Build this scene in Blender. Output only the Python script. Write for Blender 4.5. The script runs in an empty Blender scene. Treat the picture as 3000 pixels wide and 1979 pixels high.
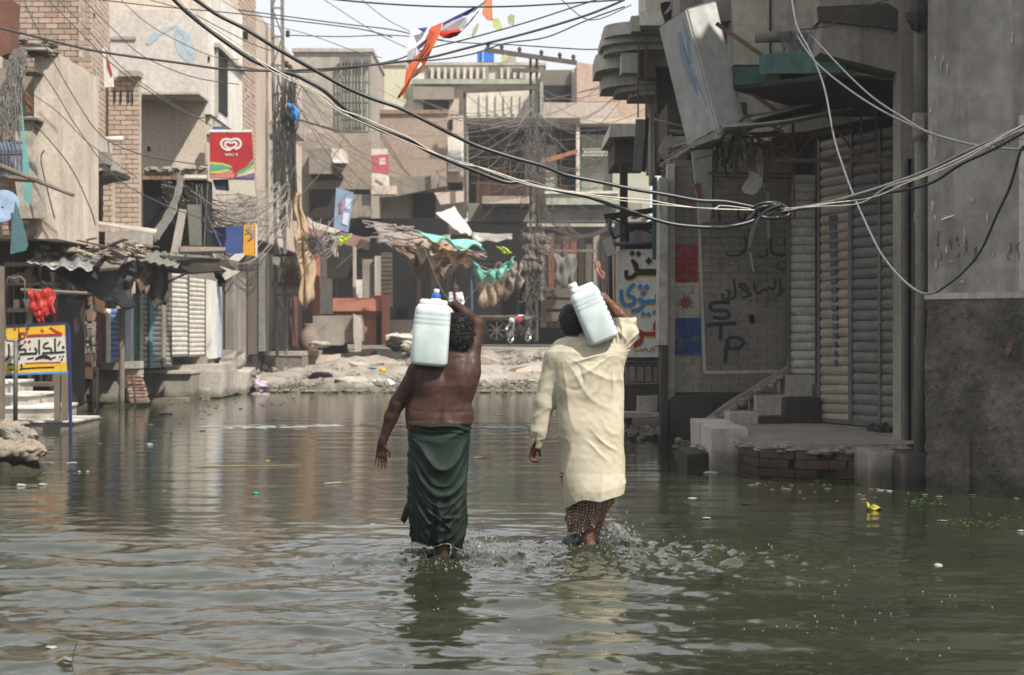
import bpy, math, random
import numpy as np
from mathutils import Vector, Matrix, Euler
random.seed(7); np.random.seed(7)
SC = bpy.context.scene
C = SC.collection
# ---------------------------------------------------------------- camera, sky, sun
F, H, YH = 5400.0, 1.45, 975.0          # focal length in photo pixels, eye height, horizon row
cd = bpy.data.cameras.new('camera'); cam = bpy.data.objects.new('camera', cd); C.objects.link(cam)
cam.location = (0, 0, H); cam.rotation_euler = (math.radians(90), 0, 0)
cd.sensor_width = 36; cd.lens = F/3000*36; cd.shift_y = -(989.5-YH)/3000
cd.clip_start = .1; cd.clip_end = 2000
cd.dof.use_dof = True; cd.dof.focus_distance = 12.0; cd.dof.aperture_fstop = 5.0
SC.camera = cam
w = bpy.data.worlds.new('World'); SC.world = w; w.use_nodes = True
wn = w.node_tree; bg = wn.nodes['Background']
SUN_DIR = Vector((.45, -.47, .78)).normalized()     # towards the sun: high, behind the camera's right shoulder
el = math.asin(SUN_DIR.z); az = math.atan2(SUN_DIR.x, SUN_DIR.y)
sk = wn.nodes.new('ShaderNodeTexSky'); sk.sky_type = 'NISHITA'; sk.sun_disc = False
sk.sun_elevation = el; sk.sun_rotation = az; sk.air_density = 1.0; sk.dust_density = 1.5; sk.ozone_density = 1.0
hs = wn.nodes.new('ShaderNodeHueSaturation'); hs.inputs['Saturation'].default_value = .38
wn.links.new(sk.outputs[0], hs.inputs['Color'])
hz = wn.nodes.new('ShaderNodeMix'); hz.data_type = 'RGBA'; hz.inputs[0].default_value = .72      # bright even haze over the whole sky
hz.inputs[7].default_value = (9.5, 9.75, 10.1, 1); wn.links.new(hs.outputs[0], hz.inputs[6]); wn.links.new(hz.outputs[2], bg.inputs[0])
bg.inputs[1].default_value = .085
sd = bpy.data.lights.new('sun', 'SUN'); sd.energy = 5.0; sd.angle = math.radians(.9); sd.color = (1, .94, .86)
so = bpy.data.objects.new('sun', sd); C.objects.link(so); so.location = (10, -10, 40)
so.rotation_euler = (-SUN_DIR).to_track_quat('-Z', 'Y').to_euler()
SC.view_settings.view_transform = 'Standard'; SC.view_settings.look = 'None'
SC.view_settings.exposure = 0.45; SC.view_settings.gamma = 1; SC.view_settings.use_curve_mapping = False
SC.cycles.max_bounces = 6; SC.cycles.diffuse_bounces = 3; SC.cycles.glossy_bounces = 3
SC.cycles.transmission_bounces = 6; SC.cycles.transparent_max_bounces = 6; SC.cycles.caustics_reflective = False; SC.cycles.caustics_refractive = False

# ---------------------------------------------------------------- helpers
def P(px, py, D):
    return Vector(((px-1500)*D/F, D, H-(py-YH)*D/F))
def tag(o, label=None, cat=None, group=None, kind=None):
    if label: o['label'] = label
    if cat: o['category'] = cat
    if group: o['group'] = group
    if kind: o['kind'] = kind
    return o
def thing(name, label, cat, loc=(0, 0, 0), group=None):
    o = bpy.data.objects.new(name, None); C.objects.link(o); o.location = loc
    o.empty_display_size = .1
    return tag(o, label, cat, group)
def off(p):
    v = Vector((0, 0, 0))
    while p: v = v + p.location; p = p.parent
    return v
class MB:
    def __init__(s): s.v = []; s.f = []
    def add(s, vs, fs):
        b = len(s.v); s.v += [tuple(v) for v in vs]; s.f += [tuple(i+b for i in f) for f in fs]; return s
    def hexa(s, a):       # 8 corners: bottom 0-3 ccw, top 4-7
        return s.add(a, [(0, 3, 2, 1), (4, 5, 6, 7), (0, 1, 5, 4), (1, 2, 6, 5), (2, 3, 7, 6), (3, 0, 4, 7)])
    def box(s, x0, x1, y0, y1, z0, z1, jit=0):
        a = [Vector(p) for p in ((x0, y0, z0), (x1, y0, z0), (x1, y1, z0), (x0, y1, z0), (x0, y0, z1), (x1, y0, z1), (x1, y1, z1), (x0, y1, z1))]
        if jit: a = [p+Vector([random.uniform(-jit, jit) for _ in range(3)]) for p in a]
        return s.hexa(a)
    def rect(s, x0, y0, x1, y1, D, th, jit=0):   # front face at depth D spanning two photo corners, th metres thick
        a, b = P(x0, y1, D), P(x1, y0, D)
        return s.box(a.x, b.x, D, D+th, a.z, b.z, jit)
    def obox(s, c, sx, sy, sz, R=None):
        R = R or Matrix.Identity(3); c = Vector(c)
        a = [c + R @ Vector((i*sx/2, j*sy/2, k*sz/2)) for k in (-1, 1) for i, j in ((-1, -1), (1, -1), (1, 1), (-1, 1))]
        return s.hexa(a)
    def bar(s, a, b, wx, wy=None):
        a, b = Vector(a), Vector(b); d = b-a; wy = wy or wx
        R = d.to_track_quat('Z', 'Y').to_matrix()
        return s.obox((a+b)/2, wx, wy, d.length, R)
    def prism(s, pts, ext):
        n = len(pts); pts = [Vector(p) for p in pts]; ext = Vector(ext)
        return s.add(pts+[p+ext for p in pts], [tuple(range(n))[::-1], tuple(range(n, 2*n))]+[(i, (i+1) % n, n+(i+1) % n, n+i) for i in range(n)])
    def poly(s, pp, D, th):
        return s.prism([P(x, y, D) for x, y in pp], (0, th, 0))
    def quad(s, a, b, c, d, th=.02):
        a, b, c, d = map(Vector, (a, b, c, d)); n = (c-a).cross(d-b).normalized()*th
        return s.prism([a, b, c, d], n)
    def tube(s, pts, r, n=6, cap=True):
        pts = [Vector(p) for p in pts]; m = len(pts); vs = []
        rr = r if isinstance(r, (list, tuple)) else [r]*m
        up = Vector((0, 0, 1)); d0 = (pts[1]-pts[0]).normalized()
        if abs(d0.z) > .95: up = Vector((0, 1, 0))
        for i, p in enumerate(pts):
            d = (pts[min(i+1, m-1)]-pts[max(i-1, 0)]).normalized()
            u = d.cross(up)
            if u.length < 1e-4: u = d.cross(Vector((1, 0, 0)))
            u.normalize(); v = u.cross(d).normalized()
            vs += [p+(u*math.cos(2*math.pi*k/n)+v*math.sin(2*math.pi*k/n))*rr[i] for k in range(n)]
        fs = [(i*n+k, i*n+(k+1) % n, (i+1)*n+(k+1) % n, (i+1)*n+k) for i in range(m-1) for k in range(n)]
        if cap: fs += [tuple(range(n))[::-1], tuple(range((m-1)*n, m*n))]
        return s.add(vs, fs)
    def lathe(s, prof, c=(0, 0, 0), n=16, R=None, cap=True):
        c = Vector(c); R = R or Matrix.Identity(3); vs = []
        for r, z in prof: vs += [c+R @ Vector((r*math.cos(2*math.pi*k/n), r*math.sin(2*math.pi*k/n), z)) for k in range(n)]
        m = len(prof)
        fs = [(i*n+k, i*n+(k+1) % n, (i+1)*n+(k+1) % n, (i+1)*n+k) for i in range(m-1) for k in range(n)]
        if cap: fs += [tuple(range(n))[::-1], tuple(range((m-1)*n, m*n))]
        return s.add(vs, fs)
    def blob(s, c, rx, ry, rz, n=7, jit=.18, rings=5):
        c = Vector(c); vs = []; fs = []
        for i in range(rings):
            t = math.pi*(i+.5)/rings
            for k in range(n):
                a = 2*math.pi*k/n; q = 1+random.uniform(-jit, jit)
                vs.append(c+Vector((rx*math.sin(t)*math.cos(a)*q, ry*math.sin(t)*math.sin(a)*q, rz*math.cos(t)*q)))
        fs = [(i*n+k, (i+1)*n+k, (i+1)*n+(k+1) % n, i*n+(k+1) % n) for i in range(rings-1) for k in range(n)]
        fs += [tuple(range(n)), tuple(range((rings-1)*n, rings*n))[::-1]]
        return s.add(vs, fs)
    def sheet(s, fn, nu, nv, th=.004):
        """a cloth or tin sheet with real thickness: fn(u,v) -> point"""
        A = [[Vector(fn(i/nu, j/nv)) for i in range(nu+1)] for j in range(nv+1)]
        b = []; t = []
        for j in range(nv+1):
            for i in range(nu+1):
                du = A[j][min(i+1, nu)]-A[j][max(i-1, 0)]; dv = A[min(j+1, nv)][i]-A[max(j-1, 0)][i]
                n = du.cross(dv); n = n.normalized() if n.length > 1e-9 else Vector((0, 0, 1))
                t.append(A[j][i]+n*th/2); b.append(A[j][i]-n*th/2)
        N = (nu+1)*(nv+1); W = nu+1; fs = []
        for j in range(nv):
            for i in range(nu):
                q = (j*W+i, j*W+i+1, (j+1)*W+i+1, (j+1)*W+i); fs.append(q); fs.append(tuple(N+k for k in q[::-1]))
        e = [i for i in range(nu)]
        for i in range(nu):
            fs.append((i+1, i, N+i, N+i+1)); k = nv*W+i; fs.append((k, k+1, N+k+1, N+k))
        for j in range(nv):
            k = j*W; fs.append((k, k+W, N+k+W, N+k)); k = j*W+nu; fs.append((k+W, k, N+k, N+k+W))
        return s.add(t+b, fs)
    def build(s, name, mat, parent=None, smooth=False, label=None, cat=None, group=None, kind=None):
        if parent is not None: o0 = off(parent)
        else:
            xs, ys, zs = zip(*s.v); o0 = Vector(((min(xs)+max(xs))/2, (min(ys)+max(ys))/2, min(zs)))
        me = bpy.data.meshes.new(name)
        me.from_pydata([(v[0]-o0.x, v[1]-o0.y, v[2]-o0.z) for v in s.v], [], s.f)
        me.update()
        if smooth: me.polygons.foreach_set('use_smooth', [True]*len(me.polygons))
        if mat: me.materials.append(mat)
        o = bpy.data.objects.new(name, me); C.objects.link(o)
        if parent is not None: o.parent = parent
        else: o.location = o0
        return tag(o, label, cat, group, kind)
def shared(name, mesh, parent, loc, R=None, scale=(1, 1, 1)):
    o = bpy.data.objects.new(name, mesh); C.objects.link(o); o.parent = parent
    o.location = Vector(loc)-off(parent)
    if R: o.rotation_euler = R.to_euler()
    o.scale = scale
    return o
def npmesh(name, V, Fq, mat, loc=(0, 0, 0), parent=None, smooth=True):
    me = bpy.data.meshes.new(name); Fq = np.asarray(Fq, dtype=np.int32); k = Fq.shape[1]
    me.vertices.add(len(V)); me.vertices.foreach_set('co', (np.asarray(V)-np.array(loc)).astype(np.float32).ravel())
    me.loops.add(Fq.size); me.loops.foreach_set('vertex_index', Fq.ravel())
    me.polygons.add(len(Fq)); me.polygons.foreach_set('loop_start', np.arange(0, Fq.size, k, dtype=np.int32))
    me.polygons.foreach_set('loop_total', np.full(len(Fq), k, dtype=np.int32))
    me.update(calc_edges=True); me.validate()
    if smooth: me.polygons.foreach_set('use_smooth', np.ones(len(Fq), dtype=bool))
    me.materials.append(mat)
    o = bpy.data.objects.new(name, me); C.objects.link(o); o.location = loc
    if parent is not None: o.parent = parent; o.location = (0, 0, 0)
    return o
_T = {}
def hx(s):
    c = [int(s[i:i+2], 16)/255 for i in (0, 2, 4)]
    return tuple(x/12.92 if x < .04045 else ((x+.055)/1.055)**2.4 for x in c)+(1,)
def mat(name, c1, c2=None, c3=None, sc=1.5, rough=.85, bump=.3, bs=40, metal=0, rnd=0, streak=0, spec=.3, sub=0, trans=0, obj=False, bricks=None, bd=.01, zones=(), flat=False):
    """procedural surface: two tones broken up by noise, a third tone in vertical stains, fine relief"""
    if name in _T: return _T[name]
    m = bpy.data.materials.new(name); m.use_nodes = True; nt = m.node_tree; N = nt.nodes; L = nt.links
    b = N['Principled BSDF']; b.inputs['Roughness'].default_value = rough; b.inputs['Metallic'].default_value = metal
    b.inputs['Specular IOR Level'].default_value = spec
    c2 = c2 or c1; c3 = c3 or c2
    if obj: co = N.new('ShaderNodeTexCoord').outputs['Object']
    else: co = N.new('ShaderNodeNewGeometry').outputs['Position']
    def noise(scale, det, vec=None, rg=.6):
        n = N.new('ShaderNodeTexNoise'); n.inputs['Scale'].default_value = scale; n.inputs['Detail'].default_value = det
        n.inputs['Roughness'].default_value = rg; L.new(vec or co, n.inputs['Vector']); return n.outputs['Fac']
    def ramp(x, a, c):
        r = N.new('ShaderNodeMapRange'); r.inputs[1].default_value = a; r.inputs[2].default_value = c; L.new(x, r.inputs[0]); return r.outputs[0]
    def mix(f, a, c, t='MIX'):
        x = N.new('ShaderNodeMix'); x.data_type = 'RGBA'; x.blend_type = t
        if isinstance(f, float): x.inputs[0].default_value = f
        else: L.new(f, x.inputs[0])
        for s, q in ((6, a), (7, c)):
            if isinstance(q, tuple): x.inputs[s].default_value = q
            else: L.new(q, x.inputs[s])
        return x.outputs[2]
    def ds(c):
        c = hx(c); g = .3*c[0]+.6*c[1]+.1*c[2]; return c if flat else tuple(v*.76+g*.24 for v in c[:3])+(1,)
    h1, h2, h3 = ds(c1), ds(c2), ds(c3)
    if bricks:
        vm = N.new('ShaderNodeCombineXYZ'); sx = N.new('ShaderNodeSeparateXYZ'); L.new(co, sx.inputs[0])
        ad = N.new('ShaderNodeMath'); ad.operation = 'ADD'; L.new(sx.outputs[0], ad.inputs[0]); L.new(sx.outputs[1], ad.inputs[1])
        L.new(ad.outputs[0], vm.inputs[0]); L.new(sx.outputs[2], vm.inputs[1])
        bt = N.new('ShaderNodeTexBrick'); L.new(vm.outputs[0], bt.inputs['Vector']); bt.inputs['Scale'].default_value = 1
        bt.inputs['Brick Width'].default_value = bricks[0]; bt.inputs['Row Height'].default_value = bricks[1]; bt.inputs['Mortar Size'].default_value = .012
        bt.inputs['Color1'].default_value = h1; bt.inputs['Color2'].default_value = h2; bt.inputs['Mortar'].default_value = h3
        col = mix(ramp(noise(sc, 5), .35, .65), bt.outputs['Color'], h2)
    else: col = mix(ramp(noise(sc, 6), .36, .64), h1, h2)
    mp = N.new('ShaderNodeMapping'); mp.inputs['Scale'].default_value = (1, 1, .09); L.new(co, mp.inputs[0])
    if streak:
        f = ramp(noise(3.2, 6, mp.outputs[0], .75), .48, .72); q = N.new('ShaderNodeMath'); q.operation = 'MULTIPLY'; q.inputs[1].default_value = streak
        L.new(f, q.inputs[0]); col = mix(q.outputs[0], col, h3)
    else:
        f = ramp(noise(sc*4, 7), .55, .72); q = N.new('ShaderNodeMath'); q.operation = 'MULTIPLY'; q.inputs[1].default_value = .6
        L.new(f, q.inputs[0]); col = mix(q.outputs[0], col, h3)
    fine = N.new('ShaderNodeMapRange'); fine.inputs[1].default_value = .3; fine.inputs[2].default_value = .7; fine.inputs[3].default_value = .82; fine.inputs[4].default_value = 1.14
    L.new(noise(bs*.6, 4), fine.inputs[0]); col = mix(1.0, col, fine.outputs[0], 'MULTIPLY')
    for x0, x1, z0, z1, hc in zones:                      # paint brushed over the masonry, ragged at its edge
        sp = N.new('ShaderNodeSeparateXYZ'); wq = N.new('ShaderNodeMix'); wq.data_type = 'RGBA'; wq.blend_type = 'ADD'; wq.inputs[0].default_value = .035
        nn = N.new('ShaderNodeTexNoise'); nn.inputs['Scale'].default_value = 14; L.new(co, nn.inputs['Vector']); L.new(co, wq.inputs[6]); L.new(nn.outputs['Color'], wq.inputs[7]); L.new(wq.outputs[2], sp.inputs[0]); acc = None
        for o_, v_, op in ((0, x0, 'GREATER_THAN'), (0, x1, 'LESS_THAN'), (2, z0, 'GREATER_THAN'), (2, z1, 'LESS_THAN')):
            t = N.new('ShaderNodeMath'); t.operation = op; L.new(sp.outputs[o_], t.inputs[0]); t.inputs[1].default_value = v_+.017
            if acc is None: acc = t.outputs[0]
            else: q = N.new('ShaderNodeMath'); q.operation = 'MULTIPLY'; L.new(acc, q.inputs[0]); L.new(t.outputs[0], q.inputs[1]); acc = q.outputs[0]
        wear = ramp(noise(7, 6, None, .7), .72, .5); q = N.new('ShaderNodeMath'); q.operation = 'MULTIPLY'; L.new(acc, q.inputs[0]); L.new(wear, q.inputs[1]); col = mix(q.outputs[0], col, hx(hc))
    if not obj and not flat:                               # damp dark tide band where anything stands in the flood
        sp = N.new('ShaderNodeSeparateXYZ'); L.new(co, sp.inputs[0]); tn = N.new('ShaderNodeMath'); tn.operation = 'MULTIPLY_ADD'; L.new(noise(2.2, 5), tn.inputs[0]); tn.inputs[1].default_value = -.5; L.new(sp.outputs[2], tn.inputs[2])
        col = mix(1.0, col, mix(ramp(tn.outputs[0], -.16, -.02), (.42, .42, .36, 1), (1, 1, 1, 1)), 'MULTIPLY')
    if rnd:
        oi = N.new('ShaderNodeObjectInfo'); r = N.new('ShaderNodeMapRange'); r.inputs[3].default_value = 1-rnd; r.inputs[4].default_value = 1+rnd
        L.new(oi.outputs['Random'], r.inputs[0]); col = mix(1.0, col, r.outputs[0], 'MULTIPLY')
    L.new(col, b.inputs['Base Color'])
    if bump:
        bp = N.new('ShaderNodeBump'); bp.inputs['Strength'].default_value = bump; bp.inputs['Distance'].default_value = bd
        L.new(noise(bs, 6, None, .65), bp.inputs['Height']); L.new(bp.outputs[0], b.inputs['Normal'])
    if sub: b.inputs['Subsurface Weight'].default_value = sub; b.inputs['Subsurface Radius'].default_value = (.02, .01, .006); b.inputs['Subsurface Scale'].default_value = 1
    if trans: b.inputs['Transmission Weight'].default_value = trans
    _T[name] = m; return m
# palette
conc = mat('grey_concrete', '958c7d', '7a7165', '524a41', sc=.8, streak=.7, bs=30)
concl = mat('pale_concrete', 'b6ad9f', '9a9184', '6a6257', sc=.8, streak=.6, bs=30)
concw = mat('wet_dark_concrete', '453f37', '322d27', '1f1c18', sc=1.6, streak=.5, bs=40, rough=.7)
plas = mat('beige_plaster', 'c6b7a4', 'b5a590', '8b7c6a', sc=.5, streak=.6, bs=25)
plasw = mat('cream_plaster', 'cfc6b6', 'b9ae9b', '8d8270', sc=.5, streak=.55, bs=20)
plasp = mat('pink_beige_plaster', 'c4b09e', 'b39f8c', '907c6a', sc=.4, streak=.5, bs=20)
plasg = mat('green_stained_plaster', 'a9ab93', '8f9684', '6c7265', sc=.6, streak=.7, bs=20)
whitep = mat('white_paint', 'd8d4cb', 'c6c0b4', '9a9182', sc=1.2, streak=.5, bs=30, bump=.15)
brickm = mat('brown_brick', '9d7258', '8a6e58', 'a08c77', sc=3, rnd=.28, bs=60, bump=.4)
brickr = mat('red_brick', 'a05a40', '94674e', '9a8873', sc=2.5, rnd=.3, bs=60, bump=.4)
brickw = mat('wet_stained_brick', '5a3a30', '453229', '2e2823', sc=3, rnd=.3, bs=60, bump=.7, rough=.7)
brickd = mat('grimy_brick', '6b6255', '5b5246', '463f36', sc=3, rnd=.22, bs=60, bump=.5)
brickf = mat('far_brickwork', '94806c', '877461', '9c907f', sc=.8, bricks=(.23, .085), bs=12, bump=.2)
mortar = mat('mortar', '8a8072', '7a6f61', '5c5449', sc=3, bs=60)
mortard = mat('dark_mortar', '4c463d', '3f3a33', '2c2823', sc=3, bs=60)
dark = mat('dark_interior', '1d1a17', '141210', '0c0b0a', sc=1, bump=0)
darkw = mat('dark_weathered_wood', '3a322b', '2b2520', '1d1916', sc=2, streak=.6, bs=30)
wood = mat('weathered_wood', '7d6f5f', '6a5c4c', '4a4036', sc=3, streak=.6, bs=40)
woodr = mat('red_brown_wood', '7c4a35', '67402f', '47302a', sc=3, streak=.5, bs=40)
steel = mat('grey_painted_steel', '6d6c69', '5a5855', '4a3b2f', sc=3, streak=.4, bs=50, rough=.55, metal=.3, bump=.15)
rust = mat('rusty_iron', '6b4a38', '503a2e', '3a2a22', sc=6, bs=60, rough=.8)
tin = mat('weathered_tin', '9a958b', '7b756a', '5c4a3a', sc=2.5, streak=.5, bs=40, rough=.5, metal=.2)
slatg = mat('grey_shutter_slat', '8b857a', '7a746a', '5b5248', sc=5, rnd=.1, bs=60, rough=.5, spec=.4, bump=.2)
slatp = mat('pale_shutter_slat', 'c9c2b2', 'b3aa98', '80756a', sc=5, rnd=.07, bs=60, rough=.5, spec=.4, bump=.2)
slatb = mat('blue_shutter_slat', '5470a8', '4a649a', '6f7f9c', sc=5, rnd=.1, bs=60, rough=.5, bump=.1)
slatd = mat('dark_blue_grey_shutter_slat', '67645b', '54534f', '3f4144', sc=5, rnd=.16, bs=60, rough=.5, spec=.4, bump=.2)
slatt = mat('tan_shutter_slat', '998a77', '857762', '5d5245', sc=5, rnd=.09, bs=60, rough=.5, spec=.4, bump=.2)
dirt = mat('dirt', '9d9385', '877d70', '675e54', sc=.7, bs=9, bump=.8, bd=.05)
rub = mat('rubble', '9c9284', '82786b', '61584e', sc=4, rnd=.3, bs=30, bump=.6)
pipe = mat('grey_pipe', '77746d', '67635c', '454039', sc=4, streak=.5, bs=50, rough=.6, bump=.1)
cableb = mat('black_cable', '1d1d20', '2a2a2e', '3a3a3c', sc=20, rough=.38, spec=.5, bump=0)
cableg = mat('grey_cable', '6f6e70', '5f5e60', '4f4e50', sc=20, rough=.45, spec=.5, bump=0)
cablew = mat('white_wire', 'c9bfae', 'b8ae9c', '9a8f7d', sc=20, rough=.5, bump=0)
wiref = mat('thin_dark_wire', '3f3d3c', '4a4846', '55524e', sc=5, rough=.6, bump=0)
wireg = mat('dusty_grey_wire', '7b7670', '6a655f', '55504b', sc=5, rough=.7, bump=0)
teal = mat('teal_paint', '386a62', '2c524c', '3f423a', sc=5, streak=.6, bs=40)
paper = mat('old_paper', 'b5ac9c', '9c9282', '6d6353', sc=9, bump=.2)
def plain(n, c, c2=None, **k): return mat(n, c, c2 or c, flat=True, **k)
red = plain('red_paint', 'a82c2a', '97302e', sc=6, bs=60, bump=.1); blue = plain('blue_paint', '2b5aa0', '3460a0', sc=6, bs=60, bump=.1)
yel = plain('yellow_paint', 'd3ae2e', 'c79f2c', sc=6, bs=60, bump=.1); blk = plain('black_paint', '1c1a1f', '29262a', sc=6, bs=60, bump=.05)
grn = plain('green_paint', '4c9a6a', '5aa070', sc=6, bump=.05); skyb = plain('sky_blue_paint', '3f83bd', '4a86b8', sc=6, bs=60, bump=.1)
# ---------------------------------------------------------------- water
def wave_field(X, Y, rng):
    Z = np.zeros_like(X)
    d1 = np.hypot(X+.46, Y-11.75); d2 = np.hypot(X-.62, Y-12.5)
    calm = np.clip((Y-12.3)/3.0, 0, 1)
    amp = (1-calm)*1.15*np.interp(Y, [6, 10, 12.3], [1.0, .95, .8]) + calm*.18
    amp *= 1-.45*np.clip((X-.8)/1.6, 0, 1)
    fade = np.clip((42-Y)/14, .15, 1)
    px = Y*Y/7830/1.0                                    # one row of the mesh, metres
    for i in range(95):
        lam = .07*(1.3/.07)**(rng.random()**.75)
        th = math.pi/2 + rng.normal()*(.30 if lam > .25 else .6)
        k = 2*math.pi/lam; slope = .0145*(lam/.25)**.12 * (.6+.8*rng.random())
        ph = rng.random()*6.28
        warp = .35*lam*np.sin(X*1.3+i)*np.cos(Y*.7+i*2.1)
        lim = np.clip(lam/(4*px)-.3, 0, 1)
        Z += slope/k*np.sin(k*(X*math.cos(th)+Y*math.sin(th)+warp)+ph)*lim
    Z *= amp*fade
    for d, A in ((d1, 1.0), (d2, 1.0)):                  # rings walking out from the legs
        Z += A*.0022*np.sin(2*math.pi*d/.115+.4*np.sin(X*4)+.6*np.sin(Y*3))*np.exp(-d/.9)*np.clip(.35/px*.115-.2, 0, 1)
    # broken water in the wake between and behind the two men
    m = np.zeros_like(X)
    for cx, cy, sx, sy, a in ((-.46, 11.65, .55, .38, 1), (.64, 12.42, .6, .35, 1.1), (.15, 11.9, .8, .4, .6), (1.3, 11.95, .9, .5, .95), (1.7, 11.0, .8, .7, .35), (.5, 11.2, 1.2, .5, .5)):
        m += a*np.exp(-((X-cx)/sx)**2-((Y-cy)/sy)**2)
    m = np.minimum(m, 1.2); T = np.zeros_like(X)
    for i in range(70):
        lam = .035*(.28/.035)**rng.random(); th = rng.random()*6.28; k = 2*math.pi/lam
        T += .07/k*np.sin(k*(X*math.cos(th)+Y*math.sin(th)+.3*lam*np.sin(9*X+i)+.3*lam*np.cos(8*Y-i))+rng.random()*6.28)
    Z += m*(T+.45*np.abs(T))*.8
    return Z
def water_mat():
    m = bpy.data.materials.new('murky_water'); m.use_nodes = True; nt = m.node_tree; N = nt.nodes; L = nt.links
    b = N['Principled BSDF']; b.inputs['Roughness'].default_value = .035; b.inputs['IOR'].default_value = 1.6; b.inputs['Specular IOR Level'].default_value = .5
    g = N.new('ShaderNodeNewGeometry'); n = N.new('ShaderNodeTexNoise'); n.inputs['Scale'].default_value = .5; n.inputs['Detail'].default_value = 4
    L.new(g.outputs['Position'], n.inputs['Vector'])
    r = N.new('ShaderNodeValToRGB'); r.color_ramp.elements[0].position = .35; r.color_ramp.elements[1].position = .7
    r.color_ramp.elements[0].color = (.018, .021, .011, 1); r.color_ramp.elements[1].color = (.034, .038, .021, 1)
    L.new(n.outputs['Fac'], r.inputs[0]); L.new(r.outputs[0], b.inputs['Base Color'])
    mp = N.new('ShaderNodeMapping'); mp.inputs['Scale'].default_value = (1, 2.2, 1); L.new(g.outputs['Position'], mp.inputs[0])
    n2 = N.new('ShaderNodeTexNoise'); n2.inputs['Scale'].default_value = 13; n2.inputs['Detail'].default_value = 5; n2.inputs['Roughness'].default_value = .55; L.new(mp.outputs[0], n2.inputs['Vector'])
    bp = N.new('ShaderNodeBump'); bp.inputs['Strength'].default_value = .07; bp.inputs['Distance'].default_value = .02
    L.new(n2.outputs['Fac'], bp.inputs['Height']); L.new(bp.outputs[0], b.inputs['Normal'])
    return m
WM = water_mat()
def make_water():
    rng = np.random.default_rng(3)
    ys = []; py = 2600.0
    while py > 1131: ys.append(7830/(py-YH)); py -= 1.3 if py < 2000 else 4
    ys = np.array([-12, -4, 1.5, 3.0]+ys)
    t = np.concatenate([[-1.0]*0, np.linspace(-1, 1, 620)])
    X = np.outer(.335*np.maximum(ys, 6)+.4, t); Y = np.repeat(ys[:, None], len(t), 1)
    Xo = np.concatenate([np.full((len(ys), 1), -60), X, np.full((len(ys), 1), 60)], 1); Yo = np.repeat(ys[:, None], Xo.shape[1], 1)
    Z = wave_field(Xo, Yo, rng); Z[:, 0] = 0; Z[:, -1] = 0; Z[:4] = 0
    nr, nc = Xo.shape; idx = np.arange(nr*nc).reshape(nr, nc)
    q = np.stack([idx[:-1, :-1], idx[:-1, 1:], idx[1:, 1:], idx[1:, :-1]], -1).reshape(-1, 4)
    o = npmesh('water', np.stack([Xo, Yo, Z], -1).reshape(-1, 3), q, WM)
    tag(o, 'flood water covering the street, murky green with ripples', kind='structure')
make_water()
# dry dirt rising behind the flood, one sheet to the horizon
def ground_z(x, y):
    z = np.where(y < 44, -.35, np.interp(y, [44, 45.3, 52, 60, 66, 75, 400], [-.35, .02, .34, .70, .82, .88, .9]))
    return z
def make_ground():
    rng = np.random.default_rng(5)
    ys = np.concatenate([[-30, 0, 20, 36, 42, 43.5], np.arange(44, 58, .16), np.arange(58, 76, .4), [80, 100, 150, 300, 600]])
    xs = np.concatenate([[-300, -60, -14], np.arange(-9, 9, .16), [14, 60, 300]])
    X, Y = np.meshgrid(xs, ys); Z = ground_z(X, Y)
    T = np.zeros_like(X)
    for i in range(60):
        lam = .35*(6/.35)**rng.random(); th = rng.random()*6.28; k = 2*math.pi/lam
        T += .0042*lam**.7*np.sin(k*(X*math.cos(th)+Y*math.sin(th))+rng.random()*6.28)*3
    Z = Z+T*np.clip((Y-43.8)/1.5, 0, 1)*np.clip((70-Y)/10, 0, 1)*.8
    Z = Z + .12*np.exp(-((X+5.2)/1.2)**2-((Y-51)/2.5)**2) - .12*np.exp(-((X-.5)/2.2)**2-((Y-55)/3)**2)
    nr, nc = X.shape; idx = np.arange(nr*nc).reshape(nr, nc)
    q = np.stack([idx[:-1, :-1], idx[:-1, 1:], idx[1:, 1:], idx[1:, :-1]], -1).reshape(-1, 4)
    tag(npmesh('ground', np.stack([X, Y, Z], -1).reshape(-1, 3), q, dirt), 'dry brown dirt rising out of the flood', kind='structure')
make_ground()
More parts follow.
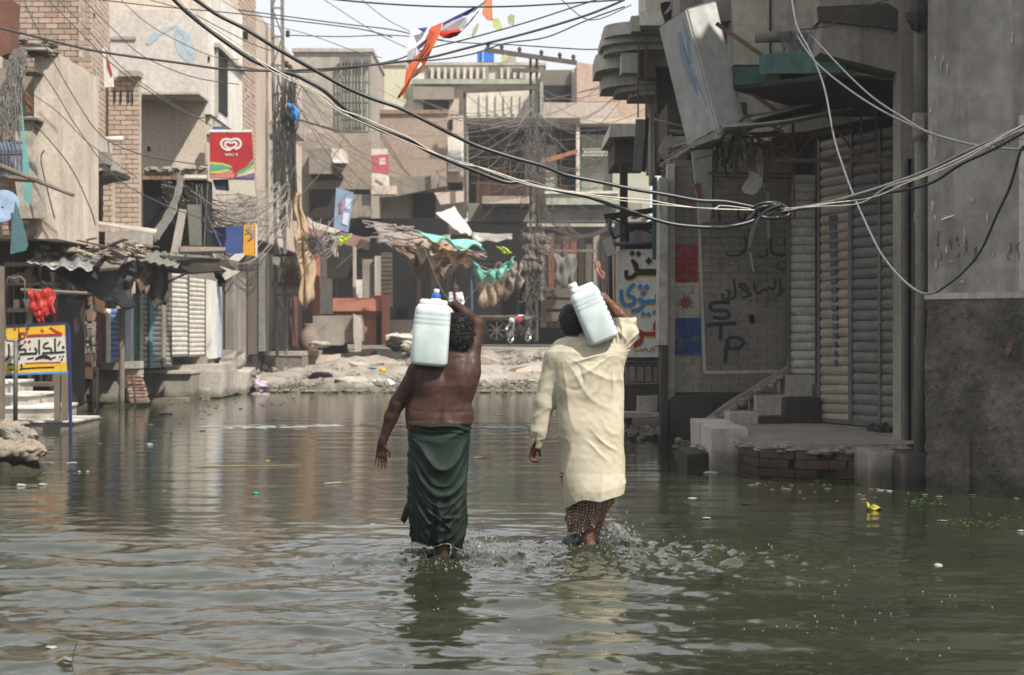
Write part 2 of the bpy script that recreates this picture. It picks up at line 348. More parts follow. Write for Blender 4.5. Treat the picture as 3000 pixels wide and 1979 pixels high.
# ---------------------------------------------------------------- implicit body modelling
class Field:
    def __init__(s, lo, hi, h):
        s.lo = np.array(lo, float); s.h = h; s.n = np.ceil((np.array(hi)-s.lo)/h).astype(int)+1
        s.D = np.full(s.n, .3, dtype=np.float32)
        s.ax = [s.lo[i]+h*np.arange(s.n[i]) for i in range(3)]
    def sub(s, lo, hi, m):
        a = np.maximum(0, np.floor((np.array(lo)-m-s.lo)/s.h).astype(int)); b = np.minimum(s.n, np.ceil((np.array(hi)+m-s.lo)/s.h).astype(int)+1)
        sl = tuple(slice(a[i], b[i]) for i in range(3))
        g = np.meshgrid(*[s.ax[i][sl[i]] for i in range(3)], indexing='ij', sparse=True)
        return sl, g
    def put(s, sl, d, k, op):
        a = s.D[sl]
        if op == 'sub': d = -d; hh = np.maximum(k-np.abs(a-d), 0)/k; s.D[sl] = np.maximum(a, d)+hh*hh*k/4
        else: hh = np.maximum(k-np.abs(a-d), 0)/k; s.D[sl] = np.minimum(a, d)-hh*hh*k/4
    def cap(s, a, b, ra, rb, k=.02, fl=None, op='add'):
        a = np.array(a, float); b = np.array(b, float); R = max(ra, rb)
        sl, (x, y, z) = s.sub(np.minimum(a, b)-R, np.maximum(a, b)+R, k+2*s.h+.02)
        d = b-a; dd = max(d @ d, 1e-9)
        px, py, pz = x-a[0], y-a[1], z-a[2]
        t = np.clip((px*d[0]+py*d[1]+pz*d[2])/dd, 0, 1)
        qx, qy, qz = px-t*d[0], py-t*d[1], pz-t*d[2]
        if fl is not None:                                # flatten along direction fl[0] by fl[1]
            u = np.array(fl[0], float); u /= np.linalg.norm(u); c = qx*u[0]+qy*u[1]+qz*u[2]; e = 1/fl[1]-1
            qx, qy, qz = qx+c*e*u[0], qy+c*e*u[1], qz+c*e*u[2]
        dist = np.sqrt(qx*qx+qy*qy+qz*qz)-(ra+(rb-ra)*t)
        s.put(sl, dist.astype(np.float32), k, op)
    def ell(s, c, r, k=.02, R=None, op='add'):
        c = np.array(c, float); r = np.array(r, float); M = max(r)
        sl, (x, y, z) = s.sub(c-M, c+M, k+2*s.h+.02)
        px, py, pz = x-c[0], y-c[1], z-c[2]
        if R is not None:
            R = np.array(R).T; px, py, pz = R[0, 0]*px+R[0, 1]*py+R[0, 2]*pz, R[1, 0]*px+R[1, 1]*py+R[1, 2]*pz, R[2, 0]*px+R[2, 1]*py+R[2, 2]*pz
        k0 = np.sqrt((px/r[0])**2+(py/r[1])**2+(pz/r[2])**2)+1e-6
        k1 = np.sqrt((px/r[0]**2)**2+(py/r[1]**2)**2+(pz/r[2]**2)**2)+1e-6
        s.put(sl, (k0*(k0-1)/k1).astype(np.float32), k, op)
    def column(s, zs, cx, cy, ax, ay, k=.02, pw=2.3):
        """a body column: centre and half widths given per height"""
        zs = np.array(zs); o = np.argsort(zs); zs = zs[o]; cx, cy, ax, ay = [np.array(q)[o] for q in (cx, cy, ax, ay)]
        sl, (x, y, z) = s.sub((min(cx-ax), min(cy-ay), zs[0]), (max(cx+ax), max(cy+ay), zs[-1]), k+.03)
        f = lambda q: np.interp(z, zs, q)
        A, B = f(ax), f(ay); rr = (np.abs((x-f(cx))/A)**pw+np.abs((y-f(cy))/B)**pw)**(1/pw)
        d = (rr-1)*np.minimum(A, B)
        d = np.maximum(d, np.maximum(zs[0]-z, z-zs[-1]))
        s.put(sl, d.astype(np.float32), k, 'add')
    def mesh(s):
        D = s.D; n = D.shape; ins = D < 0
        c = np.zeros(tuple(np.array(n)-1), dtype=np.int8)
        for i in (0, 1):
            for j in (0, 1):
                for k in (0, 1): c += ins[i:n[0]-1+i, j:n[1]-1+j, k:n[2]-1+k]
        I, J, K = np.nonzero((c > 0) & (c < 8)); vid = np.full(c.shape, -1, dtype=np.int64); vid[I, J, K] = np.arange(len(I))
        acc = np.zeros((len(I), 3)); cnt = np.zeros(len(I)); cor = [(i, j, k) for i in (0, 1) for j in (0, 1) for k in (0, 1)]
        for a in cor:
            for ax in range(3):
                if a[ax]: continue
                b = list(a); b[ax] = 1
                da = D[I+a[0], J+a[1], K+a[2]]; db = D[I+b[0], J+b[1], K+b[2]]
                m = (da < 0) != (db < 0); t = np.where(m, da/(da-db+1e-12), 0)
                p = np.stack([np.full(len(I), float(q)) for q in a], 1); p[:, ax] += t
                acc += p*m[:, None]; cnt += m
        V = (np.stack([I, J, K], 1)+acc/cnt[:, None])*s.h+s.lo
        Q = []
        for ax in range(3):
            sl0 = [slice(1, n[0]-1), slice(1, n[1]-1), slice(1, n[2]-1)]; sl1 = list(sl0)
            sl0[ax] = slice(0, n[ax]-1); sl1[ax] = slice(1, n[ax])
            A = ins[tuple(sl0)]; B = ins[tuple(sl1)]; base = [1, 1, 1]; base[ax] = 0
            e = np.nonzero(A != B); g = [e[i]+base[i] for i in range(3)]; u, v = [(1, 2), (2, 0), (0, 1)][ax]
            def cell(du, dv):
                q = [g[0].copy(), g[1].copy(), g[2].copy()]; q[u] -= du; q[v] -= dv; return vid[q[0], q[1], q[2]]
            q = np.stack([cell(1, 1), cell(0, 1), cell(0, 0), cell(1, 0)], 1)
            fl = ~A[e]; q[fl] = q[fl][:, ::-1]; Q.append(q)
        Q = np.concatenate(Q); Q = Q[(Q >= 0).all(1)]
        return V, Q
    def grad(s, V):
        g = []
        for a in range(3):
            e = np.zeros(3); e[a] = s.h; g.append(s.samp(V+e)-s.samp(V-e))
        g = np.stack(g, 1); return g/(np.linalg.norm(g, axis=1)[:, None]+1e-9)
    def samp(s, V):
        q = (V-s.lo)/s.h; i = np.clip(np.floor(q).astype(int), 0, s.n-2); f = np.clip(q-i, 0, 1); r = 0
        for a in (0, 1):
            for b in (0, 1):
                for c in (0, 1):
                    r = r+s.D[i[:, 0]+a, i[:, 1]+b, i[:, 2]+c]*(f[:, 0] if a else 1-f[:, 0])*(f[:, 1] if b else 1-f[:, 1])*(f[:, 2] if c else 1-f[:, 2])
        return r
def snoise(V, lam, seed, n=14, st=(1, 1, 1)):
    rng = np.random.default_rng(seed); r = np.zeros(len(V)); V = V*np.array(st)
    for i in range(n):
        d = rng.normal(size=3); d /= np.linalg.norm(d); k = 2*math.pi/(lam*(.7+.7*rng.random()))
        r += np.sin(V @ d*k+rng.random()*6.28+1.2*np.sin(V @ rng.normal(size=3)*3/lam/2))
    return r/math.sqrt(n/2)
def ridge(x, p=3.0):
    """fold profile: sharp crest, broad trough"""
    return (1-np.abs(np.sin(x/2)))**p*2-.6
def skin_mat(name, a, b, rough=.38):
    m = mat(name, a, b, a, sc=14, rough=rough, bump=.12, bs=160, spec=.28, sub=.05, bd=.003, flat=True)
    nt = m.node_tree; n = nt.nodes.new('ShaderNodeTexNoise'); n.inputs['Scale'].default_value = 22; n.inputs['Detail'].default_value = 6; r = nt.nodes.new('ShaderNodeMapRange'); r.inputs[1].default_value = .35; r.inputs[2].default_value = .65; r.inputs[3].default_value = rough-.10; r.inputs[4].default_value = rough+.2
    nt.links.new(n.outputs['Fac'], r.inputs[0]); nt.links.new(r.outputs[0], nt.nodes['Principled BSDF'].inputs['Roughness'])
    return m
def hand(f, wr, d, side, palm_n, ln=.175, curl=.35, spread=.16, w=.075):
    """palm and five bent fingers grown into the field; d = direction of the fingers, side = towards the thumb, palm_n = out of the palm"""
    d = Vector(d).normalized(); side = (Vector(side)-d*Vector(side).dot(d)).normalized(); pn = side.cross(d)
    if pn.dot(Vector(palm_n)) < 0: pn = -pn
    wr = Vector(wr); pl = ln*.50
    for t in (-.36, -.12, .12, .36):
        f.cap(wr+side*t*w*.55, wr+d*pl+side*t*w, .013, .0115, .012)
    L = [.78, .95, 1.0, .9]; T = [-.40, -.13, .14, .41]
    for t, l in zip(T, L):
        b = wr+d*pl*.96+side*t*w; dd = (d+side*t*spread).normalized(); fl = ln*.5*l; c = 0; r = .0092 if t > -.3 else .0082
        for sgm, q in enumerate((.45, .31, .24)):
            c += curl*(.6, 1, .8)[sgm]; v = (dd*math.cos(c)+pn*math.sin(c)); e = b+v*fl*q
            f.cap(b, e, r, r*.88, .004); b = e; r *= .88
    b = wr+d*pl*.22+side*w*.36; e = b+(d*.6+side*.62+pn*.35).normalized()*ln*.27; f.cap(b, e, .0145, .0112, .012)
    g = e+(d*.93+side*.12+pn*.3).normalized()*ln*.19; f.cap(e, g, .0105, .0085, .005)
def head(f, c, fwd, s=1.0):
    """cranium, jaw, nose, lips, brow and ears; c = centre, fwd = facing direction"""
    fwd = Vector(fwd).normalized(); up = Vector((0, 0, 1)); rt = fwd.cross(up).normalized(); up = rt.cross(fwd); c = Vector(c)
    R = Matrix((rt, fwd, up)).transposed()
    q = lambda x, y, z: c+(rt*x+fwd*y+up*z)*s
    f.ell(q(0, -.012, .02), (.073*s, .092*s, .095*s), .02, R)
    f.ell(q(0, .03, -.045), (.056*s, .062*s, .07*s), .03, R)
    f.ell(q(0, .062, -.092), (.03*s, .026*s, .024*s), .025, R)
    f.cap(q(0, .088, .012), q(0, .108, -.028), .008*s, .013*s, .012)
    f.cap(q(-.03, .083, .028), q(.03, .083, .028), .009*s, .009*s, .012)
    f.cap(q(-.02, .088, -.06), q(.02, .088, -.06), .0065*s, .0065*s, .006)
    f.cap(q(-.018, .087, -.069), q(.018, .087, -.069), .007*s, .007*s, .006)
    for sg in (-1, 1):
        f.ell(q(.031*sg, .09, .006), (.012*s, .009*s, .007*s), .004, R)
        f.ell(q(.077*sg, -.005, -.008), (.010*s, .019*s, .032*s), .008, R)
        f.ell(q(.088*sg, .002, -.004), (.006*s, .009*s, .018*s), .004, R, 'sub')
    return q
def hair_cap(name, q, s, parent, mt, curly, seed, lo, loc):
    h = Field(q(0, 0, 0)-Vector((.19, .19, .22)), q(0, 0, 0)+Vector((.19, .19, .22)), .005)
    c = q(0, 0, 0)
    if curly:
        h.ell(q(0, -.03, .022), (.088, .10, .096), .03); h.ell(q(0, -.075, -.05), (.078, .05, .075), .04)
    else:
        h.ell(q(0, -.018, .026), (.082*s, .098*s, .100*s), .02); h.ell(q(0, -.055, -.03), (.066*s, .05*s, .055*s), .03)
    h.ell(q(0, .11, -.05), (.075, .075, .09), .03, None, 'sub')
    V, Q = h.mesh(); N = h.grad(V)
    if curly:
        d = .004*ridge(5*snoise(V, .06, seed), 1.4)+.0035*ridge(5*snoise(V, .024, seed+1), 1.2)+.002*snoise(V, .012, seed+2)
    else: d = .0025*snoise(V, .02, seed)
    V = V+N*d[:, None]
    o = npmesh(name, V, Q, mt, loc, parent)
    if curly:                                             # loose curls standing off the head
        mb = MB(); pick = np.random.default_rng(6).choice(len(V), 620, replace=False)
        for i in pick:
            nrm = Vector(N[i]); p = Vector(V[i])-nrm*.004; t = nrm.orthogonal().normalized().lerp(nrm.cross(nrm.orthogonal()).normalized(), random.random()).normalized(); b_ = nrm.cross(t); R_ = random.uniform(.005, .010); ph = random.random()*6.28; tw = random.uniform(4, 8); L_ = random.uniform(.008, .024)
            pts = [p+nrm*(L_*k/6)+(t*math.cos(ph+tw*k/6)+b_*math.sin(ph+tw*k/6))*R_*(.4+k/9) for k in range(7)]
            mb.tube(pts, [.0032]*6+[.0012], 4)
        c_ = mb.build('curls', mt, o); c_['kind'] = 'stuff'
    return o
hairm = mat('black_hair', '0c0a0a', '161312', '1d1917', sc=60, rough=.5, bump=.9, bs=220, spec=.35, bd=.006)
skin1 = skin_mat('sweaty_dark_brown_skin', '422a1f', '332018', .56)
skin2 = skin_mat('brown_skin', '5f3f2f', '4f3326', .45)
def cloth_mat(name, a, b, c, wet=False, rough=.8):
    return mat(name, a, b, c, sc=5, rough=rough, bump=.25, bs=260, spec=.3, bd=.002)
# ---- first man: bare back, green wrap, jug on his left shoulder
D1 = 11.77; S1 = F/D1
def m1(px, py, dy=0.0): return Vector(((px-1500)/S1, D1+dy, H-(py-YH)/S1))
base1 = m1(1298, 1640, 0); base1.z = 0
man1 = thing('person', 'bare-backed man with curly hair wading in a dark green wrap, jug on shoulder', 'person', base1)
f = Field((-.95, 11.35, -.2), (-.12, 12.25, 1.65), .0052)
pys = [1250, 1236, 1222, 1206, 1190, 1160, 1130, 1103, 1080, 1062, 1050]
Lx = [1199, 1197, 1199, 1207, 1211, 1211, 1212, 1213, 1222, 1248, 1275]; Rx = [1366, 1366, 1363, 1358, 1366, 1381, 1392, 1396, 1392, 1378, 1362]
Ay = [.145, .150, .148, .138, .135, .13, .128, .122, .11, .09, .075]
f.column([m1(0, p).z for p in pys], [m1((a+b)/2, 0).x for a, b in zip(Lx, Rx)], [D1-.0+.02*(i > 6) for i in range(11)], [(b-a)/2/S1 for a, b in zip(Lx, Rx)], Ay, .03, 2.4)
f.column([.62, .75, .86], [-.475]*3, [D1]*3, [.165, .18, .185], [.13, .14, .14], .05)
f.ell(m1(1225, 1088, .0), (.062, .066, .066), .05)            # left shoulder
f.cap(m1(1322, 1062, .01), m1(1342, 1010, .04), .062, .056, .04)          # neck
f.cap(m1(1262, 1078, -.01), m1(1330, 1052, .0), .055, .06, .05); f.cap(m1(1345, 1060, 0), m1(1378, 1068, .0), .06, .06, .05)  # trapezius
f.ell(m1(1262, 1120, -.075), (.075, .05, .10), .04); f.ell(m1(1345, 1112, -.072), (.078, .052, .105), .04)   # scapulae
f.cap(m1(1238, 1212, 0), m1(1338, 1215, -.0), .112, .112, .03); f.cap(m1(1216, 1228, 0), m1(1352, 1230, 0), .024, .024, .03)  # waist roll
f.cap(m1(1306, 1085, -.145), m1(1287, 1245, -.165), .012, .014, .03, None, 'sub')      # spine furrow
f.cap(m1(1222, 1092, 0), m1(1163, 1182, .01), .058, .047, .03)
f.cap(m1(1163, 1180, .01), m1(1146, 1222, .03), .047, .043, .02); f.cap(m1(1146, 1222, .03), m1(1121, 1290, .05), .043, .0275, .02)
f.cap(m1(1121, 1288, .05), m1(1117, 1302, .053), .0275, .026, .015)
hand(f, m1(1117, 1300, .053), (-.012, .02, -.17), (.2, -.02, -.02), (0, -1, 0), .17, .22, .22, .07)
# right arm up over the head
sh, elb, wrr = m1(1375, 1078, .0), m1(1396, 952, .08), m1(1322, 884, .0)
f.cap(sh, elb, .060, .050, .035); f.cap(m1(1380, 1100, -.02), m1(1372, 1160, -.02), .05, .03, .05)
f.cap(elb, elb.lerp(wrr, .4), .048, .043, .02); f.cap(elb.lerp(wrr, .4), wrr, .043, .028, .02)
hand(f, wrr, m1(1286, 868, -.08)-wrr, (0, -.6, -1), (-.5, -.3, -.8), .165, .55, .12, .07)
q1 = head(f, m1(1344, 974, .06), (-.05, 1, -.06), 1.02)
for x0, x1, yy in ((1296, 1300, -.02), (1262, 1285, .28)):     # legs
    f.cap(m1(x0, 1330, yy*.2), m1((x0+x1)/2, 1500, yy), .085, .06, .04); f.cap(m1((x0+x1)/2, 1500, yy), m1(x1-2, 1560, yy+.02), .056, .055, .03)
    f.cap(m1(x1-2, 1560, yy+.02), m1(x1, 1655, yy+.0), .052, .036, .03)
    f.cap(m1(x1, 1655, yy), m1(x1, 1690, yy-.03), .038, .035, .02); f.cap(m1(x1, 1692, yy-.02), m1(x1, 1700, yy+.16), .035, .026, .02)
V, Q = f.mesh(); G = f.grad(V)
V = V+G*(.0008*snoise(V, .07, 4)+.0001*snoise(V, .018, 9))[:, None]
fold = np.exp(-((V[:, 2]-m1(0, 1203).z+.02*(V[:, 0]+.5))/.011)**2)*np.clip((np.abs(V[:, 0]+.46)-.07)/.08, 0, 1)*(V[:, 0] > -.64)
V = V-G*(.0035*fold)[:, None]
for dx, a in ((-.055, 1), (-.02, 1), (.008, .8)):              # skin creases beside the spine
    cr = np.exp(-((V[:, 0]-(m1(1306, 0).x+dx*.35)-.05*(V[:, 2]-1.1))/.003)**2)*np.exp(-((V[:, 2]-m1(0, 1110).z)/.06)**2)*(G[:, 1] < 0)
    V = V-G*(.002*a*cr)[:, None]
npmesh('body', V, Q, skin1, base1, man1)
hair_cap('hair', q1, 1.0, man1, hairm, True, 11, 0, base1)
# the green wrap
def loft(rows, fn, n, z_in):
    """closed cloth shell: rows of (z, cx, cy, ax, ay); fn(u, t, base point, outward) displaces it; turned inwards at the hem"""
    V = []
    m = len(rows)
    for j, (z, cx, cy, ax, ay) in enumerate(rows):
        for i in range(n):
            a = 2*math.pi*i/n; V.append((cx+ax*math.cos(a), cy+ay*math.sin(a), z))
    V = np.array(V); cen = np.repeat(np.array([(r[1], r[2]) for r in rows]), n, 0)
    O = np.concatenate([V[:, :2]-cen, np.zeros((len(V), 1))], 1); O /= np.linalg.norm(O, axis=1)[:, None]
    V = fn(V, O)
    idx = np.arange(m*n).reshape(m, n); r = np.roll(idx, -1, 1)
    Q = np.stack([idx[:-1], r[:-1], r[1:], idx[1:]], -1).reshape(-1, 4)
    inn = V-O*.006; inn[:, 2] += 0
    V2 = np.concatenate([V, inn]); Qi = Q[:, ::-1]+m*n
    top = np.stack([idx[-1], r[-1], r[-1]+m*n, idx[-1]+m*n], -1); bot = np.stack([r[0], idx[0], idx[0]+m*n, r[0]+m*n], -1)
    return V2, np.concatenate([Q, Qi, top, bot])
def interp_rows(tab, m1f, D, n):
    """tab: (py, left px, right px, half depth, dy)"""
    tab = sorted(tab, key=lambda r: -r[0]); py = [r[0] for r in tab][::-1]
    out = []
    for p in np.linspace(tab[0][0], tab[-1][0], n):
        g = lambda k: float(np.interp(p, py, [r[k] for r in tab][::-1]))
        a, b = m1f(g(1), p), m1f(g(2), p); out.append((a.z, (a.x+b.x)/2, D+g(4), (b.x-a.x)/2, g(3)))
    return out
rows = interp_rows([(1238, 1197, 1374, .158, 0), (1262, 1195, 1378, .17, 0), (1300, 1196, 1376, .18, 0), (1367, 1193, 1371, .19, 0), (1450, 1195, 1369, .18, .02), (1540, 1200, 1366, .17, .05), (1570, 1203, 1360, .17, .06), (1592, 1206, 1352, .17, .07)], m1, D1, 150)
def wrap1(V, O):
    x = (V[:, 0]-m1(1290, 0).x)/.19; z = V[:, 2]; back = np.clip(-O[:, 1]*1.6+.15, 0, 1)
    zt = m1(0, 1238).z; s = (zt-z)/(zt-m1(0, 1592).z)
    d = np.zeros(len(V))
    # draped U folds hanging across the seat
    u = s*40-11*(1-np.minimum((x-.1)**2, 1.3))*np.clip(s*2.2, .1, 1)+.8*snoise(V, .5, 3)
    d += .0105*ridge(u, 1.6)*back*np.clip(1.15-s*.75, .25, 1)*(.75+.25*snoise(V, .3, 8))
    u2 = s*74+(x+.2)*3-21*(1-np.minimum((x-.15)**2, 1.3))*np.clip(s*2, .1, 1)+.9*snoise(V, .3, 6)
    d += .0042*ridge(u2, 1.3)*back
    # gathered band at the waist
    d += .008*np.exp(-((s-.03)/.03)**2)+.006*ridge(z*190+x*3+1.5*snoise(V, .2, 5), 1.2)*np.exp(-(s/.09)**2)
    # vertical falls on the flanks and lower part
    a = np.arctan2(O[:, 1], O[:, 0]); d += .008*ridge(a*9+snoise(V, .4, 2)*1.6+s*2, 1.3)*np.clip(s*1.6-.45, 0, 1)*(.35+.65*(1-back))
    d += .006*ridge(a*17+snoise(V, .3, 12)*1.3, 1.2)*np.clip(s*2-1.1, 0, 1)
    # knot puckers
    kx, kz = m1(1293, 1514).x, m1(0, 1514).z; rr = np.hypot(V[:, 0]-kx, z-kz); th = np.arctan2(z-kz, V[:, 0]-kx)
    d += (.016*np.exp(-(rr/.022)**2)+.009*ridge(th*7, 1.2)*np.exp(-((rr-.05)/.05)**2))*back
    d -= .035*np.exp(-((V[:, 0]-m1(1270, 0).x)/.03)**2)*np.clip(s*2-1.2, 0, 1)*back*.6
    V = V+O*(1.45*d)[:, None]
    hem = np.clip((s-.9)/.1, 0, 1)                        # the right corner of the hem hangs lower
    V[:, 2] -= hem*(.036*np.exp(-((x-.75)/.35)**2)-.012*np.sin(x*6))
    return V
V, Q = loft(rows, wrap1, 260, 0)
lung1 = mat('wet_dark_green_cloth', '1c2c24', '14221b', '0e1713', sc=6, rough=.6, bump=.35, bs=200, spec=.12, bd=.002)
wr1 = npmesh('wrap', V, Q, lung1, base1, man1)
mb = MB(); pts = []
for i in range(61):                                        # pale edge along the hem
    k = i*260//60 % 260; p = V[k]; pts.append((p[0], p[1], p[2]-.002))
mb.tube(pts, .0035, 5, False); mb.build('hem_edge', mat('pale_hem', 'b9a98a', 'a3957a', sc=20), wr1)
mb = MB(); mb.tube([m1(1200, 1470, .03), m1(1190, 1500, .03), m1(1181, 1528, .03), m1(1184, 1536, .03)], [.016, .022, .02, .008], 8); mb.build('loose_corner', lung1, wr1, True)
mb = MB(); mb.tube([m1(1283, 1508, -.18), m1(1300, 1520, -.19), m1(1306, 1512, -.19), m1(1290, 1500, -.19)], [.008, .013, .012, .006], 8); mb.build('knot', lung1, wr1, True)
# ---- jugs
def jug_mat():
    m = bpy.data.materials.new('cloudy_white_plastic'); m.use_nodes = True; nt = m.node_tree; b = nt.nodes['Principled BSDF']
    b.inputs['Base Color'].default_value = (.70, .77, .77, 1); b.inputs['Roughness'].default_value = .28; b.inputs['Specular IOR Level'].default_value = .5
    b.inputs['Subsurface Weight'].default_value = .35; b.inputs['Subsurface Radius'].default_value = (.05, .06, .06); b.inputs['Subsurface Scale'].default_value = .6
    n = nt.nodes.new('ShaderNodeTexNoise'); n.inputs['Scale'].default_value = 9; n.inputs['Detail'].default_value = 4
    tc = nt.nodes.new('ShaderNodeTexCoord'); nt.links.new(tc.outputs['Object'], n.inputs['Vector'])
    r = nt.nodes.new('ShaderNodeValToRGB'); r.color_ramp.elements[0].position = .35; r.color_ramp.elements[1].position = .65
    r.color_ramp.elements[0].color = (.47, .54, .53, 1); r.color_ramp.elements[1].color = (.58, .65, .645, 1)
    nt.links.new(n.outputs['Fac'], r.inputs[0]); nt.links.new(r.outputs[0], b.inputs['Base Color'])
    bp = nt.nodes.new('ShaderNodeBump'); bp.inputs['Strength'].default_value = .08; bp.inputs['Distance'].default_value = .01; nt.links.new(n.outputs['Fac'], bp.inputs['Height']); nt.links.new(bp.outputs[0], b.inputs['Normal'])
    return m
JM = jug_mat()
def jug(label, base, top, w, dp, bl, parent_mat, turn=0, capd=True, neckx=0.0):
    """base->top: axis of the body in world space; w, dp: width and depth; bl: body length"""
    base, top = Vector(base), Vector(top); ax = (top-base).normalized(); yv = Vector((math.sin(turn), math.cos(turn), 0)); xv = yv.cross(ax).normalized(); yv = ax.cross(xv).normalized()
    j = thing('water_jug', label, 'jug', base)
    prof = [(.0, .55), (.012, .80), (.035, .95), (.07, 1.0), (.30, .985), (.62, .97), (.635, .955), (.65, .97), (.69, .97), (.705, .95), (.72, .965), (.76, .962), (.775, .94), (.79, .955), (.86, .93), (.90, .86), (.925, .80), (.932, .74), (.945, .755), (.985, .74), (1.0, .66)]
    mb = MB(); n = 48; vs = []
    for t, s in prof:
        for k in range(n):
            a = 2*math.pi*k/n; ca, sa = math.cos(a), math.sin(a); e = .42
            x = math.copysign(abs(ca)**e, ca)*w/2*s; y = math.copysign(abs(sa)**e, sa)*dp/2*s
            if .6 < t < .8: x = x/s*(.965+(s-.96)*(1 if sa < 0 else 0)); 
            vs.append(base+xv*x+yv*y+ax*bl*t)
    m = len(prof); fs = [(i*n+k, i*n+(k+1) % n, (i+1)*n+(k+1) % n, (i+1)*n+k) for i in range(m-1) for k in range(n)]
    fs += [tuple(range(n))[::-1], tuple(range((m-1)*n, m*n))]; mb.add(vs, fs); mb.build('body', JM, j, True)
    R = Matrix((xv, yv, ax)).transposed(); nb = base+ax*bl+xv*neckx
    mb = MB(); mb.lathe([(.034, -.01), (.034, .008), (.024, .012), (.024, .03), (.021, .03)], nb, 24, R); mb.build('neck', JM, j, True)
    return j, nb, R, ax, xv, yv
bsx = m1(1258, 1071, -.10); tpx = m1(1274, 880, -.13)
j1, nb, R, ax, xv, yv = jug('translucent white water jug with blue cap on the shoulder of the bare-chested man', bsx, tpx, .236, .19, .418, None, 0, True, .012)
mb = MB(); mb.lathe([(.026, .012), (.0275, .016), (.0275, .034), (.024, .038)], nb, 24, R); cp = mb.build('cap', plain('blue_plastic_cap', '2f63c4', '2a59b5', sc=30, rough=.35, bump=0), j1, True)
mb = MB(); mb.lathe([(.018, .038), (.0175, .066), (.014, .070)], nb, 20, R); mb.build('spout', plain('white_plastic', 'dfe0da', 'd2d3cd', sc=30, rough=.35, bump=0), j1, True)
# ---- second man: cream tunic, checked wrap, jug on his right shoulder
D2 = 12.57; S2 = F/D2
def m2(px, py, dy=0.0): return Vector(((px-1500)/S2, D2+dy, H-(py-YH)/S2))
base2 = m2(1724, 1598); base2.z = 0
man2 = thing('person', 'black-haired man wading in a long cream tunic over checked wrap, jug on shoulder', 'person', base2)
f = Field((.10, 12.15, -.2), (.98, 13.1, 1.72), .0055)
q2 = head(f, m2(1672, 948, .04), (-.42, 1, -.10), 1.02)
f.cap(m2(1695, 1030, .0), m2(1684, 985, .02), .062, .056, .03)
f.column([m2(0, p).z for p in (1400, 1250, 1150, 1050, 1020)], [m2(1725, 0).x]*5, [D2]*5, [.15, .14, .15, .15, .08], [.1, .1, .1, .09, .06], .03)
elb2, wr2 = m2(1842, 952, .02), m2(1768, 868, .06)
f.cap(m2(1800, 1040, 0), elb2, .055, .045, .03)
f.cap(elb2, elb2.lerp(wr2, .35), .044, .042, .02); f.cap(elb2.lerp(wr2, .35), wr2, .041, .027, .02)
hand(f, wr2, m2(1715, 838, -.02)-wr2, (-.4, -.6, -.6), (-.4, -.4, -.8), .17, .5, .12, .07)
f.cap(m2(1580, 1200, .02), m2(1566, 1310, .05), .04, .027, .02)
hand(f, m2(1566, 1308, .05), (-.02, .03, -.1), (.2, .25, 0), (.5, -.6, 0), .155, .95, .05, .06)
for p in ([m2(1735, 1400, 0), m2(1722, 1470, .0), m2(1712, 1530, .02), m2(1728, 1598, 0), m2(1730, 1650, -.03)], [m2(1765, 1400, .1), m2(1765, 1480, .3), m2(1755, 1560, .42), m2(1748, 1640, .4), m2(1748, 1660, .4)]):
    rr = (.085, .06, .052, .036, .034)
    for i in range(4): f.cap(p[i], p[i+1], rr[i], rr[i+1], .03)
    f.cap(p[4], p[4]+Vector((0, .19, -.02)), .035, .026, .02)
V, Q = f.mesh(); G = f.grad(V); V = V+G*(.0008*snoise(V, .05, 14)+.0005*snoise(V, .018, 19))[:, None]
npmesh('body', V, Q, skin2, base2, man2)
hair_cap('hair', q2, 1.05, man2, hairm, False, 31, 0, base2)
# tunic
def r_gate(r, a): return np.exp(-(r/a)**2)
f = Field((.12, 12.15, .22), (.98, 12.98, 1.55), .0058)
pys = [1462, 1430, 1380, 1280, 1180, 1100, 1060, 1030, 1012, 1000, 990]
Lx = [1662, 1655, 1643, 1636, 1627, 1614, 1610, 1614, 1628, 1648, 1662]; Rx = [1826, 1832, 1833, 1829, 1827, 1826, 1828, 1828, 1812, 1760, 1722]
Ay = [.165, .17, .17, .155, .14, .145, .145, .13, .105, .085, .07]
f.column([m2(0, p).z for p in pys], [m2((a+b)/2, 0).x for a, b in zip(Lx, Rx)], [D2+.0]*11, [(b-a)/2/S2 for a, b in zip(Lx, Rx)], Ay, .03, 2.5)
f.ell(m2(1635, 1042, 0), (.066, .08, .068), .04)
f.cap(m2(1622, 1052, 0), m2(1594, 1180, .015), .073, .066, .035); f.cap(m2(1594, 1180, .015), m2(1577, 1262, .03), .067, .060, .03); f.cap(m2(1577, 1262, .03), m2(1571, 1304, .045), .060, .043, .02)
f.cap(m2(1782, 1045, 0), m2(1838, 978, .0), .088, .078, .05); f.cap(m2(1838, 978, .0), m2(1824, 938, .02), .072, .052, .03)
f.cap(m2(1815, 933, .03), m2(1842, 944, .0), .05, .052, .012)
f.cap(m2(1650, 1016, .0), m2(1760, 1014, .0), .06, .07, .05)
f.cap(m2(1684, 1003, .03), m2(1699, 984, .03), .068, .064, .012)                                    # collar
f.cap(m2(1571, 1296, .045), m2(1566, 1330, .05), .030, .028, .004, None, 'sub'); f.cap(m2(1564, 1318, .03), m2(1570, 1270, -.03), .012, .004, .004, None, 'sub')
f.cap(m2(1812, 925, .04), m2(1790, 895, .05), .048, .05, .004, None, 'sub')
f.cap(m2(1697, 985, .03), m2(1690, 950, .03), .058, .06, .004, None, 'sub')
zh = m2(0, 1440).z
f.ell((m2(1745, 0).x, D2, zh-.10), (.145, .135, .17), .01, None, 'sub')
V, Q = f.mesh(); G = f.grad(V)
X, Y, Z = V.T; back = np.clip(-G[:, 1]*1.5+.1, 0, 1)
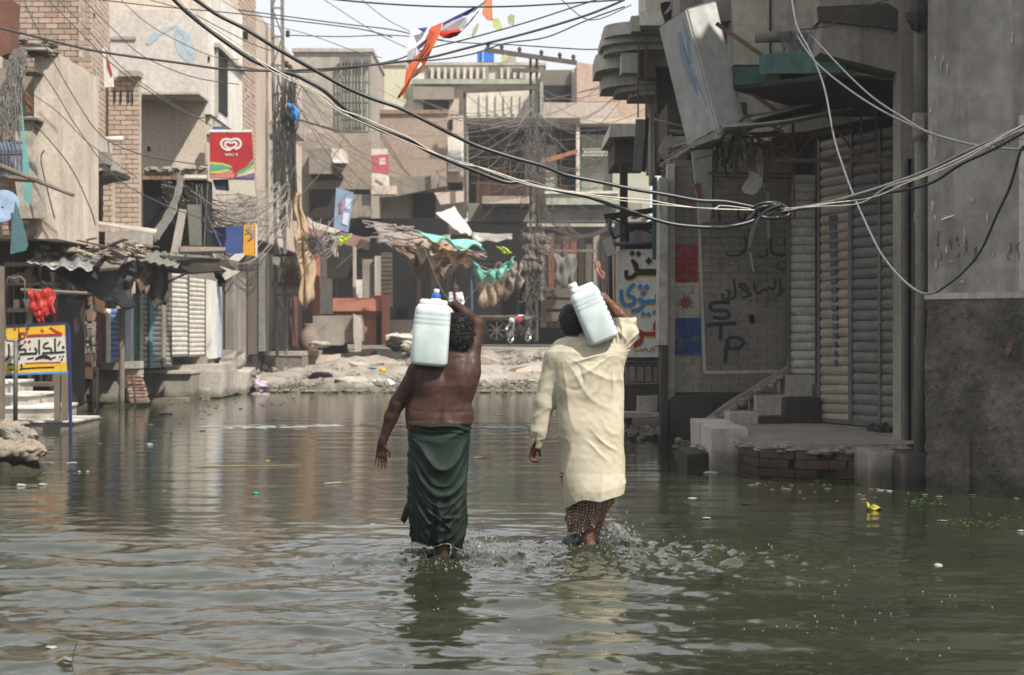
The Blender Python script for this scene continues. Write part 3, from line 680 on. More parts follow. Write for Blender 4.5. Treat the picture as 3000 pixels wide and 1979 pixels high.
sh = m2(1800, 1040); ang = np.arctan2(Z-sh.z-.02, X-sh.x-.03); rr = np.hypot(X-sh.x-.03, Z-sh.z)
tors = np.clip((X-.27)/.03, 0, 1)
sm = lambda q, p=1.6: ridge(q, p)
d = .0050*sm(ang*17+1.1*snoise(V, .3, 41))*np.exp(-((rr-.20)/.13)**2)*back*np.clip(1.2-r_gate(rr, .07), 0, 1)          # pulls from the raised shoulder
lsh = m2(1640, 1035); ang2 = np.arctan2(Z-lsh.z, X-lsh.x); r2 = np.hypot(X-lsh.x, Z-lsh.z)
d += .0038*sm(ang2*13+.9*snoise(V, .35, 43))*np.exp(-((r2-.34)/.2)**2)*back*tors
d += .0075*sm((X-.5)*34+(Z-.8)*7+1.3*snoise(V, .5, 45), 1.3)*np.clip((1.05-Z)/.4, 0, 1)*tors*(.35+.5*np.clip(snoise(V, .6, 44)*.5+.5, 0, 1))   # long soft falls
d += .0045*sm((Z*42+X*34)+1.8*snoise(V, .3, 46))*np.exp(-((Z-.70)/.11)**2-((X-.62)/.12)**2)*back
crump = np.clip(snoise(V, .5, 55)*.6+.1, 0, 1)*np.clip((1.0-Z)/.4, .15, 1)
d += crump*.0019*sm(3.0*snoise(V, .12, 47, st=(1, 1, .8)), 1.2)+.0004*snoise(V, .05, 48)+.003*snoise(V, .32, 50)
arm = (1-tors); d += arm*.0042*sm(Z*48-X*26+1.1*snoise(V, .25, 49), 1.4)*(.25+.6*np.clip(snoise(V, .25, 51)+.3, 0, 1))
rs = np.exp(-((X-m2(1840, 0).x)/.09)**2-((Z-m2(0, 965).z)/.10)**2); d += rs*.008*sm((Z*.55+X*.8)*50+1.2*snoise(V, .2, 52), 1.3)
d -= .006*np.exp(-((ang+2.7+.1*snoise(V, .3, 57))/.06)**2)*np.exp(-((rr-.3)/.12)**2)*back
V = V+G*(1.1*d)[:, None]
hem = np.clip((.50-V[:, 2])/.12, 0, 1)*tors
V[:, 2] += hem*(.055*np.clip((V[:, 0]-m2(1745, 0).x)/.2, -1, 1)**3+.006*np.sin(V[:, 0]*30))
V[:, 1] -= hem*.02*(G[:, 1] < 0)
tunm = bpy.data.materials.new('worn_cream_cotton'); tunm = mat('worn_cream_cotton', 'bcb196', 'b0a587', '9a8f72', sc=3.2, rough=.75, bump=.15, bs=300, spec=.25, bd=.0015)
npmesh('tunic', V, Q, tunm, base2, man2)
# small tear in the tunic
# checked wrap
def check_mat():
    m = bpy.data.materials.new('brown_checked_cloth'); m.use_nodes = True; nt = m.node_tree; N = nt.nodes; L = nt.links; b = N['Principled BSDF']; b.inputs['Roughness'].default_value = .45
    uv = N.new('ShaderNodeAttribute'); uv.attribute_name = 'weave'; sx = N.new('ShaderNodeSeparateXYZ'); L.new(uv.outputs['Vector'], sx.inputs[0])
    def band(o):
        f = N.new('ShaderNodeMath'); f.operation = 'FRACT'; L.new(o, f.inputs[0]); g = N.new('ShaderNodeMath'); g.operation = 'GREATER_THAN'; g.inputs[1].default_value = .36; L.new(f.outputs[0], g.inputs[0]); return g.outputs[0]
    a, c = band(sx.outputs[0]), band(sx.outputs[1]); q = N.new('ShaderNodeMath'); q.operation = 'MULTIPLY'; L.new(a, q.inputs[0]); L.new(c, q.inputs[1])
    x = N.new('ShaderNodeMix'); x.data_type = 'RGBA'; L.new(q.outputs[0], x.inputs[0]); x.inputs[6].default_value = hx('2c1f1a'); x.inputs[7].default_value = hx('9c7c66'); L.new(x.outputs[2], b.inputs['Base Color'])
    return m
CK = check_mat()
rows = interp_rows([(1380, 1640, 1815, .15, .0), (1430, 1650, 1805, .15, .0), (1470, 1653, 1800, .15, .05), (1500, 1658, 1795, .16, .08), (1535, 1662, 1765, .15, .08), (1558, 1668, 1755, .14, .08)], m2, D2, 110)
def wrap2(V, O):
    x = (V[:, 0]-m2(1710, 0).x)/.17; z = V[:, 2]; zt = m2(0, 1380).z; s = (zt-z)/(zt-m2(0, 1558).z); a = np.arctan2(O[:, 1], O[:, 0]); back = np.clip(-O[:, 1]*1.6+.15, 0, 1)
    d = .008*ridge(s*16+x*9+1.8*snoise(V, .2, 63), 1.4)*back+.006*ridge(a*11+snoise(V, .2, 64)*2-s*2, 1.3)+.003*ridge(s*40-x*12+2*snoise(V, .1, 65), 1.2)
    V = V+O*d[:, None]
    h = np.clip((s-.3)/.7, 0, 1); V[:, 2] += h*(.10*np.clip((x-.05), 0, 1)**1.0+.01*np.sin(x*14)); V[:, 0] += h*np.clip(x-.1, 0, 1)*.02
    return V
V, Q = loft(rows, wrap2, 220, 0)
wr2o = npmesh('wrap', V, Q, CK, base2, man2)
at = wr2o.data.attributes.new('weave', 'FLOAT_VECTOR', 'POINT'); n = 220; m_ = len(rows); wv = np.zeros((2, m_, n, 3)); wv[:, :, :, 0] = np.abs(np.arange(n)-n/2)/n*46; wv[:, :, :, 1] = (np.arange(m_)*.0040/.023)[None, :, None]
at.data.foreach_set('vector', wv.astype(np.float32).ravel())
mb = MB(); mb.tube([m2(1668, 1505, .1), m2(1663, 1525, .1), m2(1660, 1532, .1)], [.02, .018, .006], 8); mb.build('loose_corner', CK, wr2o, True)
j2, nb, R, ax, xv, yv = jug('translucent white water jug tilted on the shoulder of the man in the cream tunic', m2(1769, 1000, -.11), m2(1697, 832, -.13), .215, .185, .405, None, 0, False, -.052)
mb = MB(); mb.lathe([(.030, .012), (.031, .014), (.031, .038), (.028, .042)], nb, 24, R); mb.build('cap', plain('cloudy_cap', 'd9dcd8', 'cfd2ce', sc=30, rough=.35, bump=0), j2, True)
mb = MB(); rd = plain('faded_red_ink', '8e3b46', '9a5058', sc=30, bump=0)
for i in range(9):
    t = .12+.09*i; c = j2.location+ax*(.405*t)+xv*(.1075*.93)+yv*-.072; mb = MB(); mb.obox(c, .004, .006, .010+.012*(i % 3 == 1), R); mb.build('ink_mark', rd, j2)
# ---------------------------------------------------------------- splashes
def splash_mat():
    m = bpy.data.materials.new('splash_water'); m.use_nodes = True; b = m.node_tree.nodes['Principled BSDF']
    b.inputs['Base Color'].default_value = (.80, .84, .80, 1); b.inputs['Roughness'].default_value = .06; b.inputs['IOR'].default_value = 1.33; b.inputs['Transmission Weight'].default_value = .82
    return m
SM = splash_mat()
def splash(label, doms, drops, seed):
    rng = np.random.default_rng(seed); c0 = doms[0][0]
    lo = np.min([np.array(c)-np.array(r) for c, r in doms], 0)-.04; hi = np.max([np.array(c)+np.array(r) for c, r in doms], 0)+.04
    f = Field(lo, hi, .0045)
    for c, r in doms: f.ell(c, r, .03)
    V, Q = f.mesh(); G = f.grad(V)
    d = .016*ridge(5*snoise(V, .05, seed), 1.2)+.008*ridge(5*snoise(V, .022, seed+1), 1.1)
    V = V+G*d[:, None]
    o = npmesh('water_splash', V, Q, SM, (c0[0], c0[1], 0)); tag(o, label, 'splash', 'splashes round the wading feet')
    mb = MB()
    for cx, cy, cz, sx, sy, sz, n in drops:
        for _ in range(n):
            r = .0025+.006*random.random()**3; mb.blob((cx+random.gauss(0, sx), cy+random.gauss(0, sy), max(.002, cz+abs(random.gauss(0, sz)))), r, r, r*random.uniform(.8, 1.7), 6, .1, 4)
    dm = mb.build('droplets', SM, o, True); dm['kind'] = 'stuff'
a = m1(1375, 1625, .22); b = m1(1225, 1625, .2)
splash('clear splash of water thrown up at the feet of the bare-chested man', [((a.x, a.y, .0), (.10, .08, .085)), ((a.x-.05, a.y-.02, .03), (.05, .06, .11)), ((b.x, b.y, 0), (.12, .07, .035)), ((a.x+.13, a.y, 0), (.1, .08, .03))],
       [(a.x, a.y, .02, .13, .08, .07, 190), (b.x, b.y, .01, .10, .07, .06, 150), (-.46, 11.6, .0, .4, .22, .012, 200)], 71)
a = m2(1795, 1590, .12); b = m2(1685, 1590, .15)
splash('rounded clear splash of water beside the bare foot of the man in the tunic', [((a.x, a.y, .01), (.105, .08, .115)), ((b.x, b.y, 0), (.08, .07, .04)), ((a.x+.12, a.y, 0), (.08, .08, .02))],
       [(a.x, a.y, .02, .11, .08, .07, 200), (b.x, b.y, .01, .08, .06, .06, 140), (.75, 12.35, .0, .45, .25, .012, 260)], 75)
# ---------------------------------------------------------------- masonry, shutters, lettering
def unit_box(name, m, ch=.06):
    mb = MB(); e = .5-ch
    v = []
    for z in (-.5, -e, e, .5):
        q = e if abs(z) == .5 else .5
        v += [(-q, -.5*1, z), (q, -.5, z), (q, .5, z), (-q, .5, z)]
    fs = [(0, 3, 2, 1), (12, 13, 14, 15)]
    for j in range(3):
        for k in range(4): fs.append((j*4+k, j*4+(k+1) % 4, j*4+4+(k+1) % 4, j*4+4+k))
    me = bpy.data.meshes.new(name); me.from_pydata(v, [], fs); me.materials.append(m); me.update(); return me
_U = {}
def ub(name, m):
    if (name, m.name) not in _U: _U[(name, m.name)] = unit_box(name, m)
    return _U[(name, m.name)]
def brick_wall(parent, a, b, z0, z1, m, bl=.23, bh=.078, gap=.012, dep=.03, maxn=300, keep=None, core=True, cm=None, coreth=.2, name='brick', miss=.02, pm=None):
    """courses of single bricks on the face a->b (xy), mortar core behind"""
    a, b = Vector((a[0], a[1], 0)), Vector((b[0], b[1], 0)); u = (b-a); L = u.length; u.normalize(); n = Vector((u.y, -u.x, 0))   # outward = right-hand side
    R = Matrix((u, -n, Vector((0, 0, 1)))).transposed(); todo = []
    nz = max(1, int((z1-z0)/bh)); bh = (z1-z0)/nz
    for r in range(nz):
        x = -bl/2*(r % 2)
        while x < L:
            x0, x1 = max(0, x+gap/2), min(L, x+bl-gap/2); x += bl
            if x1-x0 < .03 or random.random() < miss: continue
            c = (x0+x1)/2; z = z0+(r+.5)*bh
            if keep and not keep(c, z): continue
            todo.append((c, z, x1-x0))
    random.shuffle(todo); me = ub(name, m); rest = MB()
    for i, (c, z, l) in enumerate(todo):
        p = a+u*c+n*(-.03+dep/2+random.uniform(-.004, .006))+Vector((0, 0, z)); Rj = Matrix.Rotation(random.uniform(-.012, .012), 3, 'Y')
        if i < maxn: shared(name, me, parent, p, R @ Rj, (l, .06, bh-gap))
        else: rest.obox(p, l, .06, bh-gap, R @ Rj)
    if rest.v: rest.build(name+'_remainder', m, parent, kind='stuff')
    if core:
        mb = MB(); q = a-n*.02; w_ = b-n*.02; e = -n*coreth
        mb.hexa([q+Vector((0, 0, z0)), w_+Vector((0, 0, z0)), w_+e+Vector((0, 0, z0)), q+e+Vector((0, 0, z0)), q+Vector((0, 0, z1)), w_+Vector((0, 0, z1)), w_+e+Vector((0, 0, z1)), q+e+Vector((0, 0, z1))])
        mb.build('mortar_bed', cm or mortar, parent)
_S = {}
def slat_mesh(m):
    if m.name not in _S:
        mb = MB(); pr = [(0, 0), (-.010, .06), (-.021, .25), (-.026, .5), (-.021, .75), (-.009, .93), (0, .97), (.004, .5)]
        mb.prism([(-.5, y, z) for y, z in pr], (1, 0, 0)); me = bpy.data.meshes.new('slat'); me.from_pydata(mb.v, [], mb.f); me.materials.append(m); me.update()
        _S[m.name] = me
    return _S[m.name]
def shutter(parent, a, b, z0, z1, m, pitch=.1, label=None, fm=None, sag=0, bottom=True):
    """roller shutter: guides and backing as the part, each slat a sub-part"""
    a, b = Vector((a[0], a[1], 0)), Vector((b[0], b[1], 0)); u = b-a; L = u.length; u.normalize(); n = Vector((u.y, -u.x, 0)); R = Matrix((u, -n, Vector((0, 0, 1)))).transposed()
    mb = MB()
    for p in (a-u*.03, b+u*.03): mb.obox(p+Vector((0, 0, (z0+z1)/2)), .05, .07, z1-z0, R)
    mb.obox((a+b)/2-n*.03+Vector((0, 0, (z0+z1)/2)), L, .02, z1-z0, R)
    s = mb.build('roller_shutter', fm or steel, parent, label=label); s['kind'] = 'part' if False else ''
    del s['kind']
    k = max(1, int(round((z1-z0)/pitch))); ph = (z1-z0)/k; me = slat_mesh(m)
    for i in range(k):
        o = shared('slat', me, s, (a+b)/2+Vector((0, 0, z0+i*ph)), R @ Matrix.Rotation(random.uniform(-.004, .004)+sag, 3, 'Y'), (L, 1, ph))
    if bottom:
        mb = MB(); mb.obox((a+b)/2+n*.012+Vector((0, 0, z0+.02)), L, .03, .05, R); mb.build('bottom_rail', fm or steel, s)
    return s
def ribbon(mb, pts, D, wpx, th=.004, n=None):
    """painted stroke of given pixel-width on a surface facing us at depth D; pts in photo pixels"""
    D = D-random.uniform(.0003, .0015); w = list(np.interp(np.linspace(0, 1, len(pts)), np.linspace(0, 1, len(wpx)), wpx)) if isinstance(wpx, (list, tuple)) else [wpx]*len(pts)
    p = [Vector((x, y)) for x, y in pts]; Lp = []; Rp = []
    for i in range(len(p)):
        d = (p[min(i+1, len(p)-1)]-p[max(i-1, 0)]); d = d.normalized() if d.length else Vector((1, 0)); q = Vector((-d.y, d.x))*w[i]/2
        Lp.append(p[i]+q); Rp.append(p[i]-q)
    fr = [P(v.x, v.y, D) for v in Lp]+[P(v.x, v.y, D) for v in Rp]; bk = [v+Vector((0, th, 0)) for v in fr]; k = len(p); N = 2*k; fs = []
    for i in range(k-1):
        fs.append((i, i+1, k+i+1, k+i)); fs += [(i, i+1, N+i+1, N+i), (k+i, k+i+1, N+k+i+1, N+k+i)]
    fs += [(0, k, N+k, N), (k-1, 2*k-1, N+2*k-1, N+k-1)]
    mb.add(fr+bk, fs)
def spline(pts, n=5):
    out = []
    for i in range(len(pts)-1):
        p0, p1, p2, p3 = pts[max(i-1, 0)], pts[i], pts[i+1], pts[min(i+2, len(pts)-1)]
        for k in range(n):
            t = k/n; out.append(tuple(.5*(2*p1[j]+(p2[j]-p0[j])*t+(2*p0[j]-5*p1[j]+4*p2[j]-p3[j])*t*t+(3*p1[j]-p0[j]-3*p2[j]+p3[j])*t**3) for j in range(len(p1))))
    out.append(tuple(pts[-1])); return out
def dia(mb, x, y, r, D):
    mb.poly([(x-r, y), (x, y+r), (x+r, y), (x, y-r)], D-random.uniform(.0003, .0015), .004)
def lettering(name, m, parent, strokes, D, dots=()):
    mb = MB()
    for s in strokes: pts, w_ = s[0], s[1]; ribbon(mb, spline(pts) if len(s) < 3 else pts, D, w_)
    for x, y, r in dots: dia(mb, x, y, r, D)
    o = mb.build(name, m, parent); o['kind'] = 'stuff'; return o
X_, Y_ = Vector((1, 0, 0)), Vector((0, 1, 0))
def catn(a, b, sag, n=14, wob=0):
    a, b = Vector(a), Vector(b); out = []
    for i in range(n+1):
        t = i/n; p = a.lerp(b, t); p.z -= sag*4*t*(1-t); 
        if wob and 0 < i < n: p += Vector([random.uniform(-wob, wob) for _ in range(3)])
        out.append(p)
    return out
# ================================================================ RIGHT SIDE
# --- near building: two plaster bands, rough base, drain pipe
A0, B0 = Vector((3.80, 16.84, 0)), Vector((6.30, 14.12, 0)); uw = (B0-A0).normalized(); nw = Vector((uw.y, -uw.x, 0)); Rw = Matrix((uw, -nw, Vector((0, 0, 1)))).transposed(); Lw = (B0-A0).length
nb_ = thing('plastered_building', 'grey plastered building nearest on the right, rough stained base above the water', 'building', A0+Vector((1, 1, 0)))
greyp = mat('smooth_grey_plaster', '968f83', '7c756a', '454039', sc=2.2, streak=.75, bs=14, bump=.25, rough=.8)
rough = mat('rough_cast_render', '776e60', '4d463c', '2c2823', sc=2.4, bs=40, bump=1.2, bd=.02, rough=.8)
def wb(u0, u1, z0, z1, pr, th=.25): mb = MB(); c = A0+uw*(u0+u1)/2+nw*(pr-th/2)+Vector((0, 0, (z0+z1)/2)); mb.obox(c, u1-u0, th, z1-z0, Rw); return mb
zb = P(0, 878, 16.84).z; 
mb = MB()                                                     # rough base as a dense relief sheet
mb2 = MB(); nu, nv = 150, 90; rng = np.random.default_rng(9)
VV = np.array([[uw.x*u+A0.x, uw.y*u+A0.y, z] for z in np.linspace(-.4, zb, nv) for u in np.linspace(-.02, Lw, nu)])
hh = .006*np.abs(snoise(VV, .06, 1))+.005*snoise(VV, .03, 2)+.012*snoise(VV, .6, 3)
VV[:, 0] += nw.x*(hh+.0); VV[:, 1] += nw.y*(hh+.0); idx = np.arange(nu*nv).reshape(nv, nu)
npmesh('rough_base', VV, np.stack([idx[:-1, :-1], idx[:-1, 1:], idx[1:, 1:], idx[1:, :-1]], -1).reshape(-1, 4), rough, nb_.location, nb_)
wb(0, Lw, -.4, zb-.003, -.035, 3.0).build('base_wall', concw, nb_)
wb(0, Lw, zb+.05, 9.5, 0, 3.0).build('upper_wall', greyp, nb_)
wb(-.02, Lw, zb, zb+.055, .03, .3).build('plaster_ledge', concl, nb_)
wb(.95, 1.15, zb+.06, 3.35, .006, .01).build('pale_corner_strip', concl, nb_)
c = P(2845, 1400, 16.5); wb(.28, .46, -.3, .52, .03, .06).build('smooth_patch', rough, nb_)
for px, py, w_, h_ in ((2743, 168, 10, 22), (2760, 195, 6, 40), (2766, 170, 5, 30), (2778, 205, 7, 45), (2775, 275, 9, 9), (2967, 115, 7, 44), (2730, 400, 13, 70), (2741, 450, 9, 48), (2735, 600, 12, 36), (2742, 640, 14, 18), (2780, 635, 36, 13), (2852, 585, 15, 16), (2856, 630, 16, 8), (2895, 640, 9, 38), (2745, 775, 9, 30), (2775, 735, 8, 30), (2822, 826, 20, 9), (2898, 830, 9, 14), (2912, 745, 6, 16), (2828, 690, 9, 46), (2790, 765, 12, 8), (2728, 325, 12, 24), (2771, 455, 5, 10)):
    D = 16.84-(px-2720)/280*.74; mb = MB(); c = P(px, py, D)+nw*.006
    pts = []
    for k in range(9):
        a = 2*math.pi*k/9; q = random.uniform(.55, 1.15); pts.append(c+uw*math.cos(a)*w_*.5*q*D/F+Vector((0, 0, math.sin(a)*h_*.5*q*D/F))+nw*random.uniform(0, .012))
    mb.prism(pts, nw*.004); mb.build('paper_scrap' if random.random() < .6 else 'plaster_chip', paper if random.random() < .75 else concl, nb_)
mb = MB(); c = P(2782, 640, 16.6)+nw*.01; mb.sheet(lambda u, v: c+uw*(u-.5)*.12+Vector((0, 0, -.02*v+.03*u))+nw*(.05*v), 4, 3, .002); mb.build('peeling_paper', paper, nb_)
mb = MB()
for px, py, s in ((2752, 700, 1.0), (2790, 720, .8), (2812, 735, .9), (2835, 725, 1.1), (2862, 745, 1.0), (2960, 738, 1.2), (2985, 735, 1.2), (2760, 760, .8), (2808, 705, .6)):
    for k in range(2):
        D = 16.84-(px-2720)/280*.74
        p = [P(px+random.uniform(-8, 8)*s+random.uniform(-3, 3), py-22*s+i*11*s, D)+nw*.008 for i in range(5)]; mb.tube(p, .004, 4)
mb.build('scrawled_writing', plain('faded_ink', '3f4450', '5a4a45', sc=20, bump=0), nb_, kind='stuff')
mb = MB(); mb.add(*[[(2835, 0, 0)], []]) if False else None; c = P(2828, 735, 16.58)+nw*.01; mb.obox(c, .045, .006, .11, Rw); mb.build('teal_sticker', plain('teal_sticker', '3b5f6b', '6b7f80', sc=20, bump=0), nb_)
mb = MB()
for px, py in ((2962, 1023), (2955, 1032), (2972, 1030), (2962, 1012)): mb.obox(P(px, py, 16.2)+nw*.02, .05, .02, .05, Rw @ Matrix.Rotation(random.random(), 3, 'Y'))
mb.build('exposed_lath', mat('raw_brick_patch', '7a5b3f', '5f4630', sc=9), nb_, kind='stuff')
# return wall and recess behind the pipe
wall2 = thing('building_corner_wall', 'dark plaster wall strip with a drain pipe, between shutters and grey building', 'wall', (4.1, 18, 0))
mb = MB(); mb.rect(2640, -900, 2722, 1420, 18.6, .4); mb.build('wall_strip', conc, wall2)
mb = MB(); mb.rect(2672, 440, 2684, 1290, 18.5, .12); mb.build('door_post', wood, wall2)
mb = MB(); mb.rect(2650, 440, 2660, 1290, 18.5, .12); mb.build('door_post', steel, wall2)
mb = MB(); mb.rect(2661, 460, 2671, 1290, 18.56, .05); mb.build('dark_gap', dark, wall2)
mb = MB(); mb.rect(2655, 445, 2685, 465, 18.48, .05); mb.build('lintel', conc, wall2)
dp = thing('drain_pipe', 'fat grey vertical drain pipe running down the corner into the low block', 'pipe', P(2698, 1335, 17.5))
mb = MB(); mb.tube([P(2697, -300, 17.6), P(2697, 330, 17.6)], .064, 18); mb.build('upper_pipe', mat('limewashed_pipe', '8a8471', '7a745f', '4d5547', sc=4, streak=.6, bs=30), dp, True)
mb = MB(); mb.tube([P(2697, 410, 17.6), P(2700, 800, 17.55), P(2694, 1335, 17.4)], .058, 18); mb.build('lower_pipe', pipe, dp, True)
for y, r in ((350, .078), (395, .075), (640, .064), (1000, .063)):
    mb = MB(); mb.tube([P(2697, y-18, 17.6), P(2697, y, 17.6), P(2697, y+16, 17.6)], [r*.93, r, r*.93], 18); mb.build('joint', conc, dp, True)
mb = MB(); mb.blob(P(2697, 375, 17.55), .085, .085, .13, 9, .12); mb.build('cement_lump', conc, dp)
mb = MB(); mb.blob(P(2692, 40, 17.5), .13, .1, .16, 10, .15, 7); mb.build('upper_cement_lump', concw, dp)
# --- raised platform, steps and blocks
plat = thing('raised_platform', 'cracked concrete shop platform on old brick edge, standing in the flood before the shutters', 'platform', (3.6, 19.5, 0))
zt = .367
def top(pts, z0, z1, m, name, root, jit=0):
    mb = MB(); mb.prism([Vector((x, y, z0)) for x, y in pts], (0, 0, z1-z0)); return mb.build(name, m, root)
fx = lambda px, D: (px-1500)*D/F
edge = [(fx(2150, 20.6), 20.6), (fx(2172, 19.0), 19.0), (fx(2230, 18.35), 18.35), (fx(2330, 18.1), 18.1), (fx(2450, 18.0), 18.0), (fx(2560, 17.9), 17.9), (fx(2660, 17.9), 17.9)]
mb = MB(); n = 30; slabp = edge+[(4.25, 18.4), (4.45, 20.0), (4.3, 20.6), (3.7, 22.3), (2.9, 23.3), (2.45, 23.3)]
top([(x+.03*(i > 0), y+.06) for i, (x, y) in enumerate(slabp)], -.4, zt-.07, concw, 'fill', plat)
top([(x-.01, y-.02) for x, y in slabp], zt-.07, zt, conc, 'slab', plat)
for i in range(len(edge)-1):
    a, b = edge[i], edge[i+1]
    brick_wall(plat, a, b, -.16, zt-.075, brickw, .22, .08, .008, .05, 60, core=False, miss=.12, name='brick')
mb = MB()
for i in range(26):
    t = random.random()*(len(edge)-1.01); k = int(t); x = edge[k][0]+(edge[k+1][0]-edge[k][0])*(t-k); y = edge[k][1]+(edge[k+1][1]-edge[k][1])*(t-k)
    mb.blob((x, y-.03, zt-.06+random.uniform(-.03, .02)), random.uniform(.04, .12), .05, random.uniform(.015, .04), 7, .25)
mb.build('broken_cement_edge', conc, plat, kind='stuff')
st = thing('entrance_steps', 'stepped concrete blocks climbing to the hanging shutter at the graffiti wall', 'steps', P(2250, 1250, 21.5))
def px_blk(x0, y0, x1, y1, D, th, m, name, root, jit=.006): mb = MB(); mb.rect(x0, y0, x1, y1, D, th, jit); return mb.build(name, m, root)
px_blk(2085, 1257, 2192, 1392, 19.2, 2.3, concl, 'lower_block', st)
px_blk(2140, 1211, 2222, 1250, 21.9, 1.0, concl, 'step', st); px_blk(2222, 1222, 2300, 1250, 21.85, 1.0, concw, 'step', st)
px_blk(2216, 1160, 2305, 1222, 22.3, .8, concl, 'step', st); px_blk(2300, 1166, 2402, 1250, 22.0, 1.0, concw, 'step', st)
px_blk(2300, 1100, 2388, 1166, 22.5, .7, concl, 'step', st)
mb = MB(); mb.poly([(2035, 1270), (2045, 1248), (2140, 1178), (2268, 1100), (2312, 1075), (2318, 1088), (2200, 1160), (2130, 1212), (2110, 1260), (2060, 1290)], 22.6, .25); mb.build('broken_stringer', rub, st)
mb = MB()
for i in range(22): t = random.random(); mb.blob(P(2045+250*t+random.uniform(-6, 6), 1262-165*t+random.uniform(-6, 8), 22.55), .05, .05, .035, 7, .3)
mb.build('crumbling_mortar', rub, st, kind='stuff')
for (x0, y0, x1, y1, D, lab) in ((2540, 1322, 2636, 1430, 17.25, 'low worn concrete block under the platform edge'), (2633, 1330, 2728, 1450, 16.95, 'stained concrete block at the foot of the drain pipe')):
    mb = MB(); c = (P(x0, y1, D)+P(x1, y0, D))/2; w_, h_ = (x1-x0)*D/F, (y1-y0)*D/F+.25
    V = [];
    f_ = lambda q: math.copysign(abs(q)**.16, q)
    prof = [(0, 0), (.95, .0), (1, .03), (1, .1), (1, .86), (.98, .94), (.93, .985), (.8, 1), (0, 1)]; n = 40; vs = []
    for s_, t in prof:
        for k in range(n):
            a = 2*math.pi*k/n; a += .35*math.sin(4*a)*-.5; vs.append((c.x+f_(math.cos(a))*w_/2*s_, D+.35+f_(math.sin(a))*.35*s_, P(0, y1, D).z-.25+h_*t))
    m_ = len(prof); mb.add(vs, [(i*n+k, i*n+(k+1) % n, (i+1)*n+(k+1) % n, (i+1)*n+k) for i in range(m_-1) for k in range(n)])
    mb.build('concrete_block', concw if D < 17 else conc, None, True, lab, 'block', 'worn blocks along the platform')
ls = thing('low_slab', 'low crumbling concrete slab with moss at water level left of the steps', 'slab', P(2085, 1385, 19.6))
px_blk(2015, 1325, 2150, 1395, 19.5, 1.2, concw, 'slab', ls, .02)
mb = MB(); mm = mat('moss', '6a6a2c', '4f5424', sc=20)
for i in range(14): mb.blob((P(2040+random.random()*100, 1330, 19.6+random.random()*.8).x, 19.6+random.random()*.8, .19), .05, .05, .02, 7, .3)
mb.build('moss', mm, ls, kind='stuff')
mb = MB()
for i in range(18): mb.blob((P(2040+random.random()*110, 1330, 19.7).x, 19.5+random.random(), .20), random.uniform(.02, .06), .04, .02, 7, .3)
mb.build('litter', rub, ls, kind='stuff')
# --- graffiti wall
gw = thing('graffiti_wall', 'grimy brick shop wall with painted red white blue flag and graffiti', 'wall', (2.8, 23.4, 0))
Dw = 23.4; zg = lambda y: P(0, y, Dw).z
ZN = [(fx(1962, Dw), fx(2043, Dw), zg(828), zg(718), '8a3034'), (fx(1964, Dw), fx(2048, Dw), zg(931), zg(829), 'a8a294'), (fx(1966, Dw), fx(2055, Dw), zg(1041), zg(932), '2a4678'), (fx(1966, Dw), fx(2048, Dw), zg(1150), zg(1045), '8e887b')]
brick_wall(gw, (fx(1975, Dw), Dw), (fx(2318, Dw), Dw), zg(1150), zg(470), mat('grimy_pale_brick', '857c6c', '70685a', '4c453a', sc=1.2, rnd=.07, bs=40, bump=.4, zones=ZN), .235, .088, .004, .024, 300, cm=mat('grimy_mortar', '7b7264', '685f52', '463f35', sc=2, bs=40, zones=ZN), miss=0)
mb = MB(); mb.rect(1955, 480, 1977, 1320, Dw-.06, .3); mb.build('corner_pillar', mat('limewash', 'c6bfb0', 'a8a090', '6d665a', sc=3, streak=.6, bs=30), gw)
mb = MB(); mb.rect(1932, 520, 1955, 1010, Dw-.3, .5, .01); mb.build('pale_post', mat('painted_post', 'b5ada0', '8d8577', '4f4a4a', sc=9, streak=.8, bs=30), gw)
mb = MB(); mb.rect(1936, 1010, 1955, 1340, Dw-.28, .4, .02); mb.build('post_foot', concw, gw)
mb = MB(); mb.rect(1968, 1150, 2318, 1320, Dw-.05, .3); mb.build('plinth', concw, gw)
mb = MB(); mb.poly([(1962, 1175), (1985, 1158), (2060, 1152), (2085, 1180), (2095, 1320), (1958, 1330)], Dw-.25, .3); mb.build('bulging_plaster', concw, gw)
for a, b in (((2042, 480), (2064, 1092)), ((2064, 1092), (2312, 1088)), ((2250, 560), (2252, 700))):
    mb = MB(); mb.bar(P(*a, Dw-.02), P(*b, Dw-.02), .018, .04); mb.build('frame_batten', concl, gw)
fr_ = mat('faded_flag_red', '993336', '8a3a3a', '6d4a44', sc=6, bs=40, bump=.2); fb_ = mat('faded_flag_blue', '2f5590', '34568a', '4a5568', sc=6, bs=40, bump=.2); fw_ = mat('faded_flag_white', 'a49e90', '968f80', '79715f', sc=6, bs=40, bump=.2)
mb = MB(); pts = []
for k in range(20): r = 27 if k % 2 == 0 else 12; a = 2*math.pi*k/20+.1; pts.append((2008+r*math.cos(a)*random.uniform(.85, 1.1), 886+r*math.sin(a)*random.uniform(.85, 1.15)))
mb.poly(pts, Dw-.022, .004); mb.build('flag_red_burst', fr_, gw)
gz = lambda x, y: (1750+x/1.867, 560+y/1.867)
G_ = lambda *p: [gz(*q) for q in p]
inkd = plain('dark_graffiti', '33302e', '3f3a36', sc=8, bs=40, bump=0); inkb = plain('blue_graffiti', '232a42', '2b3148', sc=8, bs=40, bump=0)
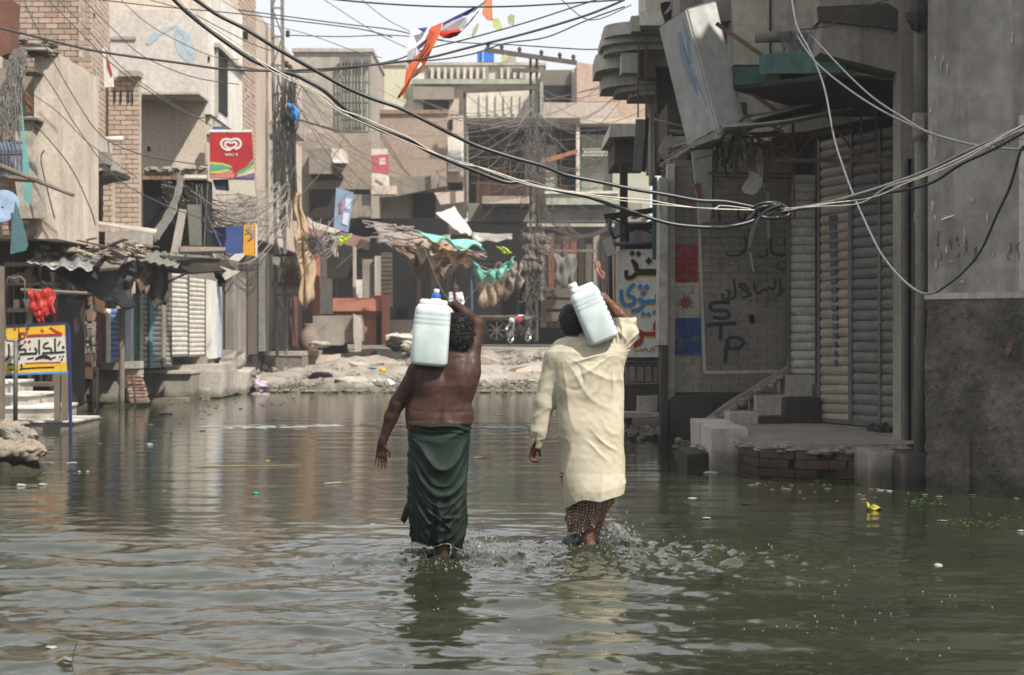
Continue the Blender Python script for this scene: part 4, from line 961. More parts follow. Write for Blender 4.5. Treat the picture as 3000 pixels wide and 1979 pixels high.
lettering('graffiti_script', inkd, gw, [
    (G_((1045, 345), (1000, 350), (955, 340), (950, 290), (955, 260)), 8), (G_((1025, 260), (1035, 330), (1045, 345)), 7), (G_((925, 320), (925, 350), (900, 360), (880, 350)), 7), (G_((805, 240), (815, 300), (800, 345)), 7),
    (G_((700, 330), (715, 350), (750, 355), (790, 345), (792, 320)), 6), (G_((1005, 385), (985, 400), (990, 425), (1020, 428), (1035, 400), (1010, 385)), 5),
    (G_((1050, 470), (1048, 530), (1005, 548)), 8), (G_((1000, 480), (1000, 560), (985, 570)), 7), (G_((975, 480), (965, 540), (940, 530), (925, 545), (905, 535)), 7), (G_((905, 535), (885, 560), (862, 540), (860, 500)), 7),
    (G_((830, 545), (800, 510), (775, 515), (805, 545), (840, 570), (790, 585)), 7), (G_((745, 480), (755, 560), (740, 585), (690, 590), (685, 560)), 7), (G_((700, 540), (725, 550), (715, 580)), 6),
    (G_((770, 90), (775, 150), (800, 160), (815, 120)), 7), (G_((660, 100), (672, 170)), 6), (G_((840, 110), (842, 160)), 6), (G_((1020, 540), (1042, 520)), 5)], Dw-.020,
    [(*gz(745, 385), 3.4), (*gz(765, 385), 3.4), (*gz(870, 600), 3.5), (*gz(840, 600), 3.5), (*gz(930, 605), 3.5), (*gz(945, 590), 3), (*gz(640, 575), 3.5), (*gz(890, 500), 3)])
lettering('graffiti_letters', inkb, gw, [
    (G_((722, 612), (640, 612), (615, 635), (640, 655), (700, 655), (722, 675), (700, 695), (632, 692)), 10), (G_((595, 735), (650, 730), (762, 725)), 12), (G_((676, 735), (672, 815)), 11),
    (G_((712, 808), (705, 870), (698, 940)), 12), (G_((712, 808), (760, 800), (800, 825), (780, 858), (735, 862), (708, 862)), 9)], Dw-.0205)
mb = MB(); c = P(*gz(845, 700), Dw-.02); mb.blob(c, .04, .015, .055, 9, .3); mb.build('hole', dark, gw)
mb = MB()
for i in range(40): mb.blob(P(random.uniform(1975, 2110), random.uniform(1290, 1335), 23.0), .05, .05, .04, 6, .3)
mb.build('rubble_at_foot', rub, gw, kind='stuff')
# --- shop with shutters
shp = thing('shuttered_shop', 'shuttered shop with a row of closed metal roller shutters behind the platform', 'shop', (3.9, 21.5, 0))
shutter(shp, (fx(2316, 22.9), 22.9), (fx(2392, 22.9), 22.9), P(0, 1105, 22.9).z, P(0, 512, 22.9).z, slatp, .108, 'pale narrow roller shutter hanging above the steps')
px_blk(2318, 1103, 2395, 1128, 22.88, .1, rust, 'shutter_sill', shp)
px_blk(2392, 400, 2404, 1250, 22.4, .12, darkw, 'post', shp); px_blk(2382, 1128, 2400, 1250, 22.2, .1, steel, 'post', shp)
Q0, Q1 = Vector((3.70, 22.1, 0)), Vector((4.29, 20.45, 0))
def qp(t): v = Q0.lerp(Q1, t); return (v.x, v.y)
ztop = 3.75
shutter(shp, qp(.02), qp(.40), zt+.02, ztop, slatt, .112, 'tan roller shutter streaked with blue paint', sag=-.02)
shutter(shp, qp(.455), qp(.78), zt+.02, ztop, slatd, .118, 'blue-grey roller shutter beside the tan one')
shutter(shp, qp(.815), qp(.97), zt+.02, ztop, slatd, .118, 'narrow blue-grey roller shutter next to the drain pipe')
mb = MB(); nq = Vector(((Q1-Q0).y, -(Q1-Q0).x, 0)).normalized(); 
for i in range(17):
    z = 2.80-.112*i*.95; t = .20+.0025*i; c = Vector((*qp(t), z))+nq*.034; Rq = Matrix(((Q1-Q0).normalized(), -nq, Vector((0, 0, 1)))).transposed(); mb.obox(c, .17*(1-.03*i) if i < 14 else .06, .012, .07, Rq)
mb.build('blue_paint_streak', plain('faded_blue_streak', '414a60', '4d566a', sc=8), shp, kind='stuff')
px_blk(2642, 430, 2656, 1290, 19.9, .1, rust, 'post', shp)
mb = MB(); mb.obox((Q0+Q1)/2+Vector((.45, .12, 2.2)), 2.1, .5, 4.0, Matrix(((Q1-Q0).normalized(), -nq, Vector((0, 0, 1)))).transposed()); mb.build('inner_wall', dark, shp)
mb = MB(); mb.prism([Vector((x, y, 3.9)) for x, y in ((3.3, 23.1), (3.75, 22.0), (4.35, 20.3), (4.3, 18.9), (9, 20), (9, 30), (3.2, 30))], (0, 0, 7)); mb.build('upper_storey', conc, shp)
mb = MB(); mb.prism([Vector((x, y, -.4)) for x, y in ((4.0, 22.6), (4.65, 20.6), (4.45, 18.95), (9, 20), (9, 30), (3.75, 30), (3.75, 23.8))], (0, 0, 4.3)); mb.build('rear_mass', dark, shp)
for i in range(5):
    mb = MB(); mb.blob((random.uniform(3.9, 4.2), random.uniform(19.9, 20.6), zt+.03), .06, .08, .05, 7, .4); mb.build('litter_lump', darkw, shp)
# canopy frame and corrugated sheet above the shutters
cn = thing('shop_canopy', 'sagging corrugated tin canopy on a rusty truss over the shutters', 'canopy', P(2350, 400, 20.5))
zc = lambda x, y, D: P(x, y, D)
def corr(name, root, A, B, Cc, Dd, m, waves=14, amp=.018, th=.004, sagf=0, jag=0):
    A, B, Cc, Dd = map(Vector, (A, B, Cc, Dd)); mb = MB(); rn = [random.uniform(-1, 1) for _ in range(200)]
    n = ((B-A).cross(Dd-A)).normalized()
    def fn(u, v):
        e = jag*rn[int(u*150)]*(v < .01); v2 = v+e
        p = A.lerp(B, u).lerp(Dd.lerp(Cc, u), v2); return p+n*(amp*math.sin(u*waves*2*math.pi))-Vector((0, 0, sagf*math.sin(math.pi*u)+sagf*.5*math.sin(math.pi*v)))
    mb.sheet(fn, waves*6, 6, th); return mb.build(name, m, root, True)
corr('corrugated_sheet', cn, zc(2118, 372, 19.6), zc(2118, 345, 21.2), zc(2480, 288, 21.2), zc(2470, 318, 19.6), tin, 7, .022, .004, .07)
corr('corrugated_sheet', cn, zc(2200, 352, 20.2), zc(2215, 345, 21.5), zc(2400, 296, 21.5), zc(2380, 305, 20.2), tin, 5, .02)
for a, b, r in (((2210, 470, 20.6), (2640, 472, 19.6), .022), ((2205, 400, 20.6), (2500, 385, 20.2), .018), ((2210, 400, 20.6), (2325, 470, 20.4), .012), ((2325, 470, 20.4), (2392, 385, 20.4), .012), ((2322, 330, 20.5), (2328, 640, 20.5), .012), ((2410, 320, 20.2), (2515, 466, 20.0), .012), ((2522, 330, 20), (2525, 470, 20), .012), ((2200, 400, 20.6), (2213, 480, 20.6), .014), ((2565, 290, 19.8), (2567, 470, 19.8), .012), ((2480, 320, 20), (2640, 282, 19.8), .02), ((2636, 255, 19.8), (2640, 480, 19.8), .03), ((2090, 520, 21.5), (2320, 522, 21.5), .014), ((2075, 508, 21.6), (2320, 510, 21.6), .014)):
    mb = MB(); mb.bar(P(*a), P(*b), r*2); mb.build('truss_bar', rust, cn)
# torn sign panels and rags hanging from the frame
rg = thing('torn_sign_panels', 'torn white sign panels dangling from the canopy frame', 'panel', P(2210, 430, 20.8))
for pp in ([(2185, 430), (2200, 440), (2195, 500), (2215, 512), (2210, 540), (2178, 565), (2172, 553), (2195, 515), (2190, 470)], [(2200, 500), (2236, 515), (2232, 545), (2222, 560), (2206, 572), (2180, 565), (2205, 530)], [(2215, 425), (2232, 440), (2238, 515), (2240, 560), (2232, 520), (2218, 500)], [(2170, 410), (2185, 420), (2192, 470), (2180, 465)]):
    mb = MB(); mb.poly(pp, 20.7+random.uniform(-.1, .1), .012); mb.build('panel_strip', mat('dirty_white_sheet', 'b5b0a3', '9d978a', '6e675b', sc=5, streak=.5), rg)
mb = MB()
for i in range(46):                                        # torn strips, cloth ends and wire hanging in the frame
    x = random.uniform(2090, 2330); y = random.uniform(395, 430)+(.0*x); a = P(x, y, random.uniform(20.3, 21.4)); l = random.uniform(.08, .5)
    if i % 2: mb.tube([a, a+Vector((random.uniform(-.06, .06), 0, -l*.5)), a+Vector((random.uniform(-.14, .14), 0, -l))], .005, 4)
    else:
        w_ = random.uniform(.02, .07); q = Vector((random.uniform(-.08, .08), random.uniform(-.05, .05), -l)); mb.quad(a, a+Vector((w_, .02, 0)), a+q+Vector((w_, .02, 0)), a+q, .004)
mb.build('hanging_scraps', mat('dark_scraps', '6b6357', '4a443b', '2f2a24', sc=9), cn, kind='stuff')
for i in range(22):
    x = random.uniform(1960, 2330); c = P(x, 400-(x-1960)*.03+random.uniform(-30, 60), random.uniform(21.2, 22.4)); a = random.uniform(-.5, .5); l = random.uniform(.2, .7); d = Vector((math.cos(a), random.uniform(-.3, .3), math.sin(a)))*l/2
    mb = MB(); mb.bar(c-d, c+d, random.uniform(.02, .12), .02); mb.build('broken_batten', random.choice((wood, darkw, rust, tin, paper, conc)), cn)
# --- beige upper facade and steel beams above the shop
up = thing('projecting_upper_floor', 'stained beige upper floor projecting over the shuttered shop on teal steel beams', 'building', P(2300, 200, 20.8))
mb = MB(); mb.rect(2150, -700, 2420, 190, 20.9, 2.4); mb.build('beige_wall', mat('stained_beige_wall', 'b3aa99', '9d9483', '6b6350', sc=1, streak=.8, bs=20), up)
mb = MB(); mb.rect(2255, -400, 2259, 190, 20.86, .04); mb.build('crack', dark, up)
mb = MB(); mb.rect(2098, -300, 2148, 62, 21.2, 1.5); mb.build('pier', mat('weathered_grey_block', '87837a', '75716a', '57534c', sc=2, streak=.6), up)
mb = MB(); mb.rect(2110, 62, 2150, 210, 21.6, 1.2); mb.build('pier_base', conc, up)
mb = MB(); mb.rect(2150, 196, 2245, 250, 20.8, .12); mb.build('teal_beam', teal, up)
mb = MB(); mb.quad(P(2242, 160, 20.3), P(2242, 218, 20.3), P(2480, 215, 19.0), P(2480, 150, 19.0), .08); mb.build('teal_beam', teal, up)
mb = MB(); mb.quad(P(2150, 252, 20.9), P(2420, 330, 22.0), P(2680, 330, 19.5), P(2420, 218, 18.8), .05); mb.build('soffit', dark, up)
mb = MB(); mb.poly([(2410, 60), (2402, 155), (2450, 168), (2680, 225), (2682, -300), (2400, -300), (2400, 60)], 18.8, .5); mb.build('side_parapet', conc, up)
mb = MB(); mb.poly([(2395, 20), (2600, 10), (2680, 60), (2680, 95), (2560, 78), (2400, 62)], 18.75, .08); mb.build('mossy_ledge', concw, up)
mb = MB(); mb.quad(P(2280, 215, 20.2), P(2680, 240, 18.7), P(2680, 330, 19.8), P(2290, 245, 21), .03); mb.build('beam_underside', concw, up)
for a, b, r in (((2100, 70, 20.6), (2245, 172, 20.3), .022), ((2170, 250, 20.9), (2280, 330, 20.4), .02)):
    mb = MB(); mb.bar(P(*a), P(*b), r*2); mb.build('stay_rod', rust, up)
mb = MB(); mb.tube([P(2213, 110, 20.2), P(2320, 108, 20.2)], .062, 14); mb.build('cut_pipe', pipe, up, True)
mb = MB()
for i in range(60):
    a = P(2305+random.uniform(-12, 75), 98+random.uniform(-8, 8), 20.1); mb.tube([a, a+Vector((random.uniform(-.05, .05), 0, -random.uniform(.05, .3))), a+Vector((random.uniform(-.1, .1), 0, -random.uniform(.1, .35)))], .004, 4)
mb.build('cable_bracket_tangle', cableg, up, kind='stuff')
# --- stepped balconies further up the street
bc = thing('stepped_balconies', 'stack of rounded grey concrete balconies jutting over the street', 'balcony', P(1850, 300, 27))
gb = mat('balcony_concrete', 'b5b1a8', '9c988f', '6e6a62', sc=1.4, streak=.5, bs=20)
def rnd_slab(cx, y0, y1, xl, xr, D, dep, m, name):
    mb = MB(); a, b = P(xl, y1, D), P(xr, y0, D); pts = []; n = 9; r = min(dep*.8, (b.x-a.x)*.6)
    for k in range(n): t = math.pi/2*k/(n-1); pts.append(Vector((a.x+r-r*math.cos(t)*1.0, D+r-r*math.sin(t), a.z)))
    pts += [Vector((b.x, D, a.z)), Vector((b.x, D+dep, a.z)), Vector((a.x, D+dep, a.z))]
    mb.prism(pts, (0, 0, b.z-a.z)); return mb.build(name, m, bc)
rnd_slab(0, 62, 98, 1775, 1960, 26, 1.4, gb, 'balcony_rim'); rnd_slab(0, 98, 122, 1765, 1960, 26.2, 1.4, concl, 'balcony_slab')
rnd_slab(0, 122, 145, 1775, 1990, 26.4, 1.4, gb, 'balcony_slab'); rnd_slab(0, 145, 196, 1750, 1960, 27, 1.6, gb, 'balcony_rim')
rnd_slab(0, 196, 246, 1770, 2000, 27.4, 1.5, gb, 'balcony_slab'); rnd_slab(0, 246, 262, 1810, 2010, 27.5, 1.3, gb, 'step_edge'); rnd_slab(0, 262, 276, 1850, 2010, 27.6, 1.2, gb, 'step_edge')
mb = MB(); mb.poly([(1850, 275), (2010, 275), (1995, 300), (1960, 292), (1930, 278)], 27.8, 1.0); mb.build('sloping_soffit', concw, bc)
px_blk(1821, 156, 1872, 214, 26.4, .4, gb, 'bracket', bc); px_blk(1874, 160, 1920, 226, 26.9, .4, conc, 'bracket', bc)
px_blk(1875, 34, 1945, 75, 25.6, .8, whitep, 'parapet_block', bc); px_blk(1850, 46, 1876, 92, 25.7, .8, concl, 'parapet_block', bc)
px_blk(1990, -60, 2110, 60, 24, 2, conc, 'upper_wall', bc); px_blk(1890, -60, 1990, 40, 27.5, 1.5, plas, 'upper_wall', bc)
px_blk(1925, 88, 2150, 430, 27.2, 2.5, concw, 'rear_wall', bc)
mb = MB(); mb.poly([(1935, 10), (1950, 5), (1985, 8), (1990, 50), (1950, 62), (1940, 40)], 25.2, .06); mb.build('black_cloth', dark, bc)
mb = MB(); mb.poly([(1941, 45), (1960, 20), (1967, 4), (1975, 18), (1955, 38)], 25.1, .02); mb.build('pink_cloth', plain('pink_cloth', 'b98a9a', 'a67886', sc=8), bc)
for x in (1870, 1893):
    mb = MB(); mb.tube([P(x, 130, 25.9), P(x-1, 345, 25.9)], .012, 5); mb.build('hanging_chain', rust, bc)
hsn = thing('chained_panel', 'narrow grey panel hanging on chains below the balconies', 'panel', P(1875, 450, 25.9))
mb = MB(); mb.poly([(1863, 350), (1892, 350), (1880, 502), (1855, 500)], 25.8, .06); mb.build('panel', steel, hsn)
mb = MB(); mb.poly([(1893, 345), (1903, 345), (1892, 505), (1882, 502)], 25.84, .06); mb.build('panel_edge', darkw, hsn)
# --- big tilted sign box
sb = thing('tilted_sign_box', 'big faded white sign box hanging tilted from the balconies, blue streaks on it', 'sign', P(2050, 430, 21))
Dq = 20.6; a, b, c_, d_ = P(1935, 82, Dq+.45), P(2012, 30, Dq), P(2108, 405, Dq-.05), P(2020, 435, Dq+.45); e, g = P(2093, 8, Dq+.35), P(2175, 345, Dq+.3)
ws = mat('faded_sign_white', 'a5a49f', '96958f', '7d7a72', sc=2, streak=.5, bs=14, bump=.1, rough=.5)
mb = MB(); mb.quad(a, d_, c_, b, .02); mb.build('front_face', ws, sb)
mb = MB(); mb.quad(b, c_, g, e, .02); mb.build('side_face', mat('sign_side_white', 'b3b2ae', 'a3a29c', '8a887f', sc=2, streak=.3, bs=14, bump=.1, rough=.5), sb)
mb = MB(); mb.quad(c_, d_, d_+Vector((.3, .5, .05)), g, .02); mb.build('bottom_plate', steel, sb)
mb = MB(); mb.quad(b, e, a+Vector((.3, .5, 0)), a, .02); mb.build('top_plate', steel, sb)
def onface(u, v): return a.lerp(b, u).lerp(d_.lerp(c_, u), v)+((c_-a).cross(b-d_)).normalized()*-.006
nf = (b-a).cross(d_-a).normalized(); nf = nf if nf.y < 0 else -nf
def on(u, v): return a.lerp(b, u).lerp(d_.lerp(c_, u), v)+nf*.008
mb = MB(); mb.tube([on(.62, .12), on(.60, .3), on(.66, .5), on(.75, .68)], [.03, .05, .045, .012], 4); mb.tube([on(.85, .05), on(.86, .2), on(.72, .42), on(.9, .7), on(.93, .82)], [.02, .03, .03, .02, .008], 4); mb.tube([on(.4, .55), on(.5, .8)], .008, 4)
st_ = mb.build('faded_blue_lettering', plain('faded_blue_print', '6a8298', '7d8c99', sc=8), sb); st_['kind'] = 'stuff'
mb = MB()
for i in range(3): mb.quad(on(.3, .60+.02*i), on(.3, .61+.02*i), on(.45, .61+.02*i), on(.45, .60+.02*i), .003)
mb.build('small_print', plain('grey_print', '85837d', '8f8d87', sc=8), sb, kind='stuff')
ta_ = thing('torn_tin_awning', 'jagged torn tin sheet crumpled below the tilted sign box', 'awning', P(2030, 440, 20.5))
for k in range(3):
    up_ = [(1950+i*8.1, 470-i*4.6-random.uniform(0, 5)-k*3) for i in range(21)]; lo_ = [(x+random.uniform(-3, 3), y+12+random.uniform(-6, 9)) for x, y in up_[::-1]]
    mb = MB(); a0 = [P(x, y, 20.3-.0015*(x-1950)+.25*k) for x, y in up_+lo_]; mb.prism(a0, (0, .012, .004)); mb.build('torn_sheet', mat('dirty_tin', '8a857b', '6e685e', '4b433a', sc=6, streak=.5) if k != 1 else darkw, ta_)
# old poster column, green posts, shelves behind
pc = thing('poster_column', 'post plastered with torn old posters below the torn awning', 'post', P(2055, 640, 22.5))
mb = MB(); mb.poly([(2028, 445), (2088, 430), (2086, 600), (2080, 650), (2050, 655), (2045, 600)], 22.6, .12); mb.build('poster_board', mat('torn_posters', 'a39d8d', '8d8775', '6c5e50', sc=6, streak=.5), pc)
mb = MB(); mb.poly([(2035, 540), (2050, 535), (2056, 590), (2045, 592)], 22.58, .01); mb.build('red_poster_scrap', fr_, pc)
mb = MB(); mb.rect(2088, 400, 2093, 640, 22.5, .06); mb.build('blue_post', plain('dark_blue_post', '2a3350', '252c40', sc=6), pc)
px_blk(1912, 520, 1925, 760, 24.5, .1, teal, 'x', pc).name = 'teal_post'
sv = thing('ruined_upper_wall', 'broken brickwork and shelves above the graffiti wall', 'wall', (2.9, 24.5, 2.8))
brick_wall(sv, (fx(1960, 24.2), 24.2), (fx(2320, 24.2), 24.2), P(0, 560, 24.2).z, P(0, 430, 24.2).z, brickd, .24, .09, .012, .04, 120, miss=.15, cm=mortard)
px_blk(1955, 300, 2330, 445, 25.6, 4, concw, 'upper_mass', sv)
mb = MB()
for i in range(50): mb.blob(P(random.uniform(1950, 2040), random.uniform(480, 520), 23.6), .08, .06, .05, 6, .3)
mb.build('loose_bricks', brickd, sv, kind='stuff')
# ================================================================ LEFT SIDE
FPX = [275, 435, 600, 640, 700, 765, 885, 1050]; FD = [36.5, 38.0, 42.0, 44.0, 47.3, 51.4, 61.5, 66]
def fd(px): return float(np.interp(px, FPX, FD))
def fpt(px): D = fd(px); return Vector((fx(px, D), D, 0))
def fa(px0, px1, y0, y1, m, name, root, proud=.0, th=.15, jit=0):
    """box lying along the left shop fronts between two photo columns; heights read at its near end"""
    a, b = fpt(px0), fpt(px1); Dm = a.y; z1, z0 = P(0, y0, Dm).z, P(0, y1, Dm).z; u = (b-a).normalized(); n = Vector((u.y, -u.x, 0)); mb = MB(); c = (a+b)/2+n*(proud-th/2)+Vector((0, 0, (z0+z1)/2))
    mb.obox(c, (b-a).length, th, z1-z0, Matrix((u, -n, Vector((0, 0, 1)))).transposed()); return mb.build(name, m, root)
def side(D0, D1, z0, z1, x0, x1, m, name, root, jit=0):
    mb = MB(); mb.box(x0, x1, D0, D1, z0, z1, jit); return mb.build(name, m, root)
# --- L1 crumbling plaster house at the frame edge
h1 = thing('crumbling_house', 'crumbling plastered house at the left edge with bundles of cable', 'building', (-8.6, 31, 0))
mb = MB(); mb.rect(100, 155, 168, 700, 30, 3); mb.build('plaster_wall', mat('peeling_plaster', 'cabda9', 'b5a48f', '8d7760', sc=1.2, streak=.6, bs=20), h1)
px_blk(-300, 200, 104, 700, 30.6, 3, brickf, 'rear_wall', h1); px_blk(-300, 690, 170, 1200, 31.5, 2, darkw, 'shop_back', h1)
for i in range(9):
    x = -4+i*20+random.uniform(-3, 3); px_blk(x, 715+random.uniform(-15, 60), x+random.uniform(7, 16), 1130, 31.3+random.uniform(-.15, .1), .08, random.choice((wood, darkw, woodr, conc, darkw)), 'plank', h1, .02)
for y in (770, 828, 905, 1010): px_blk(10+random.uniform(0, 20), y, 165, y+random.uniform(6, 12), 31.0, .3, random.choice((wood, darkw)), 'shelf', h1, .02)
for i in range(14): x = random.uniform(15, 150); y = random.choice((770, 828, 905, 1010)); px_blk(x, y-random.uniform(14, 34), x+random.uniform(10, 26), y-1, 31.0, .2, random.choice((paper, tin, rust, conc, woodr)), 'shelf_box', h1, .02)
brick_wall(h1, (fx(8, 29.95), 29.95), (fx(104, 29.95), 29.95), P(0, 690, 29.95).z, P(0, 350, 29.95).z, brickm, .23, .085, .012, .04, 200, miss=.12)
mb = MB()
for i in range(26): mb.blob(P(random.uniform(30, 155), random.uniform(118, 165), 30), random.uniform(.06, .2), .15, random.uniform(.03, .07), 6, .3)
mb.build('broken_parapet', rub, h1, kind='stuff')
for k, y in enumerate((138, 205, 345)): px_blk(55, y, 110+30*(k == 0), y+7, 29.6, .5, wood if k else concl, 'ledge', h1)
mb = MB(); mb.poly([(-20, 0), (35, 0), (30, 110), (28, 156), (0, 165), (-20, 150)], 29.2, .5); mb.build('overhanging_beam', woodr, h1)
mb = MB(); mb.poly([(48, 345), (90, 340), (105, 480), (130, 640), (60, 640), (30, 440)], 29.7, .2); mb.build('torn_plaster', rub, h1)
wg = thing('window_grille', 'curved grey-blue iron window grille on the crumbling house', 'grille', P(35, 520, 29))
gm = plain('grey_blue_iron', '5d6a7c', '4f5b6c', sc=6)
for i in range(8):
    x = -10+i*11; mb = MB(); mb.tube([P(x-8, 418, 29.5), P(x, 420, 29.1), P(x+6, 440, 29), P(x+7, 520, 29)], .022, 6); mb.build('bar', gm, wg)
mb = MB(); mb.tube([P(-20, 452, 29), P(70, 452, 29)], .02, 6); mb.build('cross_bar', rust, wg)
bn = MB()
for i in range(90):
    a = P(random.uniform(40, 80), 150+random.uniform(-10, 10), 29.3); b = P(random.uniform(-20, 60), random.uniform(330, 420), 29.2); bn.tube(catn(a, b, -.15*random.random(), 6, .05), .008, 4)
tag(bn.build('cable_bundle', wireg), 'dense grey bundle of old cable hanging on the crumbling house', 'cable', kind='stuff')
ac = thing('satellite_dish', 'pale blue round dish among hanging cloth at the left edge', 'dish', P(15, 640, 28.6))
mb = MB(); R = Matrix.Rotation(math.radians(70), 3, 'X'); mb.lathe([(.02, 0), (.18, .02), (.27, .06), (.28, .065), (.27, .075), (.15, .035), (.02, .02)], P(8, 610, 28.6), 24, R, False); mb.build('dish', plain('pale_blue_paint', '8c9fb4', '7a8ea4', sc=6), ac, True)
mb = MB(); mb.bar(P(10, 610, 28.7), P(50, 690, 29.5), .03); mb.build('arm', rust, ac)
for (px, D, pts, m, nm, lab) in (
    (0, 28.4, [(45, 590), (62, 640), (82, 720), (75, 735), (30, 745), (34, 660)], plain('grey_green_cloth', '4f6f74', '46646a', sc=6, bs=40), 'hanging_cloth', 'grey-green cloth hanging beside the pale blue dish'),
    (0, 28.5, [(62, 300), (72, 400), (92, 540), (88, 600), (70, 590), (66, 450)], plain('turquoise_cloth', '6fa39c', '5f958e', sc=6, bs=40), 'hanging_cloth', 'narrow turquoise cloth strip hanging down the crumbling house'),
    (0, 29.3, [(66, 265), (80, 270), (96, 300), (92, 330), (78, 330), (74, 290)], plain('red_green_cloth', '8f3a33', '49663b', sc=30), 'hanging_cloth', 'small red and green rag on the crumbling house'),
    (0, 29.0, [(300, 140), (310, 140), (326, 190), (334, 255), (306, 257)], whitep, 'banner', 'white banner with a red stripe pinned to the brick house')):
    mb = MB(); mb.poly(pts, D if nm != 'banner' else 36.2, .03); o = mb.build(nm, m, None, False, lab, 'cloth' if nm != 'banner' else 'banner')
    if nm == 'banner': mb = MB(); mb.poly([(312, 145), (316, 170), (330, 220), (326, 225), (314, 195)], 36.18, .01); mb.build('stripe', red, o)
for a, b, r, m, lab in ((P(-10, 483, 27.8), P(215, 573, 27.2), .04, wood, 'long weathered wooden pole sticking out past the plaster wall'), (P(-10, 520, 27.9), P(105, 530, 27.7), .045, wood, 'short pale plank jutting out from the left edge'), (P(-10, 488, 27.9), P(60, 512, 27.9), .05, wood, 'broken pale board lying over the jutting plank')):
    mb = MB(); mb.tube([a, a.lerp(b, .5), b], [r, r*.9, r*.7], 7); mb.build('wooden_pole', m, None, False, lab, 'pole')
# --- L2 brick houses
h2 = thing('brick_house', 'tall unplastered brick house with a concrete balcony at upper left', 'building', (-9, 37, 0))
brick_wall(h2, (fx(20, 36), 36), (fx(265, 36), 36), P(0, 505, 36).z, P(0, -60, 36).z, mat('warm_brick', 'a5826c', 'a08a76', 'aa9a88', sc=2, rnd=.22, bs=50, bump=.4), .25, .105, .016, .03, 300, cm=mat('pale_mortar', 'b5a794', 'a79884', '8d7e6c', sc=2), miss=.01)
a, b = Vector((fx(265, 36), 36)), Vector((fx(318, 38.6), 38.6)); brick_wall(h2, a, b, P(0, 520, 36).z, P(0, -60, 36).z, mat('pale_side_brick', 'b9a18c', 'ae9985', '9e8d7b', sc=2, rnd=.12, bs=50, bump=.3), .25, .105, .014, .03, 300, cm=mat('pale_mortar', 'a3937f'), miss=.01)
side(36.1, 38.4, -1, 8.3, fx(-100, 36), fx(225, 36), plasp, 'inner_mass', h2)
px_blk(268, 38, 276, 52, 36.3, .1, dark, 'vent_hole', h2)
bl = MB(); bl.poly([(163, 400), (280, 400), (283, 480), (300, 478), (300, 500), (170, 515)], 34.4, 1.4); bl.build('balcony_box', concl, h2)
px_blk(283, 445, 312, 480, 34.35, .5, conc, 'balcony_bracket', h2); px_blk(312, 455, 338, 500, 34.9, .5, concl, 'balcony_bracket', h2)
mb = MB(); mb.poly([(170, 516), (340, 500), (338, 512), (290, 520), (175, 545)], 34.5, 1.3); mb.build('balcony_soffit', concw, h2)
px_blk(172, 518, 292, 660, 36.0, .3, dark, 'dark_opening', h2)
mb = MB(); mb.tube([P(300, 410, 35.5), P(357, 408, 35.3)], .055, 10); mb.build('tube_lamp', whitep, h2, True)
h3 = thing('lower_brick_house', 'lower brown brick house with slot vents right of the tall brick one', 'building', (-8, 38.5, 0))
bm3 = mat('dusty_brick', 'b39a85', 'a78f7a', '98836e', sc=2, rnd=.13, bs=50, bump=.35)
brick_wall(h3, (fx(318, 38), 38), (fx(408, 38), 38), P(0, 680, 38).z, P(0, 225, 38).z, bm3, .25, .10, .014, .03, 300, cm=mat('pale_mortar', 'a3937f'), miss=.01)
brick_wall(h3, (fx(285, 37.6), 37.6), (fx(330, 37.6), 37.6), P(0, 680, 37.6).z, P(0, 512, 37.6).z, bm3, .25, .10, .014, .03, 120, cm=mat('pale_mortar', 'a3937f'), miss=.01)
side(38.1, 39.4, 0, 6.6, -8.7, -8.05, plasp, 'inner_mass', h3)
px_blk(345, 208, 408, 224, 37.8, .4, concl, 'coping', h3)
for x in (334, 352, 374, 385): px_blk(x, 265, x+4, 300, 37.95, .05, dark, 'slot_vent', h3)
px_blk(308, 680, 420, 720, 37.3, 1, concl, 'floor_edge', h3)
# --- L3 beige house with projecting billboard box
h4 = thing('beige_house', 'tall beige plastered house with a projecting boxed balcony and white side bay', 'building', (-8, 43, 0))
side(42, 47.2, 2.9, 9.7, -10.5, -7.0, plas, 'main_wall', h4)
px_blk(322, 30, 580, 270, 40.7, 1.3, mat('washed_white_panel', 'c9bfb4', 'bdb3a8', 'a0958a', sc=.8, streak=.4, bs=14), 'projecting_box', h4)
px_blk(322, 270, 582, 277, 40.68, 1.32, concl, 'box_edge', h4)
mb = MB(); ribbon(mb, spline([(430, 130), (455, 105), (480, 88), (505, 80), (515, 75)]), 40.69, [12, 22, 14, 8, 5]); ribbon(mb, spline([(520, 75), (522, 110), (540, 150), (565, 180)]), 40.69, [10, 24, 40, 20]); ribbon(mb, spline([(520, 85), (545, 105), (555, 140), (562, 160)]), 40.685, [6, 18, 26, 10])
mb.build('faded_blue_painting', plain('washed_blue', 'a9b4bb', '9aa8b2', sc=6, bump=0), h4, kind='stuff')
px_blk(322, 108, 398, 116, 40.66, .03, concl, 'ledge_strip', h4)
side(42.0, 46.9, P(0, 335, 42).z, P(0, -60, 42).z, -7.0, -6.86, whitep, 'white_bay', h4)
side(42.9, 44.3, P(0, 335, 42.9).z+.1, P(0, 135, 42.9).z, -6.86, -6.83, dark, 'window_slit', h4)
side(42.5, 42.7, P(0, 335, 42).z, P(0, 130, 42).z, -6.86, -6.80, concl, 'window_frame', h4)
side(42.4, 46.9, P(0, 130, 42).z, P(0, 118, 42).z, -6.86, -6.74, concl, 'window_hood', h4)
for x, y in ((432, 430), (607, 165)): px_blk(x, y, x+8, y+14, 41.97, .05, dark, 'socket_hole', h4)
side(42.2, 43.8, 6.0, 6.4, -7.0, -6.9, plasw, 'patch', h4)
